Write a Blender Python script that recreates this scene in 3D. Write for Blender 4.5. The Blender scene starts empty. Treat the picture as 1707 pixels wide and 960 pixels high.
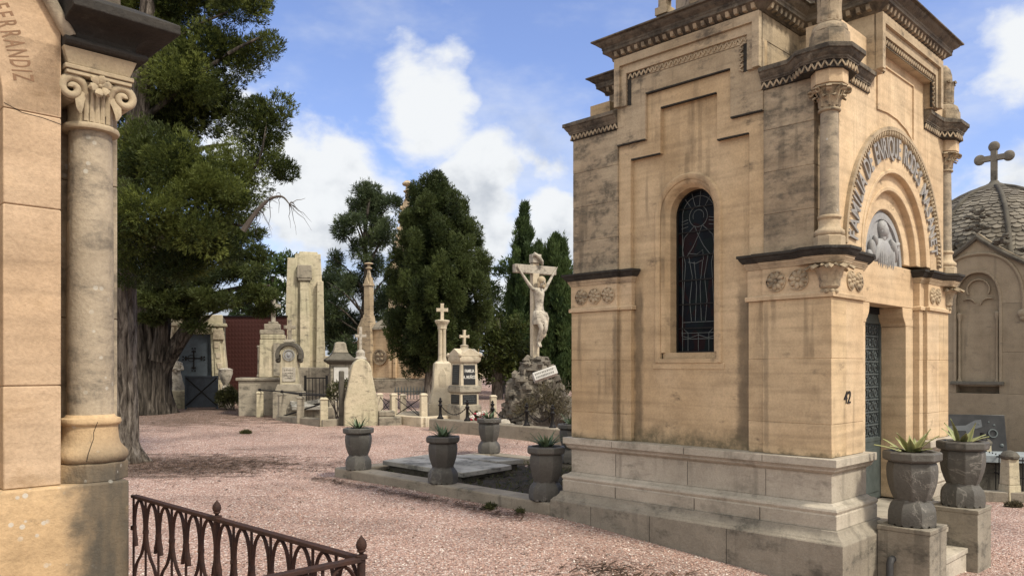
import bpy, bmesh, math, random
import numpy as np
from mathutils import Vector, Matrix
R = math.radians
sc = bpy.context.scene
COL = sc.collection
random.seed(7)

# ------------------------------------------------------------------ camera
F = 1317.0; HZ = 611.0; CH = 1.65
cd = bpy.data.cameras.new('camera'); cam = bpy.data.objects.new('camera', cd); COL.objects.link(cam)
cam.location = (0, 0, CH); cam.rotation_euler = (R(90), 0, 0)
cd.sensor_width = 36.0; cd.lens = 36.0 * F / 1707.0
cd.shift_y = (HZ - 480.0) / 1707.0
cd.clip_start = 0.05; cd.clip_end = 2000
sc.camera = cam
sc.render.resolution_x, sc.render.resolution_y = 1024, 575

# ------------------------------------------------------------------ view + light
vs = sc.view_settings
vs.view_transform = 'Standard'; vs.look = 'None'; vs.gamma = 1; vs.use_curve_mapping = False
vs.exposure = 0.70
SUN_EL, SUN_AZ = R(50), math.atan2(0.80, -0.60)      # azimuth measured from +Y towards +X
sd = bpy.data.lights.new('sun', 'SUN'); sun = bpy.data.objects.new('sun', sd); COL.objects.link(sun)
sd.energy = 2.5; sd.angle = R(8); sd.color = (1.0, 0.91, 0.76)
sdir = Vector((math.sin(SUN_AZ) * math.cos(SUN_EL), math.cos(SUN_AZ) * math.cos(SUN_EL), math.sin(SUN_EL)))
sun.rotation_euler = sdir.to_track_quat('Z', 'Y').to_euler()
sun.location = sdir * 60


class NT:
    """small wrapper to write node trees as expressions"""
    def __init__(s, tree):
        s.t = tree; s.n = tree.nodes; s.l = tree.links
    def new(s, kind, **kw):
        n = s.n.new(kind)
        for k, v in kw.items(): setattr(n, k, v)
        return n
    def put(s, sock, v):
        if isinstance(v, bpy.types.NodeSocket): s.l.new(v, sock)
        elif v is not None: sock.default_value = v
    def m(s, op, a, b=None, c=None, clamp=False):
        n = s.new('ShaderNodeMath', operation=op, use_clamp=clamp)
        s.put(n.inputs[0], a)
        if b is not None: s.put(n.inputs[1], b)
        if c is not None: s.put(n.inputs[2], c)
        return n.outputs[0]
    def sstep(s, v, a, b, lo=0.0, hi=1.0):
        n = s.new('ShaderNodeMapRange', interpolation_type='SMOOTHSTEP')
        s.put(n.inputs[0], v); s.put(n.inputs[1], a); s.put(n.inputs[2], b); s.put(n.inputs[3], lo); s.put(n.inputs[4], hi)
        return n.outputs[0]
    def vec(s, v, scale=(1, 1, 1), loc=(0, 0, 0)):
        n = s.new('ShaderNodeMapping'); s.put(n.inputs[0], v)
        n.inputs['Scale'].default_value = scale; n.inputs['Location'].default_value = loc
        return n.outputs[0]
    def noise(s, v, scale, detail=4, rough=0.55, dist=0.0):
        n = s.new('ShaderNodeTexNoise'); s.put(n.inputs['Vector'], v)
        n.inputs['Scale'].default_value = scale; n.inputs['Detail'].default_value = detail
        n.inputs['Roughness'].default_value = rough; n.inputs['Distortion'].default_value = dist
        return n.outputs[0]
    def voro(s, v, scale, feature='F1', out='Distance', rnd=1.0):
        n = s.new('ShaderNodeTexVoronoi', feature=feature); s.put(n.inputs['Vector'], v)
        n.inputs['Scale'].default_value = scale; n.inputs['Randomness'].default_value = rnd
        return n.outputs[out]
    def ramp(s, f, stops, interp='LINEAR'):
        n = s.new('ShaderNodeValToRGB'); s.put(n.inputs[0], f); r = n.color_ramp; r.interpolation = interp
        while len(r.elements) < len(stops): r.elements.new(0.5)
        for e, (p, c) in zip(r.elements, stops):
            e.position = p; e.color = (*c, 1) if len(c) == 3 else c
        return n.outputs[0]
    def mix(s, f, a, b, mode='MIX'):
        n = s.new('ShaderNodeMix', data_type='RGBA', blend_type=mode)
        s.put(n.inputs[0], f)
        s.put(n.inputs[6], (*a, 1) if isinstance(a, tuple) and len(a) == 3 else a)
        s.put(n.inputs[7], (*b, 1) if isinstance(b, tuple) and len(b) == 3 else b)
        return n.outputs[2]
    def sep(s, v):
        n = s.new('ShaderNodeSeparateXYZ'); s.put(n.inputs[0], v); return n.outputs
    def bump(s, h, strength=0.4, dist=0.02, normal=None):
        n = s.new('ShaderNodeBump'); s.put(n.inputs['Height'], h)
        n.inputs['Strength'].default_value = strength; n.inputs['Distance'].default_value = dist
        if normal is not None: s.put(n.inputs['Normal'], normal)
        return n.outputs[0]


# ------------------------------------------------------------------ sky: Nishita with drifting cumulus
w = bpy.data.worlds.new('World'); sc.world = w; w.use_nodes = True
W = NT(w.node_tree); W.n.clear()
SKY_STRENGTH = 0.15
sky = W.new('ShaderNodeTexSky', sky_type='NISHITA', sun_disc=False)
sky.sun_elevation = SUN_EL; sky.sun_rotation = SUN_AZ; sky.air_density = 1.0; sky.dust_density = 1.6; sky.ozone_density = 1.4
tc = W.new('ShaderNodeTexCoord').outputs['Generated']
sx, sy, sz = W.sep(tc)
az = W.m('ARCTAN2', sx, sy); el = W.m('ARCSINE', sz)


def cloud_blob(ax, ey, rx, ry, amp=1.0):
    u = W.m('DIVIDE', W.m('SUBTRACT', az, ax), rx); v = W.m('DIVIDE', W.m('SUBTRACT', el, ey), ry)
    d = W.m('SQRT', W.m('ADD', W.m('MULTIPLY', u, u), W.m('MULTIPLY', v, v)))
    return W.m('MULTIPLY', W.m('SUBTRACT', 1.0, d), amp)


dens = W.m('MULTIPLY', W.m('SUBTRACT', 0.0, el), 1.0)
for b in [(-0.235, 0.205, 0.15, 0.115, 1.0), (-0.115, 0.30, 0.085, 0.085, 1.0), (-0.05, 0.20, 0.10, 0.11, 0.9), (0.05, 0.18, 0.075, 0.085, 1.0),
          (-0.33, 0.27, 0.08, 0.06, 0.5), (0.585, 0.33, 0.08, 0.06, 0.62), (0.60, 0.20, 0.10, 0.04, 0.4), (-0.10, 0.04, 0.7, 0.11, 0.9),
          (0.66, 0.43, 0.10, 0.04, 0.35), (-0.20, 0.47, 0.10, 0.03, 0.35),
          (1.6, 0.35, 0.5, 0.22, 1.0), (2.6, 0.45, 0.6, 0.25, 1.0), (-1.5, 0.4, 0.5, 0.22, 1.0), (-2.5, 0.3, 0.5, 0.2, 1.0), (3.0, 0.95, 0.7, 0.3, 1.0), (1.2, 1.0, 0.6, 0.3, .9)]:
    dens = W.m('MAXIMUM', dens, cloud_blob(*b))
cv = W.vec(tc, (1, 1, 1.5))
n1 = W.noise(cv, 7.0, 9, 0.56, 0.15); n2 = W.noise(W.vec(tc, (1, 1, 2.2), (3, 1, 2)), 3.2, 6, 0.6); n3 = W.noise(W.vec(tc, (1, 1, 1.3), (7, 2, 5)), 11.0, 6, 0.55)
d1 = W.m('ADD', dens, W.m('MULTIPLY', W.m('SUBTRACT', n1, 0.5), 1.9))
cover = W.sstep(d1, 0.02, 0.42)
wisp = W.m('MULTIPLY', W.sstep(n2, 0.46, 0.80), 0.62)
cover = W.m('MAXIMUM', cover, wisp)
shade = W.sstep(W.m('ADD', n3, W.m('MULTIPLY', W.m('SUBTRACT', el, 0.16), 1.1)), 0.30, 0.60)
ccol = W.mix(shade, (2.25, 2.42, 2.68), (3.7, 3.8, 3.9))
skyc = W.mix(1.0, sky.outputs[0], (0.78, 0.76, 0.92), 'MULTIPLY')
fin = W.mix(cover, skyc, ccol)
# unseen bright broken cloud added behind the viewer and overhead to lift ambient light
back = W.m('ADD', W.m('MULTIPLY', W.m('SUBTRACT', 0.0, sy), 1.0), W.m('MULTIPLY', W.m('SUBTRACT', sz, 0.62), 1.5))
back = W.sstep(W.m('ADD', W.m('MAXIMUM', back, W.m('SUBTRACT', 0.0, sy)), W.m('MULTIPLY', W.m('SUBTRACT', n2, 0.5), 0.8)), 0.0, 0.35)
back = W.m('MULTIPLY', back, W.sstep(sz, 0.0, 0.08))
fin = W.mix(back, fin, (5.6, 5.4, 5.05))
bg = W.new('ShaderNodeBackground'); W.put(bg.inputs[0], fin); bg.inputs[1].default_value = SKY_STRENGTH
W.l.new(bg.outputs[0], W.new('ShaderNodeOutputWorld').inputs[0])


# ------------------------------------------------------------------ materials
def mat(name):
    m = bpy.data.materials.new(name); m.use_nodes = True
    t = NT(m.node_tree); t.n.clear()
    p = t.new('ShaderNodeBsdfPrincipled'); o = t.new('ShaderNodeOutputMaterial'); t.l.new(p.outputs[0], o.inputs[0])
    p.inputs['Specular IOR Level'].default_value = 0.25
    return m, t, p


def obco(t): return t.new('ShaderNodeTexCoord').outputs['Object']


def stone(name, c1, c2, stain=(0.035, 0.032, 0.028), amt=0.25, streak=0.3, strata=0.15, bump=0.35, grain=1.0, bands=(), moss=None, rough=0.88, world=False, fs=1.0, isl=0.10, veins=0.0, veincol=(.55, .53, .48), spots=0.0, low=None):
    m, t, p = mat(name); v = t.new('ShaderNodeNewGeometry').outputs['Position'] if world else obco(t)
    big = t.noise(v, 1.1, 3, 0.5); mid = t.noise(v, 6.0, 6, 0.6); fine = t.noise(v, 55.0, 5, 0.65)
    col = t.mix(t.sstep(big, 0.3, 0.7), c1, c2)
    if strata:
        st = t.noise(t.vec(v, (0.5, 0.5, 9)), 1.7, 3, 0.5, 0.35)
        k = t.ramp(st, [(0.25, (1 - strata,) * 3), (0.5, (1, 1, 1)), (0.8, (1 + strata * .5,) * 3)])
        col = t.mix(1.0, col, k, 'MULTIPLY')
    k = t.ramp(mid, [(0.25, (0.80, 0.79, 0.78)), (0.55, (1, 1, 1)), (0.8, (1.1, 1.09, 1.06))])
    col = t.mix(1.0, col, k, 'MULTIPLY')
    k = t.ramp(fine, [(0.3, (0.86, 0.86, 0.86)), (0.6, (1.05, 1.05, 1.05))])
    col = t.mix(1.0, col, k, 'MULTIPLY')
    rpi = t.new('ShaderNodeNewGeometry').outputs['Random Per Island']
    col = t.mix(1.0, col, t.ramp(rpi, [(0, (1 - isl, 1 - isl * 1.05, 1 - isl * 1.15)), (.5, (1, 1, 1)), (1, (1 + isl * .6, 1 + isl * .6, 1 + isl * .55))]), 'MULTIPLY')
    # black crust in blotches, and dark runs of rain water
    blo = t.sstep(t.m('ADD', t.m('MULTIPLY', t.noise(t.vec(v, (1, 1, 2.4 if fs < 2 else 1.4)), 2.2 * fs, 9, 0.7), 0.75), t.m('MULTIPLY', mid, 0.25)), 0.575 - amt * 0.20, 0.70 - amt * 0.19)
    run = t.sstep(t.noise(t.vec(v, (5, 5, 0.35)), 1.4, 5, 0.55), 0.62 - streak * 0.20, 0.74 - streak * 0.20)
    brk = t.sstep(t.noise(v, 14, 6, 0.7), 0.36, 0.62)
    mask = t.m('MULTIPLY', blo, 0.85 if amt else 0.0)
    runcol = tuple(a_ * .25 + b_ * .45 for a_, b_ in zip(c2, stain))
    if streak: col = t.mix(t.m('MULTIPLY', t.m('MULTIPLY', run, t.sstep(t.noise(v, 1.6, 6, .65), .38, .62)), 0.60), col, runcol)
    bsum = None
    if bands:
        x, y, z = t.sep(v); ax = {'x': x, 'y': y, 'z': z}
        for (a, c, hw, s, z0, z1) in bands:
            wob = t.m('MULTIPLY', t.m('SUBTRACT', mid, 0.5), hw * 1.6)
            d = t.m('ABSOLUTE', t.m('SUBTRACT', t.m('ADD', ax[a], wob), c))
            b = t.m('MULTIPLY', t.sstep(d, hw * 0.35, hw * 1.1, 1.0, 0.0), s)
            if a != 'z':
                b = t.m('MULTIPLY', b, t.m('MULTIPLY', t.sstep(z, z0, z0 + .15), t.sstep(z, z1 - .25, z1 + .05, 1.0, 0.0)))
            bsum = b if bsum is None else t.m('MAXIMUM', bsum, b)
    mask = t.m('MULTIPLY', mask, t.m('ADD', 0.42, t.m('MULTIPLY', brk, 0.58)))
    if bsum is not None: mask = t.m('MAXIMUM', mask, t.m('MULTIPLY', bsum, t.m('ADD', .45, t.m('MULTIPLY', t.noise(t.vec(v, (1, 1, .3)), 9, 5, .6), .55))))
    col = t.mix(mask, col, stain)
    if moss:
        mm = t.sstep(t.noise(t.vec(v, (1, 1, 1), (4, 4, 4)), 5.0, 8, 0.7), 0.58, 0.72)
        col = t.mix(t.m('MULTIPLY', mm, moss[1]), col, moss[0])
    if low:    # green-grey rising damp with a ragged upper edge
        zz = t.sep(v)[2]
        lm = t.sstep(t.m('ADD', zz, t.m('MULTIPLY', t.m('SUBTRACT', mid, 0.5), 0.35)), low[0], low[1], 1.0, 0.0)
        col = t.mix(t.m('MULTIPLY', lm, t.m('ADD', .35, t.m('MULTIPLY', brk, .55))), col, low[2])
    if spots:
        sp = t.sstep(t.voro(v, 17, 'F1'), 0.16, 0.24, 1.0, 0.0)
        sp = t.m('MULTIPLY', sp, t.sstep(t.noise(v, 3.0, 2), 0.5, 0.62))
        col = t.mix(t.m('MULTIPLY', sp, spots), col, (.52, .52, .48))
    if veins:
        vn = t.noise(v, 2.0, 5, 0.6, 1.4)
        vm = t.sstep(t.m('ABSOLUTE', t.m('SUBTRACT', vn, 0.5)), 0.0, 0.014, 1.0, 0.0)
        vm = t.m('MULTIPLY', vm, t.sstep(t.noise(v, 1.7, 2), 0.45, 0.6))
        col = t.mix(t.m('MULTIPLY', vm, veins), col, veincol)
    t.put(p.inputs['Base Color'], col); p.inputs['Roughness'].default_value = rough
    h = t.m('ADD', t.m('MULTIPLY', fine, 0.35 * grain), t.m('ADD', t.m('MULTIPLY', mid, 0.8), t.m('MULTIPLY', t.noise(v, 22, 6, .7), 0.5)))
    t.put(p.inputs['Normal'], t.bump(h, bump, 0.02))
    return m


def flat(name, c, rough=0.6, metal=0.0, var=0.25, scale=8, bump=0.1, c2=None):
    m, t, p = mat(name); v = obco(t)
    n = t.noise(v, scale, 6, 0.62)
    c2 = c2 or tuple(x * (1 - var) for x in c)
    t.put(p.inputs['Base Color'], t.mix(t.sstep(n, 0.35, 0.68), c, c2))
    p.inputs['Roughness'].default_value = rough; p.inputs['Metallic'].default_value = metal
    if bump: t.put(p.inputs['Normal'], t.bump(t.noise(v, scale * 5, 5, .6), bump, 0.01))
    return m


def leafmat(name, dark, light, trans=0.25, rough=0.55):
    m, t, p = mat(name)
    a = t.new('ShaderNodeAttribute', attribute_name='tint').outputs['Fac']
    col = t.mix(a, dark, light)
    t.put(p.inputs['Base Color'], col); p.inputs['Roughness'].default_value = rough; p.inputs['Specular IOR Level'].default_value = 0.2
    tr = t.new('ShaderNodeBsdfTranslucent'); t.put(tr.inputs[0], col)
    mx = t.new('ShaderNodeMixShader'); mx.inputs[0].default_value = trans
    t.l.new(p.outputs[0], mx.inputs[1]); t.l.new(tr.outputs[0], mx.inputs[2])
    out = [n for n in t.n if n.type == 'OUTPUT_MATERIAL'][0]; t.l.new(mx.outputs[0], out.inputs[0])
    return m


M = {}
GOLD1, GOLD2 = (0.565, 0.44, 0.295), (0.51, 0.375, 0.235)
M['sand'] = stone('sandstone', GOLD1, GOLD2, amt=0.05, streak=0.10, strata=0.22, bump=0.22)
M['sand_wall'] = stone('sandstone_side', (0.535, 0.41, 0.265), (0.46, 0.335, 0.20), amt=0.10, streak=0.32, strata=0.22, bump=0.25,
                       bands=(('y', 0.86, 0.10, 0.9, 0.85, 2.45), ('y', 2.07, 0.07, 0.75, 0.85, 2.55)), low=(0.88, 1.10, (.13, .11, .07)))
M['sand_lower'] = stone('sandstone_pilaster', (0.55, 0.425, 0.275), (0.475, 0.345, 0.205), amt=0.05, streak=0.42, strata=0.26, bump=0.22,
                        bands=(('y', 0.60, 0.03, .5, .85, 2.3), ('y', 2.30, 0.05, .7, .85, 2.3)), low=(0.86, 0.93, (.16, .13, .08)))
M['sand_dark'] = stone('sandstone_weathered', (0.42, 0.345, 0.245), (0.35, 0.275, 0.19), amt=0.66, streak=0.45, strata=0.25, bump=0.45, stain=(.085, .075, .06))
M['sand_mid'] = stone('sandstone_attic', (0.46, 0.375, 0.265), (0.40, 0.315, 0.21), amt=0.42, streak=0.45, strata=0.18, bump=0.35, stain=(.07, .06, .05))
M['crust'] = stone('blackened_cornice', (0.20, 0.17, 0.13), (0.12, 0.10, 0.078), amt=0.75, streak=0.5, strata=0.0, bump=0.7, stain=(.03, .027, .024), moss=((.30, .28, .225), .55))
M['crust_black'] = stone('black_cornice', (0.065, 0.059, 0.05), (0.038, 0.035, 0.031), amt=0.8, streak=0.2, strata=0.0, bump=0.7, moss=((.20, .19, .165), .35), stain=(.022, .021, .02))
M['marble'] = stone('grey_beige_limestone', (0.47, 0.425, 0.355), (0.38, 0.345, 0.285), amt=0.42, streak=0.25, strata=0.05, bump=0.35, veins=0.35, veincol=(.26, .225, .18), stain=(.21, .19, .155), rough=.75)
M['plinth'] = stone('grey_limestone', (0.30, 0.27, 0.22), (0.235, 0.21, 0.17), amt=0.38, streak=0.42, strata=0.0, bump=0.6, veins=0.0, veincol=(.52, .48, .42), stain=(.07, .065, .055))
M['pale'] = stone('pale_limestone', fs=1.8, c1=(0.58, 0.515, 0.40), c2=(0.49, 0.42, 0.31), amt=0.30, streak=0.3, strata=0.05, bump=0.3, stain=(.22, .19, .14))
M['cream'] = stone('cream_weathered', fs=1.7, c1=(0.54, 0.475, 0.35), c2=(0.43, 0.40, 0.28), amt=0.34, streak=0.6, strata=0.04, bump=0.5, stain=(.10, .09, .075))
M['grey'] = stone('grey_stone', (0.36, 0.325, 0.26), (0.27, 0.24, 0.19), amt=0.50, streak=0.5, strata=0.03, bump=0.6, stain=(.075, .07, .06))
M['greydark'] = stone('dark_grey_stone', (0.13, 0.12, 0.10), (0.09, 0.083, 0.07), amt=0.4, streak=0.3, strata=0, bump=0.6)
M['gothic'] = stone('gothic_wall', (0.30, 0.255, 0.19), (0.26, 0.215, 0.155), amt=0.12, streak=0.22, strata=0.05, bump=0.3, stain=(.11, .10, .085))
M['tile'] = stone('roof_tile', isl=.3, c1=(0.22, 0.20, 0.165), c2=(0.15, 0.135, 0.115), amt=0.42, streak=0.2, strata=0, bump=0.5, stain=(.05, .047, .042))
M['pier'] = stone('pier_sandstone', (0.49, 0.365, 0.25), (0.44, 0.315, 0.205), amt=0.14, streak=0.14, strata=0.20, bump=0.45, stain=(.28, .19, .11))
M['pier_low'] = stone('pier_plinth', (0.54, 0.39, 0.23), (0.43, 0.30, 0.17), amt=0.15, streak=0.2, strata=0.1, bump=0.5, spots=.7, stain=(.085, .075, .06),
                      bands=(('x', .05, .24, 1.3, -1, 1.35),))
M['shaft'] = stone('weathered_shaft', (0.42, 0.355, 0.265), (0.31, 0.26, 0.195), amt=0.60, streak=0.6, strata=0.0, bump=0.4, spots=.5, stain=(.12, .105, .085))
M['capital'] = stone('carved_capital', fs=3.0, c1=(0.45, 0.375, 0.265), c2=(0.36, 0.295, 0.20), amt=0.30, streak=0.12, strata=0, bump=0.3, stain=(.13, .11, .085))
M['kerb'] = stone('kerb_stone', (0.31, 0.275, 0.22), (0.24, 0.21, 0.165), amt=0.28, streak=0.3, strata=0, bump=0.7, stain=(.085, .08, .065))
M['urn'] = stone('dark_marble', world=True, c1=(0.115, 0.110, 0.10), c2=(0.070, 0.067, 0.062), amt=0.25, streak=0.45, strata=0, bump=0.5, veins=0.35, veincol=(.34, .32, .29), stain=(.17, .16, .14), rough=.62)
M['slab'] = stone('slab_marble', (0.46, 0.445, 0.41), (0.28, 0.27, 0.24), amt=0.62, streak=0, strata=0, bump=0.4, stain=(.075, .075, .07))
M['rock'] = stone('tufa_rock', isl=.3, fs=1.5, c1=(0.20, 0.178, 0.148), c2=(0.105, 0.093, 0.078), amt=0.55, streak=0.1, strata=0, bump=1.0, stain=(.045, .042, .036), moss=((.30, .28, .23), .5))
M['relief'] = stone('relief_marble', fs=4.0, c1=(0.33, 0.335, 0.34), c2=(0.27, 0.275, 0.28), amt=0.12, streak=0.25, strata=0, bump=0.15, rough=.6, stain=(.12, .12, .12))
M['statue'] = stone('statue_stone', fs=4.0, c1=(0.50, 0.46, 0.39), c2=(0.38, 0.35, 0.295), amt=0.50, streak=0.5, strata=0, bump=0.3, stain=(.12, .11, .095))
M['letter'] = flat('lead_letter', (0.30, 0.285, 0.265), 0.55, 0.0, .3)
M['groove_shade'] = flat('letter_groove_shade', (0.23, 0.14, 0.085), 0.9, 0, .2)  # shade in the carved grooves, painted as a darker stone colour
M['rust'] = flat('rusty_iron', (0.055, 0.028, 0.021), 0.75, 0.25, scale=30, c2=(.035, .022, .02), bump=.4)
M['iron'] = flat('black_iron', (0.022, 0.021, 0.021), 0.55, 0.5, scale=25)
M['doorgreen'] = flat('green_iron', (0.075, 0.09, 0.086), 0.65, 0.1, scale=10, c2=(.052, .064, .061))
M['grille'] = flat('grey_iron_grille', (0.12, 0.14, 0.145), 0.55, 0.3, scale=10)
M['darkvoid'] = flat('dark_interior', (0.012, 0.012, 0.013), 0.9, 0, bump=0)
M['bluemetal'] = flat('blue_grey_metal', (0.085, 0.105, 0.125), 0.6, 0.2, scale=5, c2=(.065, .08, .095))
M['darkblue'] = flat('dark_blue_metal', (0.055, 0.068, 0.085), 0.55, 0.2, scale=5, c2=(.042, .05, .062))
M['black'] = flat('polished_black_stone', (0.025, 0.026, 0.028), 0.3, 0, scale=4, c2=(.045, .046, .048), bump=0)
M['white'] = flat('white_marble', (0.62, 0.61, 0.58), 0.5, 0, scale=3, c2=(.45, .44, .42))
M['whitetext'] = flat('painted_text', (0.6, 0.59, 0.55), 0.6, 0, bump=0)
M['soil'] = flat('dark_soil', (0.045, 0.036, 0.026), 0.95, 0, scale=9, c2=(.022, .02, .015), bump=1.0)
M['litter'] = flat('needle_litter', (0.085, 0.05, 0.03), 0.9, 0, scale=3, c2=(.045, .03, .02), bump=0)
M['slabblue'] = stone('blue_grey_marble', (0.36, 0.41, 0.44), (0.28, 0.32, 0.35), amt=.1, streak=0, strata=0, bump=.1, rough=.4)
M['pale_film'] = flat('pale_film', (.11, .12, .13), .6, bump=0)
M['pipe'] = flat('grey_pipe', (0.05, 0.05, 0.052), 0.6)
M['flower_r'] = flat('red_petals', (0.42, 0.04, 0.07), 0.6, bump=0)
M['flower_w'] = flat('white_petals', (0.7, 0.66, 0.62), 0.6, bump=0)

# stained glass: dark panes, a different dull tint in each
m, t, p = mat('stained_glass'); v = obco(t)
g = t.ramp(t.m('FRACT', t.m('MULTIPLY', t.voro(t.vec(v, (1, 1, .7)), 11, 'F1', 'Color'), 1.0)),
           [(0.0, (.005, .006, .009)), (0.35, (.006, .009, .013)), (0.55, (.013, .006, .007)), (0.75, (.006, .010, .011)), (1.0, (.009, .008, .008))], 'CONSTANT')
t.put(p.inputs['Base Color'], g); p.inputs['Roughness'].default_value = 0.25; p.inputs['Specular IOR Level'].default_value = 0.06
t.put(p.inputs['Normal'], t.bump(t.noise(v, 14, 3), 0.15, .01)); M['glass'] = m
M['lead'] = flat('lead_cames', (0.12, 0.138, 0.142), 0.7, 0.0, bump=0)

# red cladding
m, t, p = mat('red_cladding'); v = obco(t); x, y, z = t.sep(v)
rib = t.m('PINGPONG', t.m('MULTIPLY', x, 9.0), 0.5); rowl = t.m('PINGPONG', t.m('MULTIPLY', z, 7.0), 0.5)
col = t.mix(t.noise(v, 3, 5), (.062, .020, .016), (.045, .016, .014))
col = t.mix(t.sstep(t.m('MINIMUM', rib, rowl), 0.0, .05, .2, 0.0), col, (.02, .012, .012))
t.put(p.inputs['Base Color'], col); p.inputs['Roughness'].default_value = .75
t.put(p.inputs['Normal'], t.bump(t.m('MINIMUM', rib, rowl), .5, .03)); M['red'] = m

# bark: stringy vertical ridges
m, t, p = mat('bark'); v = obco(t)
s1 = t.noise(t.vec(v, (1, 1, .19)), 17, 8, .68, .6); s2 = t.noise(t.vec(v, (1, 1, .25)), 45, 4, .6)
col = t.ramp(s1, [(.36, (.018, .015, .012)), (.46, (.075, .062, .052)), (.56, (.155, .135, .115)), (.72, (.26, .23, .20))])
t.put(p.inputs['Base Color'], t.mix(t.sstep(t.noise(v, 2.5, 4), .55, .75, 0, .35), col, (.09, .065, .045))); p.inputs['Roughness'].default_value = .92
t.put(p.inputs['Normal'], t.bump(t.m('ADD', s1, t.m('MULTIPLY', s2, .4)), 1.0, .05)); M['bark'] = m
m, t, p = mat('shaded_bark'); v = obco(t); s1 = t.noise(t.vec(v, (1, 1, .13)), 13, 6, .62, .3)  # darker bark copy with the canopy's shade put into its colour
t.put(p.inputs['Base Color'], t.ramp(s1, [(.38, (.012, .010, .008)), (.5, (.045, .038, .031)), (.66, (.11, .095, .08))])); p.inputs['Roughness'].default_value = .95
t.put(p.inputs['Normal'], t.bump(s1, 1.0, .06)); M['bark_shaded'] = m
M['capital_dark'] = stone('weathered_capital', fs=4.0, c1=(0.40, 0.325, 0.225), c2=(0.30, 0.24, 0.165), amt=0.5, streak=0.3, strata=0, bump=0.4, stain=(.075, .065, .052))
M['twig'] = flat('dead_twig', (0.10, 0.085, 0.075), .9, bump=0)

# pink gravel
m, t, p = mat('pink_gravel')
geo = t.new('ShaderNodeNewGeometry').outputs['Position']
warp = t.m('MULTIPLY', t.noise(geo, 7, 3), .02)
vc = t.voro(geo, 62, 'F1', 'Color'); vd = t.voro(geo, 62, 'F1', 'Distance'); vc2 = t.voro(t.vec(geo, (1, 1, 1), (3.3, 1.7, 0)), 34, 'F1', 'Color'); vd2 = t.voro(t.vec(geo, (1, 1, 1), (3.3, 1.7, 0)), 34)
r1 = t.sep(vc)[0]; r2 = t.sep(vc2)[1]
STOPS = [(0.0, (.17, .112, .09)), (.14, (.38, .245, .20)), (.40, (.47, .315, .26)), (.60, (.53, .385, .33)), (.74, (.38, .285, .245)), (.85, (.63, .52, .46)), (.95, (.80, .74, .68))]
col = t.mix(t.sstep(vd2, .30, .36, .55, 0.0), t.ramp(r1, STOPS, 'CONSTANT'), t.ramp(r2, STOPS, 'CONSTANT'))
gap = t.sstep(vd, .42, .75)
col = t.mix(t.m('MULTIPLY', gap, .5), col, (.10, .065, .055))
patch = t.noise(geo, .55, 5, .6)
col = t.mix(1.0, col, t.ramp(patch, [(.34, (.70, .69, .69)), (.5, (.98, .97, .97)), (.66, (1.10, 1.08, 1.07))]), 'MULTIPLY')
# brown needle litter: under the trees, in ragged drifts
x, y, z = t.sep(geo)


def near(cx, cy, rx, ry):
    u = t.m('DIVIDE', t.m('SUBTRACT', x, cx), rx); q = t.m('DIVIDE', t.m('SUBTRACT', y, cy), ry)
    return t.m('SUBTRACT', 1.0, t.m('SQRT', t.m('ADD', t.m('MULTIPLY', u, u), t.m('MULTIPLY', q, q))))


lit = t.m('MAXIMUM', near(-5.6, 12.9, 2.5, 1.5), t.m('MAXIMUM', near(-9.5, 21.5, 5.5, 4.2), near(-1.6, 5.2, .5, .3)))
ln = t.noise(t.vec(geo, (.55, 1.7, 1)), 2.6, 7, .68)
lm = t.sstep(t.m('ADD', lit, t.m('MULTIPLY', t.m('SUBTRACT', ln, .5), 2.6)), .02, .45)
str_ = t.m('MULTIPLY', t.sstep(t.noise(t.vec(geo, (.4, 2.2, 1), (9, 3, 0)), 1.5, 8, .7), .58, .66), .75)
str_ = t.m('MULTIPLY', str_, t.sstep(y, 8, 12))
dirt = t.m('MAXIMUM', t.m('MULTIPLY', lm, .85), str_)
dirt = t.m('MULTIPLY', dirt, t.m('ADD', .45, t.m('MULTIPLY', t.sstep(t.noise(geo, 40, 4, .7), .4, .6), .55)))
col = t.mix(dirt, col, t.mix(t.noise(geo, 25, 4), (.085, .055, .035), (.045, .03, .02)))
t.put(p.inputs['Base Color'], col); p.inputs['Roughness'].default_value = .93
hh = t.m('ADD', t.m('SUBTRACT', 1.0, vd), t.m('MULTIPLY', t.m('SUBTRACT', 1.0, vd2), .8))
t.put(p.inputs['Normal'], t.bump(hh, .75, .018)); M['gravel'] = m

M['fol_olive'] = leafmat('foliage_olive', (0.020, 0.032, 0.010), (0.175, 0.208, 0.050), .3)
M['fol_dark'] = leafmat('foliage_dark', (0.022, 0.032, 0.011), (0.11, 0.135, 0.038), .3)
M['fol_round'] = leafmat('foliage_round', (0.020, 0.032, 0.012), (0.105, 0.135, 0.042), .3)
M['fol_cyp'] = leafmat('foliage_cypress', (0.020, 0.040, 0.016), (0.095, 0.140, 0.045), .3)
M['fol_pine'] = leafmat('foliage_pine', (0.024, 0.040, 0.020), (0.115, 0.150, 0.065), .3)
M['fol_bush'] = leafmat('foliage_bush', (0.035, 0.042, 0.016), (0.13, 0.13, 0.055))
M['fol_dry'] = leafmat('foliage_dry', (0.05, 0.045, 0.025), (0.17, 0.145, 0.09))
M['fol_agave'] = leafmat('agave_leaf', (0.09, 0.13, 0.055), (0.42, 0.42, 0.20), .1, .45)
M['fol_aloe'] = leafmat('aloe_leaf', (0.05, 0.09, 0.05), (0.17, 0.22, 0.125), .1, .45)


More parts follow.
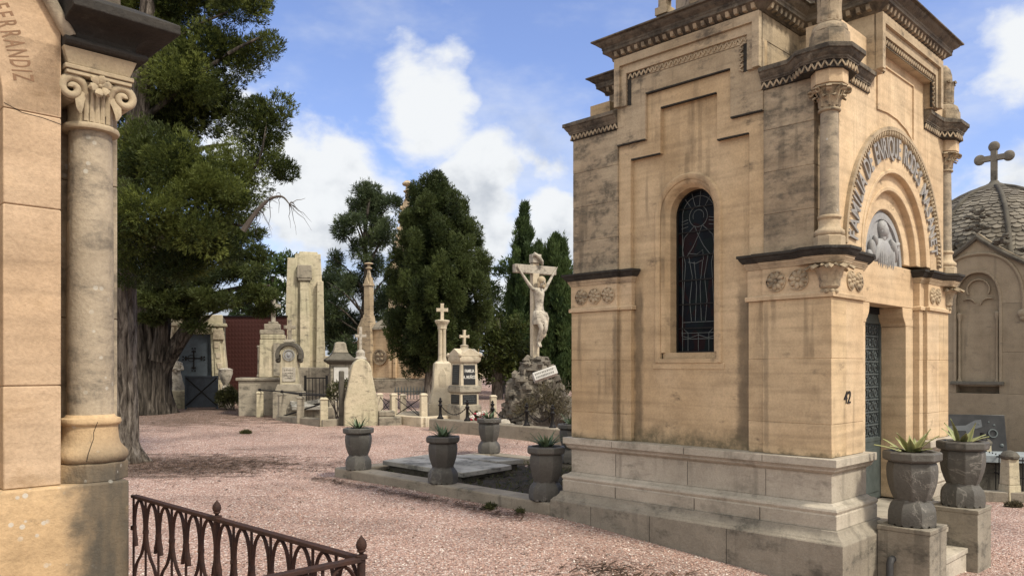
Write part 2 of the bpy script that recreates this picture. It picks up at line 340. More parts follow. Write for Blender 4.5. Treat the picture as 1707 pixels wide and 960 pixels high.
# ------------------------------------------------------------------ mesh helpers
class MB:
    def __init__(s): s.v = []; s.f = []
    def add(s, vs_, fs):
        o = len(s.v); s.v += [tuple(q) for q in vs_]; s.f += [tuple(i + o for i in f) for f in fs]; return s
    def box(s, x0, x1, y0, y1, z0, z1):
        return s.add([(x0, y0, z0), (x1, y0, z0), (x1, y1, z0), (x0, y1, z0), (x0, y0, z1), (x1, y0, z1), (x1, y1, z1), (x0, y1, z1)],
                     [(0, 3, 2, 1), (4, 5, 6, 7), (0, 1, 5, 4), (1, 2, 6, 5), (2, 3, 7, 6), (3, 0, 4, 7)])
    def loft(s, rings, closed=True, cap=True, loop=False):
        n = len(rings[0]); vv = [q for r in rings for q in r]; ff = []
        m_ = len(rings)
        for i in range(m_ if loop else m_ - 1):
            a = i * n; b = ((i + 1) % m_) * n
            for j in range(n if closed else n - 1):
                k = (j + 1) % n; ff.append((a + j, a + k, b + k, b + j))
        if cap and not loop:
            ff.append(tuple(range(n - 1, -1, -1))); ff.append(tuple((m_ - 1) * n + j for j in range(n)))
        return s.add(vv, ff)
    def frustum(s, cx, cy, z0, z1, w0, d0, w1=None, d1=None):
        w1 = w0 if w1 is None else w1; d1 = d0 if d1 is None else d1
        q = lambda w_, d_, z: [(cx - w_ / 2, cy - d_ / 2, z), (cx + w_ / 2, cy - d_ / 2, z), (cx + w_ / 2, cy + d_ / 2, z), (cx - w_ / 2, cy + d_ / 2, z)]
        return s.loft([q(w0, d0, z0), q(w1, d1, z1)])
    def lathe(s, cx, cy, prof, n=24, ph=0.0, sx=1, sy=1, wave=None):
        rings = []
        for r, z in prof:
            rings.append([(cx + sx * max(r, 1e-4) * (1 if not wave else 1 + wave(a, z)) * math.cos(a + ph), cy + sy * max(r, 1e-4) * (1 if not wave else 1 + wave(a, z)) * math.sin(a + ph), z)
                          for a in [2 * math.pi * k / n for k in range(n)]])
        return s.loft(rings)
    def tube(s, pts, rad, n=8, flat_=1.0, nrm=None):
        pts = [Vector(q) for q in pts]; rings = []
        rad = rad if isinstance(rad, (list, tuple)) else [rad] * len(pts)
        prev = None
        for i, q in enumerate(pts):
            tdir = (pts[min(i + 1, len(pts) - 1)] - pts[max(i - 1, 0)]).normalized()
            if nrm is not None: a = Vector(nrm)
            elif prev is not None: a = prev
            else: a = Vector((0, 0, 1)) if abs(tdir.z) < .9 else Vector((1, 0, 0))
            a = (a - tdir * a.dot(tdir)).normalized(); prev = a
            b = tdir.cross(a)
            rings.append([tuple(q + (a * math.cos(t_) * flat_ + b * math.sin(t_)) * rad[i]) for t_ in [2 * math.pi * k / n for k in range(n)]])
        return s.loft(rings)
    def sphere(s, c, r, n=10, m_=7, sc_=(1, 1, 1)):
        rings = []
        for i in range(m_ + 1):
            th = math.pi * i / m_; rr = max(math.sin(th), 1e-3)
            rings.append([(c[0] + sc_[0] * r * rr * math.cos(2 * math.pi * k / n), c[1] + sc_[1] * r * rr * math.sin(2 * math.pi * k / n), c[2] - sc_[2] * r * math.cos(th)) for k in range(n)])
        return s.loft(rings)
    def sweep(s, path, prof, closed, fm):
        """prof: (offset to the path's right-hand side, height); fm(a, b, h) -> xyz"""
        n = len(path); rings = []
        for i in range(n):
            p_ = Vector(path[i]); e1 = e2 = None
            if closed or i > 0: e1 = (p_ - Vector(path[i - 1])).normalized()
            if closed or i < n - 1: e2 = (Vector(path[(i + 1) % n]) - p_).normalized()
            e1 = e1 or e2; e2 = e2 or e1
            n1 = Vector((e1.y, -e1.x)); n2 = Vector((e2.y, -e2.x)); mm = (n1 + n2)
            mm = mm / max(mm.length_squared / 2, .25)
            rings.append([fm(p_.x + mm.x * o, p_.y + mm.y * o, h) for o, h in prof])
        return s.loft(rings, True, True, closed)
    def poly(s, pts, fm, d0, d1):
        return s.loft([[fm(a, b, d0) for a, b in pts], [fm(a, b, d1) for a, b in pts]])
    def arc(s, fm, ca, cb, r0, r1, d0, d1, a0=0.0, a1=math.pi, n=36):
        rings = []
        for i in range(n + 1):
            t_ = a0 + (a1 - a0) * i / n; c, q = math.cos(t_), math.sin(t_)
            rings.append([fm(ca + r0 * c, cb + r0 * q, d0), fm(ca + r1 * c, cb + r1 * q, d0), fm(ca + r1 * c, cb + r1 * q, d1), fm(ca + r0 * c, cb + r0 * q, d1)])
        return s.loft(rings)
    def leaf(s, pts, wid, nrm, thick):
        rings = []
        for i, q in enumerate(pts):
            q = Vector(q); tdir = (Vector(pts[min(i + 1, len(pts) - 1)]) - Vector(pts[max(i - 1, 0)])).normalized()
            nn = Vector(nrm); nn = (nn - tdir * nn.dot(tdir)).normalized(); b = tdir.cross(nn); wv = wid[i]
            rings.append([tuple(q - b * wv), tuple(q - nn * thick * .6), tuple(q + b * wv), tuple(q + nn * thick)])
        return s.loft(rings)
    def xf(s, mtx, i0=0):
        s.v[i0:] = [tuple(mtx @ Vector(q)) for q in s.v[i0:]]; return s
    def build(s, name, m_, parent=None, bevel=0.0, smooth=35, tint=None):
        me = bpy.data.meshes.new(name); me.from_pydata(s.v, [], s.f)
        bm = bmesh.new(); bm.from_mesh(me); bmesh.ops.remove_doubles(bm, verts=bm.verts, dist=1e-5)
        bmesh.ops.recalc_face_normals(bm, faces=bm.faces); bm.to_mesh(me); bm.free()
        if smooth: me.shade_smooth(); me.set_sharp_from_angle(angle=R(smooth))
        me.materials.append(M[m_] if isinstance(m_, str) else m_)
        if tint is not None:
            at_ = me.attributes.new('tint', 'FLOAT', 'POINT'); at_.data.foreach_set('value', np.full(len(me.vertices), tint, 'f'))
        o = bpy.data.objects.new(name, me); COL.objects.link(o)
        if parent: o.parent = parent
        if bevel:
            b = o.modifiers.new('edge', 'BEVEL'); b.width = bevel; b.segments = 2; b.limit_method = 'ANGLE'; b.angle_limit = R(40); b.use_clamp_overlap = True
        return o


def tag(o, label=None, cat=None, group=None, kind=None):
    if label: o['label'] = label
    if cat: o['category'] = cat
    if group: o['group'] = group
    if kind: o['kind'] = kind
    return o


def thing(name, label, cat, loc=(0, 0, 0), rz=0.0, group=None):
    o = bpy.data.objects.new(name, None); COL.objects.link(o); o.location = loc; o.rotation_euler = (0, 0, rz); o.empty_display_size = .1
    return tag(o, label, cat, group)


def copy_thing(root, loc, rz, label, scale=None):
    def rec(o, par):
        c = o.copy(); COL.objects.link(c)
        if par: c.parent = par
        for ch in [q for q in bpy.data.objects if q.parent == o]: rec(ch, c)
        return c
    r = rec(root, None); r.location = loc; r.rotation_euler = (0, 0, rz); r['label'] = label
    if scale: r.scale = (scale,) * 3
    return r


def text_into(mb, s, size, depth, fm, offset=0.0, condense=1.0, align='CENTER', bold=0.0):
    cu = bpy.data.curves.new('t', 'FONT'); cu.body = s; cu.size = size; cu.extrude = 0; cu.align_x = align; cu.resolution_u = 3; cu.offset = bold
    o = bpy.data.objects.new('t', cu); COL.objects.link(o)
    dg = bpy.context.evaluated_depsgraph_get(); me = bpy.data.meshes.new_from_object(o.evaluated_get(dg))
    bm = bmesh.new(); bm.from_mesh(me); bmesh.ops.remove_doubles(bm, verts=bm.verts, dist=1e-6)
    r = bmesh.ops.extrude_face_region(bm, geom=list(bm.faces))
    for q in r['geom']:
        if isinstance(q, bmesh.types.BMVert): q.co.z += depth
    bm.verts.ensure_lookup_table(); bm.verts.index_update()
    mb.add([fm(q.co.x * condense, q.co.y, q.co.z) for q in bm.verts], [[q.index for q in f.verts] for f in bm.faces])
    bm.free(); bpy.data.objects.remove(o); bpy.data.curves.remove(cu); bpy.data.meshes.remove(me)


def sst(t_, a, b):
    t_ = min(max((t_ - a) / (b - a), 0), 1); return t_ * t_ * (3 - 2 * t_)


def zg(x, y):
    """height of the gravel: falls to the right, rises gently to the far end"""
    q = min(max(x - .3, 0), 4.2); z = -.084 * q * sst(x, .1, 1.2)
    return z + .036 * (min(max(y, 12), 42) - 12)


def at(px, py, y):
    """a sight line of the survey and a distance -> a point of the place"""
    return Vector(((px - 853.5) / F * y, y, CH - (py - HZ) / F * y))


def gr(px, y):
    x = (px - 853.5) / F * y; return Vector((x, y, zg(x, y)))


U = Vector((-.7035, .7108)); V = Vector((.7108, .7035)); ROT = math.atan2(.7035, .7108)
P0 = Vector((2.7116, 6.7))


def loc2(x, y): return P0 + V * x + U * y                      # frame of the near mausoleum -> ground plan


FS = lambda a, b, d: (-d, a, b)      # side face: along, up, out
FF = lambda a, b, d: (a, -d, b)      # front face

# ------------------------------------------------------------------ ground
xs = sorted(set([round(q, 3) for q in list(np.arange(-12, 12.01, .4)) + list(np.linspace(-400, -12, 24)) + list(np.linspace(12, 400, 24))]))
ys = sorted(set([round(q, 3) for q in list(np.arange(-4, 30.01, .4)) + list(np.linspace(30, 60, 12)) + list(np.linspace(60, 700, 14)) + list(np.linspace(-40, -4, 6))]))
g = MB()
gv = [(x, y, zg(x, y) + .012 * math.sin(1.7 * x + .6 * y) * math.sin(.9 * y - .4 * x)) for y in ys for x in xs]; nx = len(xs)
g.add(gv, [(j * nx + i, j * nx + i + 1, (j + 1) * nx + i + 1, (j + 1) * nx + i) for j in range(len(ys) - 1) for i in range(nx - 1)])
tag(g.build('ground', 'gravel', smooth=80), 'pink gravel ground of the cemetery', 'ground', kind='structure')

# ================================================================== the near mausoleum
WX, LY = 3.07, 2.916
ma = thing('mausoleum', 'tan sandstone mausoleum with stained glass window and arched doorway', 'mausoleum', (P0.x, P0.y, 0), ROT)
up3 = lambda a, b, h: (a, b, h)
# outer path walked so that the outside lies to the right (anticlockwise seen from above -> right is outside)
BASE = [(.74, .28), (.74, 0), (0, 0), (0, LY), (WX, LY), (WX, 0), (WX - .74, 0), (WX - .74, .28)]
BASE = BASE[::-1]


def ring(name, path, prof, m_, closed=False, bevel=.004):
    mb = MB(); mb.sweep(path, prof, closed, up3); return mb.build(name, m_, ma, bevel)


# path direction test: BASE reversed runs (WX-.74,.28)->...->(0,LY)->(0,0)->(.74,0): outside on the right
ring('plinth', BASE, [(-.25, -.75), (.168, -.75), (.168, .178), (.160, .186), (.150, .190), (.148, .204), (.118, .222), (.098, .250), (.090, .276), (-.25, .276)], 'plinth', bevel=.008)
# base course split in blocks along the long side by thin joints
ring('base_block', BASE, [(-.25, .276), (.070, .276), (.072, .395), (.066, .402), (.066, .408), (.074, .418), (.078, .432), (.070, .452), (.050, .462), (.034, .466), (.022, .474), (.010, .486), (0, .490), (-.25, .490)], 'marble', bevel=.003)
ring('dado', BASE, [(-.25, .490), (0, .490), (0, .735), (-.25, .735)], 'marble')
ring('base_cap', BASE, [(-.25, .735), (.004, .735), (.010, .742), (.030, .752), (.040, .766), (.040, .776), (.050, .788), (.050, .796), (.070, .801), (.070, .866), (.066, .870), (-.25, .872)], 'marble', bevel=.003)
# joints of the base course (shallow dark slots between the blocks)
j = MB()
for y in (.62, 1.30, 2.25):
    j.box(-.0745, -.06, y - .002, y + .002, .279, .392)
for y in (.60, 1.42, 2.30):
    j.box(-.0725, -.06, y - .0015, y + .0015, .803, .862)
    j.box(-.002, .02, y - .0015, y + .0015, .495, .73)
for y in (.9, 1.75, 2.5):
    j.box(-.1695, -.15, y - .002, y + .002, -.6, .172)
j.build('base_joint', 'darkvoid', ma, smooth=0)

# ---- lower storey: pilasters, stepped strips, recessed wall
zb, zc = .872, 2.245
COURSE = [zb, 1.155, 1.72, zc]


def courses(mb, x0, x1, y0, y1, zs, gap=.0012):
    for a, b in zip(zs[:-1], zs[1:]): mb.box(x0, x1, y0, y1, a + gap / 2, b - gap / 2)


for (x0, x1, y0, y1) in ((0, .30, 0, .63), (0, .30, LY - .63, LY), (WX - .3, WX, 0, .63), (WX - .3, WX, LY - .63, LY)):
    mb = MB(); courses(mb, x0, x1, y0, y1, COURSE); mb.box(x0 + .006, x1 - .006, y0 + .006, y1 - .006, zb, zc)
    mb.build('pilaster', 'sand_lower', ma, .005)
for s in (0, 1):
    mx = lambda x: WX - x if s else x
    mb = MB(); courses(mb, min(mx(.3), mx(.68)), max(mx(.3), mx(.68)), .0015, .3, COURSE); mb.build('pilaster', 'sand', ma, .005)
    mb = MB(); courses(mb, min(mx(.66), mx(.79)), max(mx(.66), mx(.79)), .045, .4, COURSE); mb.build('pilaster_strip', 'sand', ma, .004)
for (y0, y1) in ((.62, .79), (LY - .79, LY - .62)):
    mb = MB(); courses(mb, .035, .3, y0, y1, COURSE); mb.build('pilaster_strip', 'sand_lower', ma, .004)

# the side wall with the round-headed window opening (plane x = .08)
WY, WHW, WZ0, WSP = 1.475, .25, 1.79, 3.18
XW = .085


def arch_panel(mb, fm, a0, a1, b0, b1, ca, hw, zb_, zs_, d0, d1, n=24, keep_below=True):
    """slab with a round-headed hole"""
    mb.poly([(a0, b0), (ca - hw, b0), (ca - hw, zs_), (a0, zs_)], fm, d0, d1)
    mb.poly([(ca + hw, b0), (a1, b0), (a1, zs_), (ca + hw, zs_)], fm, d0, d1)
    if zb_ > b0: mb.poly([(ca - hw, b0), (ca + hw, b0), (ca + hw, zb_), (ca - hw, zb_)], fm, d0, d1)
    pts = [(ca + hw * math.cos(math.pi - math.pi * i / n), zs_ + hw * math.sin(math.pi * i / n)) for i in range(n + 1)]
    for i in range(n):
        (x0, z0), (x1, z1) = pts[i], pts[i + 1]
        mb.poly([(x0, z0), (x1, z1), (x1, b1), (x0, b1)], fm, d0, d1)
    mb.poly([(a0, zs_), (ca - hw, zs_), (ca - hw, b1), (a0, b1)], fm, d0, d1)
    mb.poly([(ca + hw, zs_), (a1, zs_), (a1, b1), (ca + hw, b1)], fm, d0, d1)


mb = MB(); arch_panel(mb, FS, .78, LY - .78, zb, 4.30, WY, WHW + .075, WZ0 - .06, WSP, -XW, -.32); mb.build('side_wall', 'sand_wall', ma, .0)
# window surround: broad flat band, roll and cavetto, with a sill
n = 28


def arch_path(ca, hw, zb_, zs_, n=28):
    return [(ca - hw, zb_)] + [(ca - hw * math.cos(math.pi * i / n), zs_ + hw * math.sin(math.pi * i / n)) for i in range(n + 1)] + [(ca + hw, zb_)]


mb = MB()
mb.sweep(arch_path(WY, WHW + .07, WZ0 - .10, WSP), [(.0, -XW - .03), (.0, -XW + .004), (-.010, -XW + .010), (-.028, -XW + .018), (-.048, -XW + .020), (-.060, -XW + .012), (-.064, -XW + .003), (-.072, -XW + .001), (-.072, -XW - .03)], False, FS)
mb.sweep(arch_path(WY, WHW, WZ0 - .002, WSP), [(.0, -.30), (.0, -XW - .075), (-.012, -XW - .062), (-.03, -XW - .030), (-.05, -XW - .010), (-.071, -XW - .004), (-.071, -.30)], False, FS)
mb.poly([(WY - WHW - .16, WZ0 - .165), (WY + WHW + .16, WZ0 - .165), (WY + WHW + .16, WZ0 - .105), (WY - WHW - .16, WZ0 - .105)], FS, -XW - .02, -XW + .006)
mb.poly([(WY - WHW - .13, WZ0 - .105), (WY + WHW + .13, WZ0 - .105), (WY + WHW + .13, WZ0 - .06), (WY - WHW - .13, WZ0 - .06)], FS, -XW - .02, -XW + .014)
mb.poly([(WY - WHW - .06, WZ0 - .06), (WY + WHW + .06, WZ0 - .06), (WY + WHW + .06, WZ0), (WY - WHW - .06, WZ0)], FS, -.30, -XW - .03)
mb.build('window_surround', 'sand_wall', ma, .003)
win = MB()
pts = [(WY - WHW, WZ0)] + [(WY - WHW * math.cos(math.pi * i / n), WSP + WHW * math.sin(math.pi * i / n)) for i in range(n + 1)] + [(WY + WHW, WZ0)]
win.poly(pts, FS, -.300, -.285)
win = win.build('window', 'glass', ma, smooth=0)
fr = MB()
fr.sweep(arch_path(WY, WHW - .001, WZ0, WSP), [(0, -.285), (0, -.265), (.018, -.265), (.018, -.285)], False, FS)
fr.box(.266, .286, WY - WHW, WY + WHW, WZ0, WZ0 + .02)
for k in range(1, 7): fr.box(.270, .284, WY - WHW, WY + WHW, WZ0 + k * .243, WZ0 + k * .243 + .011)
fr.build('window_frame', 'iron', win)
# lead cames: a robed standing figure with a halo, an arched border and a base panel
ld = MB()
LX = .2825


def came(pts, r=.0034):
    ld.tube([(LX, WY - a, b) for a, b in pts], r, 5)


def circ(ca, cb, r, a0=0, a1=2 * math.pi, n=20): return [(ca + r * math.cos(a0 + (a1 - a0) * i / n), cb + r * math.sin(a0 + (a1 - a0) * i / n)) for i in range(n + 1)]


came(circ(0, WSP, WHW - .065, 0, math.pi, 24)); came([(-WHW + .065, WSP), (-WHW + .065, WZ0 + .02)]); came([(WHW - .065, WSP), (WHW - .065, WZ0 + .02)])
HZc = WSP - .02
came(circ(0, HZc, .105)); came(circ(0, HZc + .005, .062, -.4, math.pi + .4))
for a in (.9, 1.45, 1.9, 2.3): came([(.11 * math.cos(a), HZc + .11 * math.sin(a)), (.235 * math.cos(a), WSP + .235 * math.sin(a))])
for s in (-1, 1):
    came([(s * .05, HZc - .095), (s * .10, HZc - .14), (s * .165, HZc - .20), (s * .185, HZc - .32), (s * .15, HZc - .47), (s * .17, HZc - .75), (s * .185, HZc - 1.02), (s * .19, HZc - 1.2)])
    came([(s * .04, HZc - .10), (0, HZc - .19), (-s * .06, HZc - .30), (-s * .14, HZc - .40)])
    came([(s * .11, HZc - .40), (s * .07, HZc - .60), (s * .10, HZc - .85), (s * .08, HZc - 1.05)])
    came([(s * .05, HZc - .45), (s * .02, HZc - .7), (s * .035, HZc - 1.05)])
    for q in (.02, .05, .09): came([(s * .12, HZc - q), (s * .195, HZc - q - .015)])
    came([(s * .19, HZc - 1.2), (s * .10, HZc - 1.22), (0, HZc - 1.19)])
    came([(s * .12, WZ0 + .02), (s * .12, WZ0 + .2), (s * .19, WZ0 + .26)])
came([(-.12, HZc - .36), (-.02, HZc - .38), (.05, HZc - .34), (.06, HZc - .44), (-.03, HZc - .47), (-.12, HZc - .45)])
for q in (1.06, 1.12, 1.23): came([(-.19, HZc - q), (.19, HZc - q)])
came([(-.197, WZ0 + .2), (.197, WZ0 + .2)]); came([(0, WZ0 + .02), (0, WZ0 + .2)])
ld.build('lead_came', 'lead', win)

# ---- cap band with rosettes over the lower pilasters, with the octagonal swelling that carries the columns
def bump_path(sx_=0):
    """front corner path from the side wall round to the doorway"""
    q = [(.085, .80), (.035, .795), (.035, .635), (0, .63), (0, .30), (-.085, .185), (-.085, .02), (.02, -.085), (.185, -.085), (.30, 0), (.66, 0), (.66, .045), (.79, .045), (.79, .3)]
    return q if not sx_ else [(WX - a, b) for a, b in q][::-1]


def plain_path(sx_=0):
    q = [(.085, .80), (.035, .795), (.035, .635), (0, .63), (0, 0), (.66, 0), (.66, .045), (.79, .045), (.79, .3)]
    return q if not sx_ else [(WX - a, b) for a, b in q][::-1]


def back_path(sx_=0):
    q = [(.3, LY), (0, LY), (0, LY - .63), (.035, LY - .635), (.035, LY - .795), (.085, LY - .80)]
    return q if not sx_ else [(WX - a, b) for a, b in q][::-1]


BAND = [(-.12, 2.245), (.022, 2.245), (.024, 2.278), (.018, 2.286), (.004, 2.290), (.004, 2.530), (-.12, 2.530)]
CORN = [(-.12, 2.530), (.010, 2.530), (.014, 2.546), (.022, 2.556), (.022, 2.562), (.030, 2.568), (.030, 2.580), (.038, 2.588), (.052, 2.602), (.066, 2.622), (.070, 2.634), (.084, 2.640), (.084, 2.664), (-.12, 2.680)]
MOULD = [q for q in CORN if q[1] <= 2.589] + [(-.12, 2.588)]
TOP = [(-.12, 2.588)] + [q for q in CORN if q[1] > 2.587]
for s in (0, 1):
    ring('pilaster_band', plain_path(s), BAND, 'sand', bevel=.003); ring('band_moulding', bump_path(s), MOULD, 'sand_mid', bevel=.002); ring('band_cornice', bump_path(s), TOP, 'crust_black', bevel=.003)
    ring('pilaster_band', back_path(s), BAND, 'sand', bevel=.003); ring('band_moulding', back_path(s), MOULD, 'sand_mid', bevel=.002); ring('band_cornice', back_path(s), TOP, 'crust_black', bevel=.003)
# solid fill behind the cornice tops
mb = MB()
for s in (0, 1):
    mx = lambda x: WX - x if s else x
    mb.box(min(mx(.05), mx(.7)), max(mx(.05), mx(.7)), .05, .62, 2.25, 2.672); mb.box(min(mx(.05), mx(.6)), max(mx(.05), mx(.6)), LY - .62, LY - .05, 2.25, 2.672)
    q = [(.0, .30), (-.085, .185), (-.085, .02), (.02, -.085), (.185, -.085), (.30, 0), (.3, .3)]
    mb.poly([(mx(a), b) for a, b in q], lambda a, b, d: (a, b, d), 2.535, 2.676)
mb.build('pilaster_head', 'crust_black', ma)


def rosette(fm, a, b, r, par):
    mb = MB(); d0 = .004
    for k in range(8):
        t_ = 2 * math.pi * k / 8 + .2
        i0 = len(mb.v); mb.sphere((0, 0, 0), 1, 8, 6, (r * .44, r * .29, .024))
        c, q = math.cos(t_), math.sin(t_)
        mb.v[i0:] = [fm(a + (r * .58 + x) * c - y * q, b + (r * .58 + x) * q + y * c, d0 + z) for x, y, z in mb.v[i0:]]
    i0 = len(mb.v); mb.sphere((0, 0, .006), 1, 10, 6, (r * .24, r * .24, .026)); mb.v[i0:] = [fm(a + x, b + y, d0 + z) for x, y, z in mb.v[i0:]]
    mb.arc(fm, a, b, r * .97, r * 1.05, d0 - .003, d0 + .012, 0, 2 * math.pi, 28)
    return mb.build('rosette', 'sand_mid', ma, smooth=60)


for y in (LY - .52, LY - .335, LY - .15): rosette(FS, y, 2.41, .082, ma)
for y in (.50, .29): rosette(FS, y, 2.41, .088, ma)
for x in (.38, .55, WX - .38, WX - .55): rosette(FF, x, 2.41, .082, ma)

# ---- upper storey
ZE = 4.150                                                     # underside of the zigzag frieze
UC = [2.665, 3.02, 3.40, 3.78, ZE]
mb = MB(); courses(mb, .012, .32, .16, .63, UC); mb.box(.02, .31, .17, .62, 2.66, ZE); mb.build('upper_pilaster', 'sand_dark', ma, .005)
mb = MB(); courses(mb, .012, .32, LY - .63, LY - .012, UC); mb.box(.02, .31, LY - .62, LY - .02, 2.66, ZE); mb.build('upper_pilaster', 'sand_dark', ma, .005)
mb = MB(); courses(mb, WX - .32, WX - .012, .16, .63, UC); mb.build('upper_pilaster', 'sand_dark', ma, .005)
mb = MB(); courses(mb, WX - .32, WX - .012, LY - .63, LY - .012, UC); mb.build('upper_pilaster', 'sand_dark', ma, .005)
# stepped (corbelled) recess of the side: two layers of slabs, each with a stepped opening
c0 = 1.44
mb = MB()
S1 = [(.63, 3.968), (c0 - .48, 3.968), (c0 - .48, 4.43), (c0 + .48, 4.43), (c0 + .48, 3.968), (LY - .63, 3.968), (LY - .63, 4.62), (.63, 4.62)]
mb.poly(S1, FS, -.0362, -.003)
mb.build('stepped_panel', 'sand_mid', ma, .004)
mb = MB()
S2 = [(.63, 2.672), (.785, 2.672), (.785, 3.80), (c0 - .32, 3.80), (c0 - .32, 4.255), (c0 + .32, 4.255), (c0 + .32, 3.80), (LY - .785, 3.80), (LY - .785, 2.672), (LY - .63, 2.672), (LY - .63, 4.62), (.63, 4.62)]
mb.poly(S2, FS, -XW - .003, -.037)
mb.build('stepped_panel', 'sand_wall', ma, .004)
mb = MB()     # black crust and painted shade along the undersides of the steps
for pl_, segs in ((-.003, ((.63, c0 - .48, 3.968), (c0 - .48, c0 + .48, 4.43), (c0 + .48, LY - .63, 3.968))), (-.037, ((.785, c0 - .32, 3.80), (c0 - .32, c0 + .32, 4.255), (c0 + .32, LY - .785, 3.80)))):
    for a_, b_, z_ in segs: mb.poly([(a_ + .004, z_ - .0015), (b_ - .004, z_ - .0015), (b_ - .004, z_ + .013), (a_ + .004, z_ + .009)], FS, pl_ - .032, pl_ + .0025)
mb.build('step_crust_shade', 'crust_black', ma, smooth=0)
mb = MB(); mb.box(WX - .30, WX - .02, .6, LY - .6, zb, 4.6); mb.box(.3, WX - .3, LY - .3, LY - .02, zb, 4.6); mb.box(.70, WX - .7, LY - .04, LY - .03, zb, 4.6)
mb.build('rear_wall', 'sand_wall', ma, .004)

# ---- front: wall with the great arch
AX, AZ = 1.50, 2.70
mb = MB(); arch_panel(mb, FF, .16, WX - .16, AZ - .02, 4.66, AX + .01, .985, AZ - .02, AZ, -.30, -.005, 40); mb.build('front_wall', 'sand', ma)
mb = MB()
mb.arc(FF, AX, AZ, .86, .99, -.30, -.004)                             # flat ring inside the lettering
mb.arc(FF, AX, AZ, .835, .872, -.25, .006)
mb.build('arch_ring', 'sand', ma, .006)
mb = MB(); mb.arc(FF, AX, AZ, .70, .86, -.30, -.052); mb.arc(FF, AX, AZ, .672, .715, -.2, -.040); mb.build('arch_ring', 'sand', ma, .008)
mb = MB(); mb.arc(FF, AX, AZ, .50, .70, -.30, -.105); mb.build('arch_ring', 'sand', ma, .008)
mb = MB(); mb.arc(FF, AX, AZ, 1.235, 1.27, -.01, .030, .02, math.pi - .02); mb.arc(FF, AX, AZ, 1.205, 1.237, -.01, .012, .02, math.pi - .02)
for k in range(86):
    a = .04 + (math.pi - .08) * k / 85; c, q = math.cos(a), math.sin(a); tx, tz = -q * .011, c * .011
    mb.poly([(AX + 1.182 * c, AZ + 1.182 * q), (AX + 1.215 * c + tx, AZ + 1.215 * q + tz), (AX + 1.236 * c + tx, AZ + 1.236 * q + tz), (AX + 1.236 * c - tx, AZ + 1.236 * q - tz), (AX + 1.215 * c - tx, AZ + 1.215 * q - tz)], FF, -.004, .026)
mb.build('hood_moulding', 'sand_mid', ma, .0)
# tympanum with a half-length relief figure
ty = MB(); ty.poly([(AX + .5 * math.cos(math.pi * i / 28), AZ - .03 + .53 * math.sin(math.pi * i / 28)) for i in range(29)], FF, -.30, -.150)
ty.arc(FF, AX, AZ - .03, .44, .502, -.2, -.128, 0, math.pi, 28)
ty = ty.build('tympanum', 'relief', ma, smooth=50)
rf = MB()


def rblob(a, b, d, ra, rb, rd, rot=0):
    i0 = len(rf.v); rf.sphere((0, 0, 0), 1, 12, 8, (ra, rb, rd)); c, q = math.cos(rot), math.sin(rot)
    rf.v[i0:] = [FF(AX + a + x * c - y * q, AZ + b + x * q + y * c, d + z) for x, y, z in rf.v[i0:]]


rblob(-.02, .295, -.125, .058, .075, .055); rblob(-.02, .33, -.135, .082, .072, .05); rblob(.03, .275, -.13, .05, .07, .045); rblob(-.068, .285, -.12, .012, .02, .018)
rblob(-.02, .225, -.13, .035, .05, .035)
rblob(0, .10, -.14, .20, .13, .055); rblob(0, .02, -.145, .25, .11, .05)
for k in range(9): rblob(-.2 + k * .05, .04 - .01 * (k % 3), -.115, .014, .11, .03, .12 * (4 - k) / 4)
rblob(-.22, .08, -.12, .045, .14, .05, -.45); rblob(-.27, .17, -.105, .03, .055, .03, .3); rblob(.24, .12, -.12, .04, .13, .045, .5); rblob(.31, .19, -.11, .05, .025, .03, .4); rblob(.33, .13, -.12, .07, .018, .02, .2)
rblob(-.31, .09, -.125, .05, .09, .04); rblob(-.35, .03, -.13, .05, .05, .03)
rf.build('relief_figure', 'relief', ty, smooth=70)
# lintel panel, corbels, doorway
mb = MB(); mb.box(.79, WX - .79, .105, .30, 2.262, AZ - .031); mb.build('lintel', 'sand', ma, .006)
mb = MB()
for s in (0, 1):
    mx = lambda x: WX - x if s else x
    xj = 1.0
    mb.poly([(mx(.78), zb - .6), (mx(xj), zb - .6), (mx(xj), 2.07), (mx(.78), 2.07)], FF, -.46, -.108)
    mb.poly([(mx(.78), 2.0705), (mx(xj + .015), 2.0705), (mx(xj + .022), 2.10), (mx(xj + .05), 2.12), (mx(xj + .085), 2.17), (mx(xj + .095), 2.215), (mx(xj + .10), 2.261), (mx(.78), 2.261)], FF, -.46, -.107)
mb.build('door_jamb', 'sand', ma, .005)
mb = MB(); mb.box(.95, WX - .95, .34, .42, 2.2, 2.6); mb.box(.9, WX - .9, .55, .6, .2, 2.5); mb.build('door_recess', 'darkvoid', ma)
dr = MB()
D0, D1 = 1.0, WX - 1.0; DM = (D0 + D1) / 2
for (a, b) in ((D0, DM - .004), (DM + .004, D1)):
    dr.box(a, b, .36, .40, .265, .90)
    for q in (a, b - .045): dr.box(q, q + .045, .355, .40, .90, 2.2)
    dr.box(a, b, .3555, .40, .87, .91); dr.box(a, b, .3555, .40, 2.10, 2.2)
    dr.box(a + .07, b - .07, .352, .362, .34, .80)
dr = dr.build('door', 'doorgreen', ma, .003)
gl = MB()
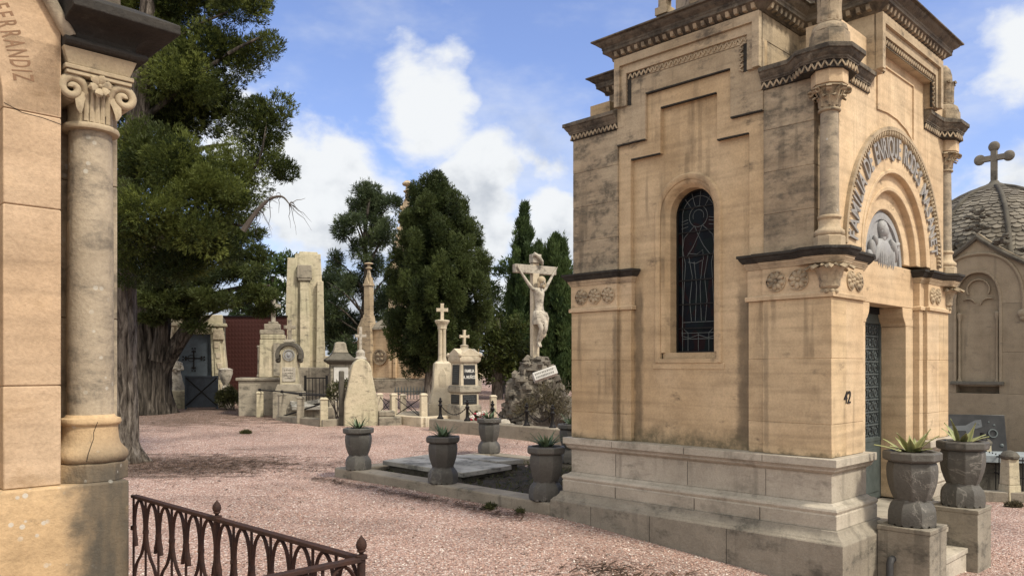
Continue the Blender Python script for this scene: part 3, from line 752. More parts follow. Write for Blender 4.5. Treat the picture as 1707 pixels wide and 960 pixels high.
for (a, b) in ((D0 + .045, DM - .049), (DM + .049, D1 - .045)):
    wv = (b - a)
    for i in range(4):
        x = a + wv * i / 3.0; gl.box(x - .006, x + .006, .372, .384, .91, 2.10)
    for jz in range(9):
        z0 = .91 + 1.19 * jz / 9; gl.box(a, b, .370, .386, z0 - .006, z0 + .006)
        for i in range(3):
            cx_ = a + wv * (i + .5) / 3; cz_ = z0 + .066; f4 = lambda q, r, d: (q, .378 - d, r)
            gl.arc(f4, cx_, cz_, .024, .035, -.006, .006, 0, 2 * math.pi, 14)
            for sx_, sz_ in ((1, 1), (1, -1), (-1, 1), (-1, -1)):
                gl.arc(f4, cx_ + sx_ * wv / 7.5, cz_ + sz_ * .052, .014, .022, -.006, .006, 0, 2 * math.pi, 10)
            gl.box(cx_ - .004, cx_ + .004, .373, .383, z0, z0 + .132)
gl.build('door_grille', 'grille', dr, smooth=60)
# lettering round the arch, the house number
tx = MB()
S = 'FAMILIA DE ENRIQUE RODES MASANET'
wd = {'I': .48, ' ': .62, 'M': 1.28, 'N': 1.08, 'Q': 1.08, 'O': 1.02, 'D': 1.02, 'L': .86, 'F': .9, 'E': .9, 'J': .7, 'T': .92}
tot = sum(wd.get(c, 1.0) for c in S); acc = 0; A0, A1 = math.pi - .06, .13
for c in S:
    q = wd.get(c, 1.0); a = A0 + (A1 - A0) * (acc + q / 2) / tot; acc += q
    if c == ' ': continue
    rx, rz = math.cos(a), math.sin(a); ux, uz = math.sin(a), -math.cos(a)
    fm = lambda x, y, z: FF(AX + rx * (.985 + y) + ux * x, AZ + rz * (.985 + y) + uz * x, -.006 + z)
    text_into(tx, c, .275, .022, fm, condense=.58, bold=.004)
tx.build('lettering', 'letter', ma, smooth=0)
tx = MB(); text_into(tx, '42', .155, .006, lambda x, y, z: FF(.31 + x + y * .15, 1.33 + y, z + .0005), condense=.95, bold=.001); tx.build('house_number', 'iron', ma, smooth=0)


# ---- corner columns on corbels
def acanthus(mb, cx_, cy_, r0, z0, z1, r1, n, wd_, ph=0.0, curl=.35, th=.008):
    for k in range(n):
        a = 2 * math.pi * k / n + ph; o = Vector((math.cos(a), math.sin(a), 0)); H = z1 - z0; pts = []
        for i in range(7):
            t_ = i / 6; r = r0 + (r1 - r0) * (t_ ** 2.2); z = z0 + H * math.sin(min(t_ * 1.15, 1.0) * math.pi / 2) - (H * curl * max(0, t_ - .75) * 2.2)
            pts.append(Vector((cx_, cy_, z)) + o * r)
        mb.leaf(pts, [wd_ * q for q in (.75, .95, 1.0, .95, .85, .7, .35)], o + Vector((0, 0, .25)), th)


def column(cx_, cy_, ph=0):
    co = MB(); rs = .078
    co.lathe(cx_, cy_, [(.06, 2.92), (rs + .002, 2.93), (rs + .003, 2.96), (rs, 3.0), (rs - .001, 3.4), (rs - .006, 3.826)], 28); co = co.build('column', 'shaft', ma, smooth=50)
    b = MB(); b.lathe(cx_, cy_, [(.128, 2.672), (.128, 2.752), (.118, 2.762)], 8, math.pi / 8)
    b.lathe(cx_, cy_, [(.10, 2.755), (.118, 2.768), (.125, 2.785), (.121, 2.805), (.105, 2.818), (.092, 2.832), (.084, 2.87), (.083, 2.90), (.092, 2.907), (.098, 2.918), (.095, 2.932), (.085, 2.938), (.07, 2.94)], 28); b.build('column_base', 'sand_mid', co, smooth=40)
    b = MB(); b.lathe(cx_, cy_, [(.07, 3.815), (.090, 3.820), (.094, 3.830), (.088, 3.842), (.074, 3.848), (.075, 3.90), (.085, 3.97), (.112, 4.015), (.075, 4.02)], 24)
    acanthus(b, cx_, cy_, .074, 3.845, 3.945, .142, 8, .034, 0, .4, .012); acanthus(b, cx_, cy_, .078, 3.86, 4.01, .165, 8, .028, math.pi / 8, .35, .012)
    for k in range(8):
        a = math.pi * k / 4 + math.pi / 8; f5 = lambda q, r, d: (cx_ + math.cos(a) * (.150 + q) - math.sin(a) * d, cy_ + math.sin(a) * (.150 + q) + math.cos(a) * d, 3.988 + r)
        b.arc(f5, 0, 0, .0, .026, -.022, .022, 0, 2 * math.pi, 12)
    b.lathe(cx_, cy_, [(.13, 4.012), (.142, 4.016), (.142, 4.028), (.12, 4.03)], 8, math.pi / 8)
    b.build('capital', 'capital_dark', co, smooth=45)
    b = MB(); b.lathe(cx_, cy_, [(.13, 4.030), (.150, 4.034), (.150, ZE), (.12, ZE)], 8, math.pi / 8); b.build('impost_block', 'sand', co, .003)
    b = MB(); b.lathe(cx_, cy_, [(.02, 2.262), (.045, 2.268), (.062, 2.29), (.058, 2.315), (.075, 2.322), (.082, 2.334), (.070, 2.345), (.062, 2.36), (.066, 2.40), (.075, 2.47), (.095, 2.515), (.12, 2.532), (.05, 2.533)], 20)
    acanthus(b, cx_, cy_, .066, 2.335, 2.515, .195, 8, .056, math.pi / 8 + ph, .4, .02); acanthus(b, cx_, cy_, .066, 2.345, 2.52, .17, 8, .026, ph, .2, .012)
    for k in range(8): b.sphere((cx_ + .058 * math.cos(k * math.pi / 4), cy_ + .058 * math.sin(k * math.pi / 4), 2.292), .022, 8, 6)
    b.build('corbel', 'capital_dark', co, smooth=50)
    # finial on the entablature: octagonal drum, dome, leafy cone
    fi = MB(); fi.lathe(cx_, cy_, [(.165, 4.33), (.168, 4.34), (.162, 4.48), (.150, 4.487)], 8, math.pi / 8)
    fi.lathe(cx_, cy_, [(.15, 4.485), (.148, 4.50), (.138, 4.535), (.115, 4.555), (.095, 4.562), (.10, 4.575), (.088, 4.585)], 24)
    fi = fi.build('finial', 'sand_dark', ma, .003, smooth=45)
    b = MB(); b.lathe(cx_, cy_, [(.08, 4.575), (.098, 4.60), (.092, 4.68), (.085, 4.76), (.092, 4.80), (.086, 4.83), (.08, 4.90), (.062, 4.965), (.03, 5.01), (.004, 5.022)], 32, wave=lambda a, z: .045 * math.cos(16 * a) if z < 4.82 else 0)
    acanthus(b, cx_, cy_, .088, 4.58, 4.83, .122, 8, .036, 0, .3, .014); b.build('finial_bud', 'sand_dark', fi, smooth=60)


column(.035, .035); column(WX - .035, .035)


# ---- entablature with zigzag at the corners
def corner_front(s=0):
    q = [(.0, .64), (0, .34), (-.125, .20), (-.125, -.03), (-.03, -.125), (.20, -.125), (.34, 0), (.79, 0)]
    return q if not s else [(WX - a, b) for a, b in q][::-1]


def corner_back(s=0):
    q = [(.8, LY), (0, LY), (0, LY - .64)]
    return q if not s else [(WX - a, b) for a, b in q][::-1]


ZIG = [(-.12, ZE), (.006, ZE), (.006, ZE + .062), (-.12, ZE + .062)]
ENT = [(-.12, ZE + .062), (.020, ZE + .062), (.020, ZE + .074), (.028, ZE + .080), (.028, ZE + .092), (.040, ZE + .104), (.056, ZE + .128), (.060, ZE + .140), (.074, ZE + .144), (.074, ZE + .182), (-.02, ZE + .205), (-.12, ZE + .215)]


def zigzag(mb, p, q, outn, h=.052, z0=None, step=.055, lift=.013):
    """raised diagonal fillets between p and q (3d points), along the run and in 'up' direction"""
    p, q = Vector(p), Vector(q); d = q - p; L = d.length; d = d / L; upv = Vector((0, 0, 1)) if abs(d.z) < .5 else Vector(outn).cross(d)
    n_ = max(1, round(L / step)); st = L / n_; on = Vector(outn)
    for i in range(n_):
        for (a, b) in ((0, .5), (.5, 1)):
            A = p + d * (i + a) * st + upv * (0.0 if a == 0 else h); B = p + d * (i + b) * st + upv * (h if a == 0 else 0.0)
            w_ = (B - A).normalized().cross(on) * .006
            mb.loft([[tuple(A - w_), tuple(A + w_), tuple(A + w_ + on * lift), tuple(A - w_ + on * lift)], [tuple(B - w_), tuple(B + w_), tuple(B + w_ + on * lift), tuple(B - w_ + on * lift)]])


def zig_path(mb, path):
    for (a, b), (c, d) in zip(path[:-1], path[1:]):
        e = (Vector((c, d)) - Vector((a, b))).normalized(); on = Vector((e.y, -e.x, 0)); o = on * .005
        zigzag(mb, (a + o.x, b + o.y, ZE + .005), (c + o.x, d + o.y, ZE + .005), on)


for s in (0, 1):
    for pf in (corner_front, corner_back):
        pth = pf(s)
        pr = pth[::-1] if False else pth
        en = ring('entablature', pr, ENT, 'crust', bevel=.003)
        mb = MB(); mb.sweep(pr, ZIG, False, up3); zf = mb.build('zigzag_frieze', 'crust_black', ma, smooth=0); mb = MB(); zig_path(mb, pr); mb.build('zigzag', 'sand_mid', zf, smooth=0)
mb = MB()
for s in (0, 1):
    mx = lambda x: WX - x if s else x
    q = [(.0, .64), (0, .34), (-.125, .20), (-.125, -.03), (-.03, -.125), (.20, -.125), (.34, 0), (.79, 0), (.79, .64)]
    mb.poly([(mx(a), b) for a, b in q], lambda a, b, d: (a, b, d), ZE + .004, ZE + .213)
    q = [(0, LY), (0, LY - .64), (.8, LY - .64), (.8, LY)]
    mb.poly([(mx(a), b) for a, b in q], lambda a, b, d: (a, b, d), ZE + .004, ZE + .213)
mb.build('entablature_top', 'crust', ma)

# ---- attic: cross-shaped block with a dentil cornice
xa, xb, ya, yb, q_ = .77, 2.446, .64, 2.28, .08
CR = [(0, ya), (xa, ya), (xa, -q_), (xb, -q_), (xb, ya), (WX, ya), (WX, yb), (xb, yb), (xb, LY + q_), (xa, LY + q_), (xa, yb), (0, yb)]
mb = MB(); mb.poly(CR, lambda a, b, d: (a, b, d), 4.62, 4.875)
# borders that run down each side of the side frontispiece and the front one
for y0, y1 in ((ya, ya + .16), (yb - .16, yb)): mb.box(0, .10, y0, y1, ZE + .20, 4.62)
for x0, x1 in ((xa, xa + .16), (xb - .16, xb)): mb.box(x0, x1, -q_, .06, ZE + .20, 4.62)
mb.box(.10, WX - .1, ya, yb, 4.30, 4.62); mb.box(xa, xb, .06, LY, 4.30, 4.62); mb.box(0.0, .1, ya - .0, ya + .09, ZE, ZE + .2); mb.box(0, .1, yb - .09, yb, ZE, ZE + .2)
mb.build('attic', 'sand_mid', ma, .006)
mb = MB()
ACO = [(-.2, 4.862), (.012, 4.862), (.020, 4.872), (.030, 4.876), (.050, 4.895), (.075, 4.915), (.098, 4.930), (.110, 4.936), (.110, 4.966), (.116, 4.972), (.116, 4.990), (.126, 4.998), (.146, 5.012), (.165, 5.028), (.172, 5.044), (.20, 5.048), (.20, 5.064), (-.2, 5.12)]
mb.sweep(CR, ACO, True, up3); mb.build('attic_cornice', 'crust', ma, .003)
mb = MB(); mb.poly(CR, lambda a, b, d: (a, b, d), 4.88, 5.10); mb.build('attic_top', 'crust', ma)
dn = MB()
for i in range(12):
    a = Vector(CR[i]); b = Vector(CR[(i + 1) % 12]); e = b - a; L = e.length; e = e / L; on = Vector((e.y, -e.x)); n_ = max(2, int(L / .085))
    for k in range(n_):
        c = a + e * (L * (k + .5) / n_) + on * .05; u_ = e * .018; v_ = on * .03
        dn.loft([[(*(c - u_ - v_), 4.878), (*(c + u_ - v_), 4.878), (*(c + u_ + v_), 4.884), (*(c - u_ + v_), 4.884)], [(*(c - u_ - v_), 4.95), (*(c + u_ - v_), 4.95), (*(c + u_ + v_ * 1.7), 4.95), (*(c - u_ + v_ * 1.7), 4.95)]])
dn.build('dentils', 'sand_dark', ma, smooth=0)
# frame of the frontispieces: fillet and zigzag, across the top and down both sides
mb = MB(); zb2 = MB()
for fm, a0, a1, pl, dz in ((FS, ya, yb, 0.0, 0), (FF, xa, xb, q_, 0)):
    on = (-1, 0, 0) if fm is FS else (0, -1, 0)
    for (ins, tp, lf) in ((.0, 4.862, .055), (.065, 4.775, .026)):
        mb.poly([(a0 + ins, 4.36), (a0 + .068 + ins, 4.36), (a0 + .068 + ins, tp - .085), (a1 - .068 - ins, tp - .085), (a1 - .068 - ins, 4.36), (a1 - ins, 4.36), (a1 - ins, tp), (a0 + ins, tp)], fm, pl - .02, pl + lf)
    if False: mb.poly([(a0 + .02, 4.755), (a1 - .02, 4.755), (a1 - .02, 4.790), (a0 + .02, 4.790)], fm, pl - .02, pl + .020)
    zb2.poly([(a0 + .134, 4.626), (a1 - .134, 4.626), (a1 - .134, 4.689), (a0 + .134, 4.689)], fm, pl - .02, pl + .0015)
    for ax_ in (a0 + .134, a1 - .182): zb2.poly([(ax_, 4.36), (ax_ + .048, 4.36), (ax_ + .048, 4.626), (ax_, 4.626)], fm, pl - .02, pl + .0012)
    zigzag(mb, fm(a0 + .15, 4.632, pl + .001), fm(a1 - .15, 4.632, pl + .001), on, .05)
    zigzag(mb, fm(a0 + .18, 4.37, pl + .001), fm(a0 + .18, 4.62, pl + .001), on, .042)
    zigzag(mb, fm(a1 - .136, 4.37, pl + .001), fm(a1 - .136, 4.62, pl + .001), on, .042)
mb.build('zigzag_frame', 'sand_mid', ma, smooth=0)
zb2.build('frame_ground', 'crust_black', ma, smooth=0)
mb = MB()   # sunk panel over the arch
mb.sweep([(.99, 4.52), (.99, 4.06), (1.25, 4.08), (1.50, 4.07), (1.75, 4.02), (1.96, 3.92), (1.96, 4.52)][::-1], [(0, -.01), (0, .012), (.016, .012), (.016, -.01)], True, lambda a, b, d: FF(a, b, d - .003))
mb.build('panel_frame', 'sand', ma, smooth=0)
# roof: stepped block and lantern
mb = MB(); mb.box(.26, WX - .26, .86, 2.05, 5.09, 5.26); mb.box(.98, WX - .98, .25, LY - .25, 5.092, 5.258); mb.box(.30, WX - .30, .90, 2.0, 5.26, 5.34)
mb.box(.75, WX - .75, .75, LY - .75, 5.30, 5.55); mb.build('roof_block', 'crust', ma, .01)
for (x, y) in ((.36, .97), (.36, 1.93), (WX - .36, .97), (WX - .36, 1.93)):
    mb = MB(); mb.frustum(x, y, 5.34, 5.42, .15, .15); mb.frustum(x, y, 5.42, 5.95, .10, .10); mb.frustum(x, y, 5.95, 6.02, .17, .17); mb.build('roof_post', 'sand_mid', ma, .004)
mb = MB(); mb.arc(lambda a, b, d: (.36 + d, a, b), 1.45, 5.50, .36, .43, -.04, .04, 0, math.pi, 20); mb.build('roof_arch', 'crust', ma)
mb = MB(); mb.lathe(WX / 2, LY / 2, [(.95, 5.5), (.95, 6.0), (1.02, 6.02), (.9, 6.3), (.55, 6.6), (.08, 6.75)], 8, math.pi / 8); mb.build('roof_lantern', 'sand_mid', ma, .01)

# ---- entrance steps between two pedestals
for (x0, x1) in ((.55, .98), (1.92, 2.36)):
    mb = MB(); mb.box(x0, x1, -.60, -.17, -.85, .222); mb.box(x0 - .006, x1 + .006, -.606, -.165, .222, .262); mb.build('stair_pedestal', 'plinth', ma, .006)
mb = MB(); mb.box(.98, 1.92, -.17, .36, -.8, .262); mb.box(.74, WX - .74, -.17, .36, -.8, .258); mb.build('landing', 'marble', ma, .006)
for k, (yy, zz) in enumerate(((-.50, -.11), (-.33, .075))):
    mb = MB(); mb.box(.982, 1.918, yy - .015, -.165, zz - .05, zz); mb.box(.982, 1.918, yy, -.165, -.8, zz - .05); mb.build('step', 'marble', ma, .006)
mb = MB(); mb.tube([(.55, -.30, -.02), (.50, -.30, -.02), (.48, -.30, -.05), (.475, -.30, -.5)], .03, 14); mb.build('drain_pipe', 'pipe', ma)

# ================================================================== the mausoleum at the left edge
QX, QY = -2.134, 4.0
ml = thing('mausoleum', 'pale orange mausoleum with grey corner column and carved surname over its arch', 'mausoleum', (QX, QY, 0), ROT)


def lring(name, path, prof, m_, bevel=.004):
    mb = MB(); mb.sweep(path, prof, False, up3); return mb.build(name, m_, ml, bevel)


LW = -3.4
mb = MB(); mb.box(LW, .13, -.17, 2.4, .30, 1.083); mb.build('plinth', 'pier_low', ml, .012)
mb = MB(); mb.box(LW, .155, -.195, 2.425, -.4, .298); mb.build('plinth_foot', 'pier_low', ml, .012)
mb = MB()
for a, b in ((1.083, 1.56), (1.56, 2.40), (2.40, 2.84), (2.84, 3.19)): mb.box(-.408, -.168, -.13, .35, a + .0015, b - .0015)
mb.box(-.40, -.175, -.12, .34, 1.083, 3.2); mb.build('pier', 'pier', ml, .006)
mb = MB()
for a, b in ((1.083, 1.9), (1.9, 2.6), (2.6, 3.2)): mb.box(-.165, .165, .11, 2.3, a + .001, b - .001)
mb.build('side_wall', 'shaft', ml, .006)
# arch wall over the pier, with steep gable
AC, AR = -1.31, .902
mb = MB(); nn = 30
arcp = [(AC + AR * math.cos(math.pi * i / nn), 2.841 + AR * math.sin(math.pi * i / nn)) for i in range(nn + 1)]
poly_ = [(-.168, 2.841), (-.168, 3.26), (-.55, 3.92), (AC, 4.9), (2 * AC + .55, 3.92), (2 * AC + .168, 3.26), (2 * AC + .168, 2.841)] + arcp[::-1]
mb.poly(poly_, FF, -.35, .13); mb.build('arch_wall', 'pier', ml, .004)
mb = MB(); mb.poly([(a, b) for a, b in arcp], FF, -.36, -.10); mb.box(2 * AC + .4, -.40, .10, .34, 1.083, 2.85); mb.build('arch_infill', 'shaft', ml)
mb = MB(); mb.box(2 * AC + .168, 2 * AC + .408, -.13, .35, 1.083, 2.841); mb.build('pier', 'pier', ml, .006)
# raking roll and the dark gable slope
mb = MB(); mb.tube([FF(-.135, 3.235, .150), FF(-.175, 3.30, .150), (FF(-.55, 3.95, .150)), FF(AC, 5.0, .150)], .030, 14); mb.build('gable_roll', 'shaft', ml, smooth=60)
mb = MB(); mb.poly([(-.13, 3.19), (.10, 3.19), (.10, 3.6), (-.2, 3.9), (-.5, 4.1), (-.5, 3.9)], FF, -.3, .085); mb.build('gable_wall', 'crust', ml)
# column
co = MB(); co.lathe(0, 0, [(.104, 1.40), (.106, 1.45), (.1065, 1.9), (.104, 2.4), (.098, 2.83)], 40); co = co.build('column', 'shaft', ml, smooth=60)
b = MB(); b.lathe(0, 0, [(.172, 1.083), (.172, 1.168), (.166, 1.174)], 8, math.pi / 8); b.build('column_base', 'pier_low', co, .004)
b = MB(); b.lathe(0, 0, [(.150, 1.172), (.166, 1.182), (.174, 1.203), (.170, 1.226), (.152, 1.246), (.138, 1.262), (.130, 1.29), (.126, 1.33), (.126, 1.355), (.137, 1.362), (.142, 1.374), (.138, 1.390), (.118, 1.396), (.109, 1.41)], 40); b.build('column_base', 'pier_low', co, smooth=40)
b = MB(); b.lathe(0, 0, [(.10, 2.822), (.128, 2.826), (.134, 2.838), (.128, 2.852), (.104, 2.858), (.102, 2.92), (.106, 3.0), (.118, 3.05), (.10, 3.06)], 40, wave=lambda a, z: .02 * math.cos(8 * a) if 2.86 < z < 3.04 else 0)
for s in (-1, 1):
    for yy in (-.118, .118):
        pts = [(s * .045, yy * .75, 2.90), (s * .050, yy * .8, 2.97), (s * .068, yy * .95, 3.03)]
        cx_, cz_ = s * .118, 3.0
        for i in range(30):
            t_ = i / 29; a = math.pi * (.75 if s > 0 else .25) - s * t_ * 2 * math.pi * 1.3; r = .050 * (1 - t_) + .008
            pts.append((cx_ + r * math.cos(a), yy, cz_ + r * math.sin(a)))
        b.tube(pts, [.016, .019, .021] + [.022 * (1 - .30 * i / 29) for i in range(30)], 10)
    b.arc(FF, s * .118, 3.0, .0, .056, -.10, .10, 0, 2 * math.pi, 24)
    for yy in (-.112,):
        b.leaf([(s * .07, yy, 2.99), (s * .085, yy - .012, 2.95), (s * .088, yy - .022, 2.91), (s * .083, yy - .018, 2.88)], [.022, .022, .016, .004], (0, -1, 0), .01)
f0 = Vector((-.0, -.140, 3.03))
for k in range(6):
    a = 2 * math.pi * k / 6 + .3; o = Vector((math.cos(a), 0, math.sin(a)))
    b.leaf([f0 + o * .004, f0 + o * .024 + Vector((0, -.016, 0)), f0 + o * .044 + Vector((0, -.018, 0)), f0 + o * .058 + Vector((0, -.006, 0))], [.007, .017, .018, .003], (0, -1, 0), .006)
b.sphere(tuple(f0 + Vector((0, -.01, 0))), .011, 10, 7)
for k in range(5):
    x = -.05 + k * .025; b.leaf([(x, -.104, 2.86), (x, -.108, 2.93), (x, -.116, 3.0)], [.010, .009, .007], (0, -1, 0), .006)
b.build('capital', 'capital', co, smooth=50)
b = MB(); b.frustum(0, 0, 3.062, 3.082, .30, .30); b.frustum(0, 0, 3.084, 3.106, .315, .315); b.frustum(0, 0, 3.108, 3.185, .285, .285, .335, .335); b.build('abacus', 'capital', co, .004)
# dark cornice block over the column
LC = [(-.165, -.13), (.15, -.13), (.15, 2.3)]
lring('cornice', LC, [(-.3, 3.187), (.03, 3.187), (.055, 3.192), (.066, 3.206), (.062, 3.222), (.045, 3.230), (.022, 3.232), (.018, 3.262), (.030, 3.285), (.062, 3.306), (.098, 3.316), (.128, 3.318), (.168, 3.326), (.18, 3.332), (.18, 3.376), (.15, 3.392), (.02, 3.46), (-.3, 3.47)], 'crust_black')
mb = MB(); mb.frustum(.03, .04, 3.40, 3.70, .20, .20, .18, .18); mb.lathe(.03, .04, [(.16, 3.70), (.17, 3.75), (.10, 3.95), (.02, 4.4)], 8, .39); mb.build('pinnacle', 'crust', ml, .004)
mb = MB(); mb.poly([(-.1, 3.46), (-.1, 4.2), (-.9, 5.4), (AC, 5.5), (AC, 3.5)], FF, -1.6, -.36); mb.build('upper_wall', 'crust', ml)
tx = MB(); S = 'FERRANDIZ'; acc = 0
wq = {'I': .5, 'E': .85, 'F': .8, 'Z': .9, 'N': 1.05}
ang0 = .335
for c in S:
    q = wq.get(c, 1.0) * .062; a = ang0 - acc - q / 2; acc += q * 1.0
AA = []
tot = sum(wq.get(c, 1.0) for c in S); acc = 0
for c in S:
    q = wq.get(c, 1.0); a = .135 + .0440 * (tot - acc - q / 2); acc += q
    rx, rz = math.cos(a), math.sin(a); ux, uz = math.sin(a), -math.cos(a)
    fm = lambda x, y, z: FF(AC + rx * (AR + .052 + y) + ux * x, 2.841 + rz * (AR + .052 + y) + uz * x, .1302 + z)
    text_into(tx, c, .122, .0012, fm, condense=.42, bold=.001)
tx.build('lettering', 'groove_shade', ml, smooth=0)
# thin crack lines of the masonry
mb = MB(); mb.tube([FF(-.405, 2.86, .1302), FF(-.33, 2.83, .1302), FF(-.25, 2.825, .1302), FF(-.17, 2.81, .1302)], .0016, 5)
mb.tube([(-.02, -.175, 1.38), (-.035, -.165, 1.33), (-.03, -.150, 1.30), (-.06, -.17, 1.23), (-.07, -.178, 1.19)], .0016, 5); mb.build('crack', 'darkvoid', ml)

# ================================================================== rusty iron fence
fe = thing('iron_fence', 'rusty brown ornamental iron fence of ovals and pointed finials in front of gravel', 'fence', (0, 0, 0))
A = Vector((-1.925, 4.02)); Bc = Vector((-.515, 2.70))
SP = .1486; ZT = .985


def fence_run(A, B, first_post):
    d = (B - A); L = d.length; d = d / L; nb = round(L / SP); st = L / nb
    pt = lambda s_, z: (A.x + d.x * s_, A.y + d.y * s_, z)
    rl = MB(); ov = d.orthogonal() * .016
    rl.loft([[(*(A - ov), ZT), (*(A + ov), ZT), (*(A + ov), ZT + .016), (*(A - ov), ZT + .016)], [(*(B - ov), ZT), (*(B + ov), ZT), (*(B + ov), ZT + .016), (*(B - ov), ZT + .016)]])
    rl.build('top_rail', 'rust', fe, .003)
    rl = MB(); rl.tube([pt(0, .10), pt(L, .10)], .012, 6); rl.build('bottom_rail', 'rust', fe)
    nrm = (-d.y, d.x, 0)
    for i in range(nb + 1):
        post = first_post and (i == 6 or i == nb)
        if post:
            x, y = pt(i * st, 0)[:2]
            p_ = MB(); p_.tube([(x, y, -.3), (x, y, ZT + .01)], .0145, 10); p_.lathe(x, y, [(.021, ZT + .010), (.021, ZT + .022), (.010, ZT + .024)], 14); p_ = p_.build('post', 'rust', fe, smooth=50)
            f_ = MB(); f_.lathe(x, y, [(.008, ZT + .020), (.008, ZT + .030), (.014, ZT + .034), (.0155, ZT + .038), (.013, ZT + .041), (.0175, ZT + .048), (.0185, ZT + .058), (.0165, ZT + .068), (.011, ZT + .077), (.005, ZT + .084), (.001, ZT + .090)], 16, wave=lambda a, z: .05 * math.cos(5 * a) if z > ZT + .045 else 0)
            f_.build('finial', 'rust', p_, smooth=60)
        else:
            b_ = MB(); b_.tube([pt(i * st, .10), pt(i * st, ZT)], .006, 7); b_.build('bar', 'rust', fe)
    sc_ = MB()
    for i in range(0, nb):
        even, odd = (i, i + 1) if i % 2 == 0 else (i + 1, i)
        sg = 1 if odd > even else -1; e = even * st; T = st * sg
        P_ = [(e + sg * .006, ZT - .50), (e + sg * .012, ZT - .40), (e + T * .28, ZT - .325), (e + T * .66, ZT - .27), (e + T * .88, ZT - .205), (e + T * .93, ZT - .15), (e + T * .90, ZT - .09), (e + T * .78, ZT - .038), (e + T * .60, ZT - .008), (e + T * .42, ZT - .008), (e + T * .22, ZT - .040), (e + T * .11, ZT - .09), (e + T * .075, ZT - .14), (e + T * .10, ZT - .19), (e + T * .24, ZT - .24)]
        # smooth the strap
        fine_ = []
        for k in range(len(P_) - 1):
            p0, p1, p2, p3 = (Vector(P_[max(k - 1, 0)]), Vector(P_[k]), Vector(P_[k + 1]), Vector(P_[min(k + 2, len(P_) - 1)]))
            for q in range(3):
                t_ = q / 3; fine_.append(.5 * ((2 * p1) + (p2 - p0) * t_ + (2 * p0 - 5 * p1 + 4 * p2 - p3) * t_ ** 2 + (3 * p1 - p0 - 3 * p2 + p3) * t_ ** 3))
        fine_.append(Vector(P_[-1])); nf = len(fine_)
        sc_.tube([pt(q.x, q.y) for q in fine_], [.0066 if k < nf - 7 else .0066 + .004 * (k - nf + 7) * (1 if k < nf - 2 else .2) / 5 for k in range(nf)], 6, 1.35, nrm)
    for i in range(nb + 1):
        sc_.lathe(*pt(i * st, 0)[:2], [(.010, ZT - .165), (.015, ZT - .160), (.015, ZT - .145), (.010, ZT - .140)], 10)
        if i % 2 == 0:
            sc_.lathe(*pt(i * st, 0)[:2], [(.010, ZT - .43), (.017, ZT - .42), (.017, ZT - .405), (.010, ZT - .40)], 10)
            for s in (-1, 1): sc_.tube([pt(i * st + s * .006, ZT - .48), pt(i * st + s * .012, ZT - .54), pt(i * st + s * .03, ZT - .58)], [.007, .010, .003], 6)
    s_ = sc_.build('scrollwork', 'rust', fe, smooth=60)


fence_run(A, Bc, True)
fence_run(Bc, Bc - V * 1.95, False)

# ================================================================== the grave plot beside the mausoleum
gp = thing('grave_plot', 'low stone kerb round a bed of dark soil beside the tan mausoleum', 'grave plot', (P0.x, P0.y, 0), ROT)
KZ = .132
mb = MB(); mb.box(-.165, .165, 3.09, 7.50, -.5, KZ); mb.build('kerb', 'kerb', gp, .02)
mb = MB(); mb.box(.165, 3.05, 7.18, 7.498, -.4, KZ - .003); mb.build('kerb', 'kerb', gp, .02)
mb = MB(); mb.box(2.75, 3.05, 3.09, 7.18, -.5, KZ - .005); mb.build('kerb', 'kerb', gp, .02)
so = MB(); NX, NY = 44, 64; rnd = random.Random(3)
so.add([(.15 + 2.62 * i / NX, 3.0 + 4.2 * k / NY, .05 + .03 * math.sin(i * .5) * math.sin(k * .37) + rnd.uniform(-.018, .022)) for k in range(NY + 1) for i in range(NX + 1)],
       [(k * (NX + 1) + i, k * (NX + 1) + i + 1, (k + 1) * (NX + 1) + i + 1, (k + 1) * (NX + 1) + i) for k in range(NY) for i in range(NX)])
so.build('soil', 'soil', gp, smooth=80)
for nm, lab, c, sz, rot, tilt in (('grave_slab', 'broad weathered grave slab lying across the soil bed behind the veined urn', (.98, 6.25, .215), (1.0, 1.75, .07), .06, (.02, -.015)), ('grave_slab', 'pale smaller grave slab beside the broad slab, near the urn at the back', (1.80, 6.30, .222), (.55, 1.25, .07), -.05, (-.015, .02))):
    p_ = loc2(c[0], c[1]); t_ = thing(nm, lab, 'grave slab', (p_.x, p_.y, c[2]), ROT + rot); t_.rotation_euler = (tilt[0], tilt[1], ROT + rot)
    mb = MB(); mb.box(-sz[0] / 2, sz[0] / 2, -sz[1] / 2, sz[1] / 2, -sz[2], 0); mb.build('slab', 'slab', t_, .01)
    mb = MB(); mb.box(-sz[0] / 2 + .06, sz[0] / 2 - .06, -sz[1] / 2 + .08, sz[1] / 2 - .08, -sz[2] - .13, -sz[2] - .001); mb.build('slab_bed', 'greydark', t_, .01)

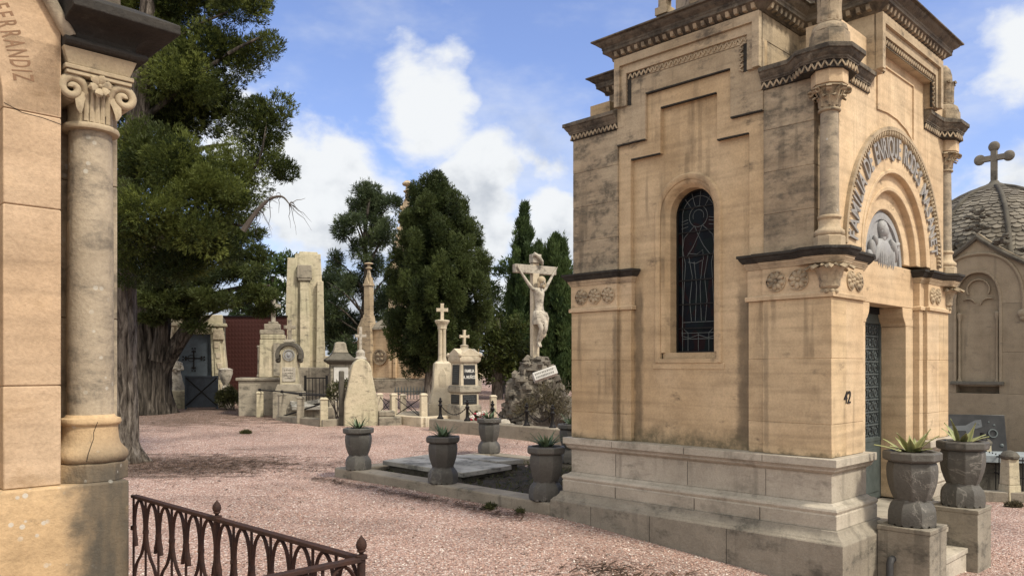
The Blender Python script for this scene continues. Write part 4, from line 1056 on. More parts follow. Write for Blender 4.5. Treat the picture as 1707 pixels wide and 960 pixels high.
# ---- urn planters: octagonal dark marble with scalloped foot
def make_urn():
    r = thing('urn_planter', '', 'planter', (0, 0, 0), 0, 'dark marble urn planters')
    oc = math.pi / 8
    mb = MB(); k = 1 / math.cos(oc)
    mb.lathe(0, 0, [(q * k, z) for q, z in [(.10, .19), (.128, .200), (.132, .21), (.148, .25), (.166, .31), (.176, .37), (.180, .43), (.176, .475), (.166, .50), (.02, .50)]], 8, oc)
    mb.build('bowl', 'urn', r, .006, smooth=28)
    mb = MB(); mb.lathe(0, 0, [(q * k, z) for q, z in [(.160, .498), (.196, .512), (.206, .525), (.206, .572), (.196, .585), (.160, .585), (.155, .56), (.01, .555)]], 8, oc); mb.build('rim', 'urn', r, .005, smooth=28)
    # foot with scallops: faceted bell whose lower edge is cut by little arches
    mb = MB(); n_ = 64; rings = []
    def octr(a, q): return q / math.cos(((a - oc + math.pi / 8) % (math.pi / 4)) - math.pi / 8)
    prof = [(.176, 0), (.179, .06), (.176, .11), (.166, .145), (.145, .175), (.132, .190), (.128, .205)]
    for i, (q, z) in enumerate(prof):
        rings.append([(octr(2 * math.pi * j_ / n_, q) * math.cos(2 * math.pi * j_ / n_), octr(2 * math.pi * j_ / n_, q) * math.sin(2 * math.pi * j_ / n_), z if i else .018 * max(0, math.cos(2 * math.pi * j_ / n_ * 16)) ) for j_ in range(n_)])
    mb.loft(rings); mb.build('foot', 'urn', r, smooth=25)
    mb = MB(); mb.lathe(0, 0, [(.15, .55), (.14, .572), (.06, .585), (.004, .588)], 12); mb.build('potting_soil', 'soil', r)
    return r


def make_plant(cat, name, nleaf, Lr, mt, wd_, seed, spread, label, tint=.5):
    rn = random.Random(seed); r = thing(name, label, cat, (0, 0, 0)); mb = MB()
    for k in range(nleaf):
        a = 2.4 * k + rn.uniform(-.3, .3); L = rn.uniform(*Lr); el_ = rn.uniform(*spread); o = Vector((math.cos(a), math.sin(a), 0)); pts = []; w_ = []
        bx = o * rn.uniform(.01, .07)
        for i in range(7):
            t_ = i / 6; ee = el_ - t_ * .18; pts.append(bx + o * (L * t_ * math.cos(ee)) + Vector((0, 0, L * t_ * math.sin(ee)))); w_.append(wd_ * (.75 + .5 * t_ if t_ < .4 else max(.02, 1.0 * (1 - t_) / .6)))
        nn_ = Vector((-o.x * math.sin(el_), -o.y * math.sin(el_), math.cos(el_)))
        mb.leaf(pts, w_, nn_, wd_ * .18)
    o_ = mb.build('leaves', mt, r, smooth=50)
    at_ = o_.data.attributes.new('tint', 'FLOAT', 'POINT'); n_ = len(o_.data.vertices)
    at_.data.foreach_set('value', np.clip(np.array([.25 + .75 * ((i % 4) in (0, 2)) * rn.uniform(.5, 1) if tint > .6 else rn.uniform(.1, .9) for i in range(n_)]), 0, 1).astype('f'))
    return r


U_SPOTS = [((.0, 7.10), 'leftmost dark marble urn, on the corner of the grave kerb, crossed by a white vein', 1.0, 'aloe'),
           ((.0, 5.14), 'dark marble urn with pale scarred front on the middle of the grave kerb', 1.0, 'aloe'),
           ((2.88, 7.34), 'dark marble urn standing alone at the far corner of the grave kerb', 1.0, 'aloe'),
           ((.0, 3.30), 'plain grey urn on the grave kerb just left of the tan mausoleum', 1.0, 'aloe'),
           ((2.88, 5.42), 'dark urn half hidden behind the left edge of the tan mausoleum', 1.0, 'aloe'),
           ((.765, -.385), 'large dark urn on the nearer stair pedestal by the mausoleum door', 1.04, 'agave'),
           ((2.15, -.40), 'large dark urn on the farther stair pedestal, in front of the gothic tomb', 1.04, 'agave')]
PL = ['small spiky aloe in the leftmost urn on the kerb corner', 'spiky aloe with dry tips in the scarred urn on the kerb', 'low aloe in the urn at the far kerb corner', 'dense upright aloe in the plain grey urn beside the mausoleum', 'aloe with a tall pale leaf in the half hidden urn',
      'yellow striped agave in the urn on the nearer stair pedestal', 'upright yellow striped agave in the urn on the farther stair pedestal']
urn0 = None
for i, ((x, y), lab, scl, kind) in enumerate(U_SPOTS):
    p_ = loc2(x, y); z = (KZ if i < 5 else .262) + .001
    rz = ROT + .04 * ((i * 7) % 5 - 2)
    if urn0 is None: urn0 = make_urn(); u_ = urn0; u_['label'] = lab; u_.location = (p_.x, p_.y, z); u_.rotation_euler = (0, 0, rz)
    else: u_ = copy_thing(urn0, (p_.x, p_.y, z), rz, lab)
    u_.scale = (scl, scl, scl * (1.0 if i < 5 else 1.02)); u_.delta_scale = (1.03, 1.03, 1.04)
    if kind == 'aloe':
        pl = make_plant('aloe', 'aloe_plant', (26, 30, 18, 34, 20)[i], (.12, .22), 'fol_aloe', .018, 20 + i, (.45, 1.35), PL[i])
    else:
        pl = make_plant('agave', 'agave_plant', (14, 8)[i - 5], (.18, .27), 'fol_agave', .036, 24 + i, ((.35, 1.3), (.55, 1.4))[i - 5], PL[i], .9)
    pl.location = (p_.x, p_.y, z + .60 * scl); pl['group'] = 'succulents in the urns'

# ================================================================== generic monument pieces
def cross_into(mb, cx_, cy_, z0, h, w_, t_, arm=.64, flare=0.0, d=None):
    d = d or t_
    zc_ = z0 + h * arm
    if flare:
        mb.poly([(cx_ - t_ / 2, z0), (cx_ + t_ / 2, z0), (cx_ + t_ / 2, zc_ - t_ / 2), (cx_ + w_ / 2 - .02, zc_ - t_ / 2), (cx_ + w_ / 2, zc_ - t_ / 2 - flare), (cx_ + w_ / 2, zc_ + t_ / 2 + flare), (cx_ + w_ / 2 - .02, zc_ + t_ / 2),
                 (cx_ + t_ / 2, zc_ + t_ / 2), (cx_ + t_ / 2, z0 + h - .02), (cx_ + t_ / 2 + flare, z0 + h), (cx_ - t_ / 2 - flare, z0 + h), (cx_ - t_ / 2, z0 + h - .02), (cx_ - t_ / 2, zc_ + t_ / 2), (cx_ - w_ / 2 + .02, zc_ + t_ / 2), (cx_ - w_ / 2, zc_ + t_ / 2 + flare), (cx_ - w_ / 2, zc_ - t_ / 2 - flare), (cx_ - w_ / 2 + .02, zc_ - t_ / 2), (cx_ - t_ / 2, zc_ - t_ / 2)],
                lambda a, b, e: (a, cy_ + e, b), -d / 2, d / 2)
    else:
        mb.poly([(cx_ - t_ / 2, z0), (cx_ + t_ / 2, z0), (cx_ + t_ / 2, zc_ - t_ / 2), (cx_ + w_ / 2, zc_ - t_ / 2), (cx_ + w_ / 2, zc_ + t_ / 2), (cx_ + t_ / 2, zc_ + t_ / 2), (cx_ + t_ / 2, z0 + h), (cx_ - t_ / 2, z0 + h),
                 (cx_ - t_ / 2, zc_ + t_ / 2), (cx_ - w_ / 2, zc_ + t_ / 2), (cx_ - w_ / 2, zc_ - t_ / 2), (cx_ - t_ / 2, zc_ - t_ / 2)], lambda a, b, e: (a, cy_ + e, b), -d / 2, d / 2)


def place(name, label, cat, px, y, rz=0.0, group=None):
    p_ = gr(px, y); return thing(name, label, cat, (p_.x, p_.y, p_.z), rz, group)


def H(py, y, px=853.5):     # height above the gravel of a point seen at row py, distance y
    p_ = at(px, py, y); return p_.z - zg(p_.x, y)


YF = FF
# ---- cippus with rounded head and cross
Y = 19.0; s = Y / F
t_ = place('headstone', 'round-topped cream gravestone with small stone cross, behind the leftmost urn', 'gravestone', 601, Y, .25)
mb = MB(); w0, w1, zt, zs = 56 * s, 35 * s, H(598, Y, 601), H(622, Y, 601)
pts = [(-w0 / 2, -.15), (w0 / 2, -.15), (w0 / 2 * .97, .55), (w1 / 2, zs)] + [(w1 / 2 * math.cos(a), zs + (zt - zs) * math.sin(a)) for a in np.linspace(0.15, math.pi - .15, 14)] + [(-w1 / 2, zs), (-w0 / 2 * .97, .55)]
mb.poly(pts, YF, -.28, .28); mb.build('stone', 'cream', t_, .03)
mb = MB(); mb.lathe(0, 0, [(.13, zt - .03), (.15, zt), (.10, zt + .06), (.11, zt + .16), (.06, zt + .22)], 10); cross_into(mb, 0, 0, zt + .2, H(545, Y, 601) - zt - .2, .27, .07, .62, .015, .07); mb.build('cross', 'statue', t_, .01)
# dark block standing in for the stone's shaded left side
mb = MB(); mb.box(-w0 / 2 - .10, -w0 / 2 + .02, -.1, .3, -.1, H(618, Y, 601)); mb.build('shade_side', 'greydark', t_, .03)
mb = MB(); mb.box(w0 / 2 + .0, w0 / 2 + .55, -.3, .1, -.1, .20); mb.box(w0 / 2 + .0, w0 / 2 + .4, -.25, .1, .20, .34); mb.build('base_block', 'grey', t_, .03)

# ---- white column monument
Y = 20.4; s = Y / F
t_ = place('column_monument', 'pale limestone column monument carrying a plain cross on its capital', 'monument', 737, Y, .18)
zz = lambda py: H(py, Y, 737)
mb = MB(); mb.frustum(0, 0, -.1, zz(672), .72, .72); mb.build('base', 'pale', t_, .015)
mb = MB(); mb.loft([[(-a / 2, -a / 2, z), (a / 2, -a / 2, z), (a / 2, a / 2, z), (-a / 2, a / 2, z)] for a, z in ((.66, zz(672)), (.60, zz(662)), (.52, zz(650)), (.46, zz(636)), (.44, zz(615)), (.42, zz(606)), (.30, zz(602)))]); mb.poly([(-.10, zz(668)), (.10, zz(668)), (.10, zz(625)), (0, zz(612)), (-.10, zz(625))], YF, -.1, .25); mb.build('pedestal', 'pale', t_, .012)
mb = MB()
for a in range(4): mb.lathe(.065 * math.cos(a * math.pi / 2 + .78), .065 * math.sin(a * math.pi / 2 + .78), [(.075, zz(603)), (.058, zz(598)), (.052, zz(595)), (.05, zz(552)), (.055, zz(549))], 12)
mb.build('shaft', 'pale', t_, smooth=50)
mb = MB(); mb.lathe(0, 0, [(.11, zz(549)), (.125, zz(548)), (.12, zz(545)), (.15, zz(541)), (.20, zz(536)), (.20, zz(534)), (.1, zz(533))], 8, math.pi / 8); mb.build('capital', 'pale', t_, .006)
mb = MB(); cross_into(mb, 0, 0, zz(534), zz(506) - zz(534), .30, .085, .62, .012, .085); mb.build('cross', 'pale', t_, .008)

# ---- family monument with black panels
Y = 19.4; s = Y / F
t_ = place('family_monument', 'square pale monument with black inscription panels, gabled cap and cross', 'monument', 774, Y, R(34))
zz = lambda py: H(py, Y, 774)


def sq(mb, prof):
    mb.loft([[(-a / 2, -a / 2, z), (a / 2, -a / 2, z), (a / 2, a / 2, z), (-a / 2, a / 2, z)] for a, z in prof])


mb = MB(); sq(mb, [(.62, -.1), (.62, zz(677)), (.58, zz(674))]); mb.build('base', 'grey', t_, .01)
mb = MB(); sq(mb, [(.52, zz(675)), (.51, zz(655))]); mb.build('lower_die', 'pale', t_, .008)
mb = MB(); sq(mb, [(.53, zz(655)), (.60, zz(653)), (.61, zz(648)), (.56, zz(643)), (.50, zz(642))]); mb.build('middle_cornice', 'grey', t_, .008)
mb = MB(); sq(mb, [(.50, zz(643)), (.455, zz(604))]); mb.build('upper_die', 'pale', t_, .008)
mb = MB(); sq(mb, [(.50, zz(605)), (.58, zz(602)), (.60, zz(597)), (.58, zz(594))]); zg_ = zz(594)
for r_ in range(4):
    i0 = len(mb.v); mb.poly([(-.29, zg_), (.29, zg_), (.29, zg_ + .04), (.0, zz(581)), (-.29, zg_ + .04)], YF, -.05, .295); mb.xf(Matrix.Rotation(r_ * math.pi / 2, 4, 'Z'), i0)
for sx_ in (-1, 1):
    for sy_ in (-1, 1): mb.sphere((sx_ * .285, sy_ * .285, zz(592)), .055, 8, 6)
mb.lathe(0, 0, [(.22, zz(588)), (.12, zz(582)), (.09, zz(578)), (.11, zz(576)), (.05, zz(574))], 10); mb.build('cap', 'pale', t_, .006)
mb = MB(); cross_into(mb, 0, 0, zz(577), zz(550) - zz(577), .26, .06, .60, .016, .06); mb.build('cross', 'pale', t_, .006)
for k, face in ((0, 'front'), (3, 'side')):
    rot = Matrix.Rotation(-math.pi / 2 if k else 0, 4, 'Z')
    for (zlo, zhi, off, wd2) in ((zz(641), zz(608), .253, .165), (zz(673), zz(657), .262, .20)):
        pn = MB(); a_ = (.228 + .004) if zhi > zz(645) else .262
        tilt = (.25 - .2275) / (zz(604) - zz(643)) if zhi > zz(645) else .005 / (zz(655) - zz(675))
        dd = lambda z: (.250 if zhi > zz(645) else .260) - tilt * (z - (zz(643) if zhi > zz(645) else zz(675)))
        pn.loft([[(-wd2, -dd(zlo) - .008, zlo), (wd2, -dd(zlo) - .008, zlo), (wd2, -dd(zlo) + .05, zlo), (-wd2, -dd(zlo) + .05, zlo)], [(-wd2, -dd(zhi) - .008, zhi), (wd2, -dd(zhi) - .008, zhi), (wd2, -dd(zhi) + .05, zhi), (-wd2, -dd(zhi) + .05, zhi)]])
        pn.xf(rot); pn = pn.build('inscription_panel', 'black', t_, .003)
        lt = MB(); zm = (zlo + zhi) / 2
        fm0 = lambda zc_: (lambda x, y, z: (x, -dd(zc_ + y) - .009 - z, zc_ + y))
        if zhi > zz(645) and k == 0:
            text_into(lt, 'FAMILIA', .105, .002, fm0(zm + .06), condense=.72, bold=.004); text_into(lt, 'A. MUÑOZ', .105, .002, fm0(zm - .09), condense=.68, bold=.004)
        else:
            nl = 8 if zhi > zz(645) and k else 3
            for q in range(nl):      # worn lines of small, unreadable inscription
                zc_ = zhi - .05 - q * (zhi - zlo - .08) / nl; rn = random.Random(q + k * 9); x = -wd2 * rn.uniform(.55, .8)
                while x < wd2 * .65:
                    L = rn.uniform(.012, .03); lt.box(x, x + L, -dd(zc_) - .0095, -dd(zc_) - .0085, zc_ - .008, zc_ + .008); x += L + rn.uniform(.008, .02)
        lt.xf(rot); lt.build('lettering', 'whitetext' if (k == 0 and zhi > zz(645)) else 'lead', pn, smooth=0)
from mathutils import noise as mnoise


def rock(mb, c, r, seed, sc_=(1, 1, 1), n=14, m_=9, rough=.35):
    i0 = len(mb.v); mb.sphere((0, 0, 0), 1, n, m_)
    o = Vector((seed * 3.1, seed * 1.7, seed * .9))
    out = []
    for q in mb.v[i0:]:
        d = Vector(q); k = 1 + rough * mnoise.noise(d * 1.3 + o) + rough * .6 * mnoise.noise(d * 3.1 + o)
        out.append((c[0] + d.x * r * k * sc_[0], c[1] + d.y * r * k * sc_[1], c[2] + d.z * r * k * sc_[2]))
    mb.v[i0:] = out


# ---- far left: portal tomb with blue-grey door
Y = 24.5; s = Y / F
t_ = place('portal_tomb', 'ornate pale stone tomb front with slanting jambs and a blue-grey metal door', 'tomb', 322, Y, .30)
zz = lambda py: H(py, Y, 322)
zt = zz(532)
mb = MB(); mb.box(-1.25, .86, .35, 2.2, -.2, zt + .1); mb.build('wall', 'greydark', t_, .02)
for sx_ in (-1, 1):
    mb = MB(); mb.loft([[(sx_ * .58, -.05, -.1), (sx_ * 1.10, -.05, -.1), (sx_ * 1.12, .36, -.1), (sx_ * .58, .36, -.1)], [(sx_ * .50, .02, zt - .45), (sx_ * .86, .02, zt - .45), (sx_ * .9, .36, zt - .45), (sx_ * .50, .36, zt - .45)]])
    mb.loft([[(sx_ * .66, -.09, .1), (sx_ * .98, -.09, .1), (sx_ * .98, .0, .1), (sx_ * .66, .0, .1)], [(sx_ * .60, -.03, zt - .6), (sx_ * .78, -.03, zt - .6), (sx_ * .78, .05, zt - .6), (sx_ * .60, .05, zt - .6)]])
    mb.build('jamb', 'cream', t_, .02)
    mb = MB()
    for k in range(5): mb.frustum(sx_ * (.86 - .045 * k), -.08 + .012 * k, .5 + k * .32, .68 + k * .32, .12, .05, .16, .06)
    mb.frustum(sx_ * .74, -.02, zt - .62, zt - .30, .34, .12, .26, .16); mb.sphere((sx_ * .70, -.05, zt - .48), .10, 8, 6, (1, .6, 1.2)); mb.build('jamb_ornament', 'pale', t_, .01)
mb = MB(); mb.box(-.90, .90, .0, .36, zt - .45, zt - .22); mb.box(-.98, .98, -.10, .36, zt - .22, zt - .12); mb.box(-.85, .85, .0, .36, zt - .12, zt + .15)
for k in range(9): mb.frustum(-.8 + k * .2, -.03, zt - .42, zt - .26, .10, .05, .14, .08)
mb.build('lintel', 'cream', t_, .015)
mb = MB(); mb.box(-.52, .52, .20, .26, .02, zt - .45); mb.box(-.42, .42, .185, .20, .15, zt - .6); dr = mb.build('door', 'bluemetal', t_, .008)
mb = MB(); cz = zz(597)
mb.box(-.02, .02, .165, .186, cz - .34, cz + .26); mb.box(-.27, .27, .165, .186, cz - .02, cz + .02)
for a, b in ((-.27, cz), (.27, cz), (0, cz + .26), (0, cz - .34)):
    for q in (-1, 1):
        for r_ in (-1, 1): mb.sphere((a + q * .04, .175, b + r_ * .045), .028, 6, 5)
mb.arc(FF, -.07, cz, .09, .11, -.186, -.165, 0, 6.28, 14); mb.build('door_cross', 'iron', dr)
mb = MB(); mb.box(-1.2, 1.2, -.55, .35, -.2, .02); mb.build('step', 'kerb', t_, .02)

Y = 23.2
t_ = place('metal_gate', 'dark blue metal gate panel braced with a diagonal cross, before the tomb door', 'gate', 336, Y, .12)
h_ = H(627, Y, 336); w_ = .88
mb = MB(); mb.box(-w_ / 2, w_ / 2, -.01, .01, .05, h_); mb.build('panel', 'darkblue', t_)
mb = MB()
for q in (-w_ / 2, w_ / 2): mb.box(q - .03, q + .03, -.03, .03, -.05, h_ + .02)
mb.box(-w_ / 2 + .03, w_ / 2 - .03, -.028, .028, h_ - .05, h_ + .01); mb.box(-w_ / 2 + .03, w_ / 2 - .03, -.028, .028, .06, .11); mb.build('frame', 'darkblue', t_, .004)
mb = MB()
for q in (-1, 1): mb.tube([(-q * w_ / 2, -.03, .1), (q * w_ / 2, -.03, h_ - .04)], .018, 6)
mb.build('brace', 'iron', t_)

Y = 23.6
t_ = place('angel_statue', 'pale draped stone figure standing on a block beside the big tree trunk', 'statue', 293, Y, .3)
zz = lambda py: H(py, Y, 293)
mb = MB(); mb.box(-.34, .34, -.34, .34, -.1, zz(650)); mb.build('pedestal', 'cream', t_, .03)
z0 = zz(650)
mb = MB(); Hh = zz(592) - z0
mb.lathe(0, 0, [(.25, z0), (.23, z0 + .1 * Hh), (.17, z0 + .35 * Hh), (.135, z0 + .52 * Hh), (.125, z0 + .6 * Hh), (.155, z0 + .73 * Hh), (.14, z0 + .81 * Hh), (.05, z0 + .845 * Hh), (.045, z0 + .87 * Hh)], 36, .0, 1, .8, wave=lambda a, z: .13 * math.sin(9 * a + 5 * z) * max(0, 1 - (z - z0) / Hh * 1.1))
mb.sphere((.02, -.05, z0 + .925 * Hh), .075 * 1.0, 12, 9, (.85, 1, 1.2)); mb.sphere((.02, -.02, z0 + .945 * Hh), .078, 10, 8, (1, 1, 1.05))
for sx_ in (-1, 1):
    mb.tube([(sx_ * .13, 0, z0 + .77 * Hh), (sx_ * .19, -.05, z0 + .60 * Hh), (sx_ * .07, -.18, z0 + .57 * Hh), (sx_ * .01, -.20, z0 + .63 * Hh)], [.055, .05, .04, .03], 8)
mb.build('figure', 'statue', t_, smooth=70)

Y = 23.8
t_ = place('stone_vase', 'pale stone vase with dark band on a pillar, right of the metal gate', 'vase', 376, Y)
zz = lambda py: H(py, Y, 376)
mb = MB(); mb.frustum(0, 0, -.1, zz(648), .30, .30); mb.build('pillar', 'grey', t_, .02)
mb = MB(); mb.lathe(0, 0, [(.08, zz(648)), (.12, zz(646)), (.07, zz(642)), (.14, zz(634)), (.21, zz(622)), (.20, zz(618)), (.215, zz(616)), (.14, zz(614)), (.05, zz(613))], 20); mb.build('vase', 'statue', t_, smooth=50)

Y = 26.5
a = gr(352, Y); b = gr(478, Y)
t_ = thing('red_wall', 'tall dark red clad wall between the ornate tomb and the stepped tomb', 'wall', (a.x, a.y, a.z))
mb = MB(); mb.box(0, b.x - a.x, 0, .25, -.2, H(528, Y, 400)); mb.build('cladding', 'red', t_)
mb = MB(); mb.box(-.02, b.x - a.x + .02, -.04, .29, H(528, Y, 400), H(526, Y, 400)); mb.build('coping', 'iron', t_)

# ---- stepped tomb with cross
Y = 21.8
t_ = place('stepped_tomb', 'stepped weathered tomb topped by a thick grey stone cross', 'tomb', 455, Y, .2)
zz = lambda py: H(py, Y, 455); s = Y / F
mb = MB(); mb.box(-.85, .45, -.45, .6, -.1, zz(634)); mb.box(-.92, .5, -.5, .65, zz(634), zz(629)); mb.build('base', 'grey', t_, .02)
mb = MB(); mb.frustum(.0, .1, zz(629), zz(566), .72, .60, .66, .55); mb.frustum(0, .1, zz(566), zz(558), .64, .56); mb.build('body', 'cream', t_, .02)
mb = MB(); mb.frustum(-.03, .1, zz(558), zz(550), .62, .5); mb.frustum(-.02, .1, zz(550), zz(540), .42, .4); mb.frustum(.0, .1, zz(540), zz(536), .26, .3); mb.build('stepped_top', 'grey', t_, .02)
mb = MB(); mb.lathe(-.36, -.12, [(.05, zz(628)), (.06, zz(626)), (.035, zz(622)), (.035, zz(582)), (.06, zz(578)), (.05, zz(576))], 10); mb.frustum(.12, -.215, zz(626), zz(572), .16, .08); mb.build('colonnette', 'grey', t_)
mb = MB(); cross_into(mb, 0, .1, zz(537), zz(496) - zz(537), .40, .115, .66, .0, .13); mb.build('cross', 'statue', t_, .02)

# ---- round-headed stele
Y = 20.8
t_ = place('headstone', 'round-headed gravestone with dark hood moulding, oval medallion and small cross on top', 'gravestone', 483, Y, .12)
zz = lambda py: H(py, Y, 483); s = Y / F
mb = MB(); mb.box(-.40, .40, -.25, .25, -.1, zz(652)); mb.frustum(0, 0, zz(652), zz(640), .72, .42, .58, .36); mb.build('base', 'grey', t_, .02)
mb = MB(); zc_ = zz(592); arch_ = [(-.23, zz(641)), (.23, zz(641)), (.21, zc_)] + [(.25 * math.cos(a_), zc_ + .25 * math.sin(a_)) for a_ in np.linspace(0, math.pi, 18)] + [(-.21, zc_)]
mb.poly(arch_, YF, -.14, .14); mb.build('stone', 'cream', t_, .012)
mb = MB(); mb.arc(FF, 0, zc_, .25, .345, -.17, .19, -.35, math.pi + .35, 24)
for sx_ in (-1, 1): mb.sphere((sx_ * .29, -.05, zc_ - .13), .075, 8, 6)
mb.build('hood_moulding', 'greydark', t_, .012)
mb = MB(); mb.arc(FF, 0, zc_, .125, .15, .13, .165, 0, 6.283, 22); mb.lathe(0, 0, [(.1, 0), (.1, .02)], 16); mb.v[-32:] = [(x, -.14 - z, zc_ + y) for x, y, z in mb.v[-32:]]; mb.sphere((0, -.165, zc_ + .01), .05, 8, 6, (.8, .5, 1.1)); mb.build('medallion', 'relief', t_)
mb = MB(); mb.box(-.17, .17, -.156, -.13, zz(636), zz(612)); pn = mb.build('plaque', 'statue', t_, .01)
mb = MB(); rn = random.Random(5)
for q in range(4):
    x = -.12 + .02 * (q % 2)
    while x < .10: L = rn.uniform(.015, .04); mb.box(x, x + L, -.1585, -.1555, zz(614) - .06 - q * .07, zz(614) - .04 - q * .07); x += L + .012
mb.build('inscription', 'greydark', pn, smooth=0)
mb = MB(); mb.frustum(0, 0, zc_ + .34, zc_ + .42, .3, .3, .2, .2); cross_into(mb, 0, 0, zc_ + .42, zz(533) - zc_ - .42, .30, .09, .62, .01, .09); mb.build('cross', 'grey', t_, .012)

# ---- big tapering pylon
Y = 27.0; s = Y / F
t_ = place('pylon_monument', 'tall cream tapering pylon monument with a central rib and stepped shoulder', 'monument', 508, Y, .28)
zz = lambda py: H(py, Y, 508)
mb = MB(); mb.frustum(.10, .2, -.2, zz(424), 1.30, 1.2, .84, .8); mb.frustum(-.42, .1, -.2, zz(432), .62, 1.0, .30, .66); mb.frustum(.12, .2, zz(424), zz(420), .62, .6, .60, .58); mb.frustum(.50, .05, -.2, zz(470), .34, 1.25, .20, .95); mb.build('shaft', 'cream', t_, .02)
mb = MB(); mb.loft([[(-.18, -.62, -.2), (.16, -.62, -.2), (.16, 0, -.2), (-.18, 0, -.2)], [(-.16, -.36, zz(462)), (.14, -.36, zz(462)), (.14, .1, zz(462)), (-.16, .1, zz(462))]]); mb.build('rib', 'cream', t_, .02)
mb = MB(); mb.frustum(-.02, -.20, zz(466), zz(444), .50, .46, .46, .40); mb.frustum(-.02, -.22, zz(470), zz(466), .42, .40); mb.build('shoulder_block', 'grey', t_, .02)
mb = MB(); mb.box(-.85, .85, -.80, .95, -.2, zz(612)); mb.build('base', 'grey', t_, .03)

# ---- dark-capped pedestal
Y = 22.6
t_ = place('pedestal_tomb', 'stone pedestal tomb with a dark flared cap and broken top', 'tomb', 567, Y, .3)
zz = lambda py: H(py, Y, 567)
mb = MB(); mb.frustum(0, 0, -.1, zz(606), .62, .6, .58, .56); mb.build('body', 'grey', t_, .02)
mb = MB(); sq(mb, [(.62, zz(607)), (.86, zz(602)), (.88, zz(599)), (.66, zz(595)), (.52, zz(591)), (.42, zz(588))]); mb.build('cap', 'greydark', t_, .015)
mb = MB(); sq(mb, [(.44, zz(588)), (.36, zz(582)), (.30, zz(572)), (.2, zz(570))]); mb.build('top_block', 'grey', t_, .02)
mb = MB(); mb.box(-.2, .2, -.306, -.28, zz(636), zz(612)); mb.build('plaque', 'white', t_, .005)


# ---- stone posts with rails: the little enclosure at the left
def stone_post(px, y, ptop, pbot, w_, mt, label, grp, cap=True):
    p_ = gr(px, y); h_ = H(ptop, y, px); t_ = thing('stone_post', label, 'post', (p_.x, p_.y, p_.z), .3 + .1 * (px % 3), grp)
    mb = MB(); mb.frustum(0, 0, -.1, h_ - .06, w_, w_, w_ * .9, w_ * .9); mb.build('shaft', mt, t_, .015)
    mb = MB(); mb.loft([[(a * math.cos(q + .785), a * math.sin(q + .785), z) for q in (0, math.pi / 2, math.pi, 3 * math.pi / 2)] for a, z in ((w_ * .72, h_ - .06), (w_ * .74, h_ - .04), (w_ * .5, h_ - .005), (w_ * .2, h_))]); mb.build('cap', mt, t_, .008)
    return p_, h_


g_ = 'grey stone posts of the railed plot'
PS = []
for px, y, lab in ((433, 20.9, 'leftmost grey stone post of the railed plot, alone before the stepped tomb'), (470, 20.0, 'second grey stone post from the left, at the bend of the plot kerb'), (501, 19.3, 'third grey stone post, below the round-headed gravestone'), (540, 18.7, 'tall pale stone post at the right corner of the railed plot'), (553, 20.6, 'grey stone post standing behind the pale corner post')):
    PS.append(stone_post(px, y, {433: 652, 470: 655, 501: 660, 540: 662, 553: 660}[px], 0, .19, 'cream' if px in (433, 540) else 'grey', lab, g_))
t_ = thing('iron_rail', 'dark iron pipe rail with round knobs on top of the grey stone posts', 'railing')
mb = MB(); tops = [(p_.x, p_.y, p_.z + h_ + .035) for p_, h_ in PS[:4]]
mb.tube(tops, .016, 8); mb.tube([tops[1], (PS[4][0].x, PS[4][0].y, PS[4][0].z + PS[4][1] + .03)], .016, 8); mb.build('rail', 'iron', t_)
kn = MB()
for q in tops: kn.sphere(q, .045, 8, 6)
kn.build('knobs', 'iron', t_)
mb = MB(); mb.tube([(PS[1][0].x, PS[1][0].y, PS[1][0].z + .10), (PS[3][0].x, PS[3][0].y, PS[3][0].z + .55)], .02, 6); mb.build('fallen_rail', 'iron', t_)
a, b, c = PS[1][0], PS[3][0], gr(600, 19.4)
t_ = thing('plot_kerb', 'low grey kerb under the railed stone posts', 'kerb')
for p_, q_ in ((a, b), (b, c)):
    d = (q_ - p_); d.z = 0; L = d.length; mb = MB(); mb.box(-.1, L, -.12, .12, -.15, .15); mb.xf(Matrix.Translation((p_.x, p_.y, (p_.z + q_.z) / 2)) @ Matrix.Rotation(math.atan2(d.y, d.x), 4, 'Z')); mb.build('kerb_stone', 'kerb', t_, .02)
t_ = place('stone_slab', 'broken pale slabs heaped inside the railed plot', 'slab', 512, 20.5)
mb = MB()
for k, (x, y, z, w2, d2, rx_, rz_) in enumerate(((0, 0, .32, .8, .6, .12, .3), (.3, .3, .42, .7, .5, -.14, 1.0), (-.3, .3, .38, .6, .5, .1, 2.0))):
    i0 = len(mb.v); mb.box(-w2 / 2, w2 / 2, -d2 / 2, d2 / 2, -.05, .05); mb.xf(Matrix.Translation((x, y, z)) @ Matrix.Rotation(rz_, 4, 'Z') @ Matrix.Rotation(rx_, 4, 'X'), i0)
mb.build('slabs', 'slab', t_, .01); mb = MB(); mb.box(-.5, .7, -.1, .6, 0, .30); mb.build('bed', 'grey', t_, .02)
# small black railing behind the stele
t_ = place('iron_railing', 'short black iron railing beside the round-headed gravestone', 'railing', 527, 21.0, .1)
mb = MB(); hh = H(627, 21.0, 527)
for k in range(7): mb.box(-.28 + k * .093 - .009, -.28 + k * .093 + .009, -.009, .009, 0, hh - .03)
for k in (0, 6): mb.box(-.28 + k * .093 - .03, -.28 + k * .093 + .03, -.03, .03, 0, hh + .02)
mb.box(-.29, .29, -.012, .012, hh - .06, hh - .03); mb.box(-.29, .29, -.012, .012, .15, .18); mb.build('bars', 'iron', t_)
for k in (0, 6): pass

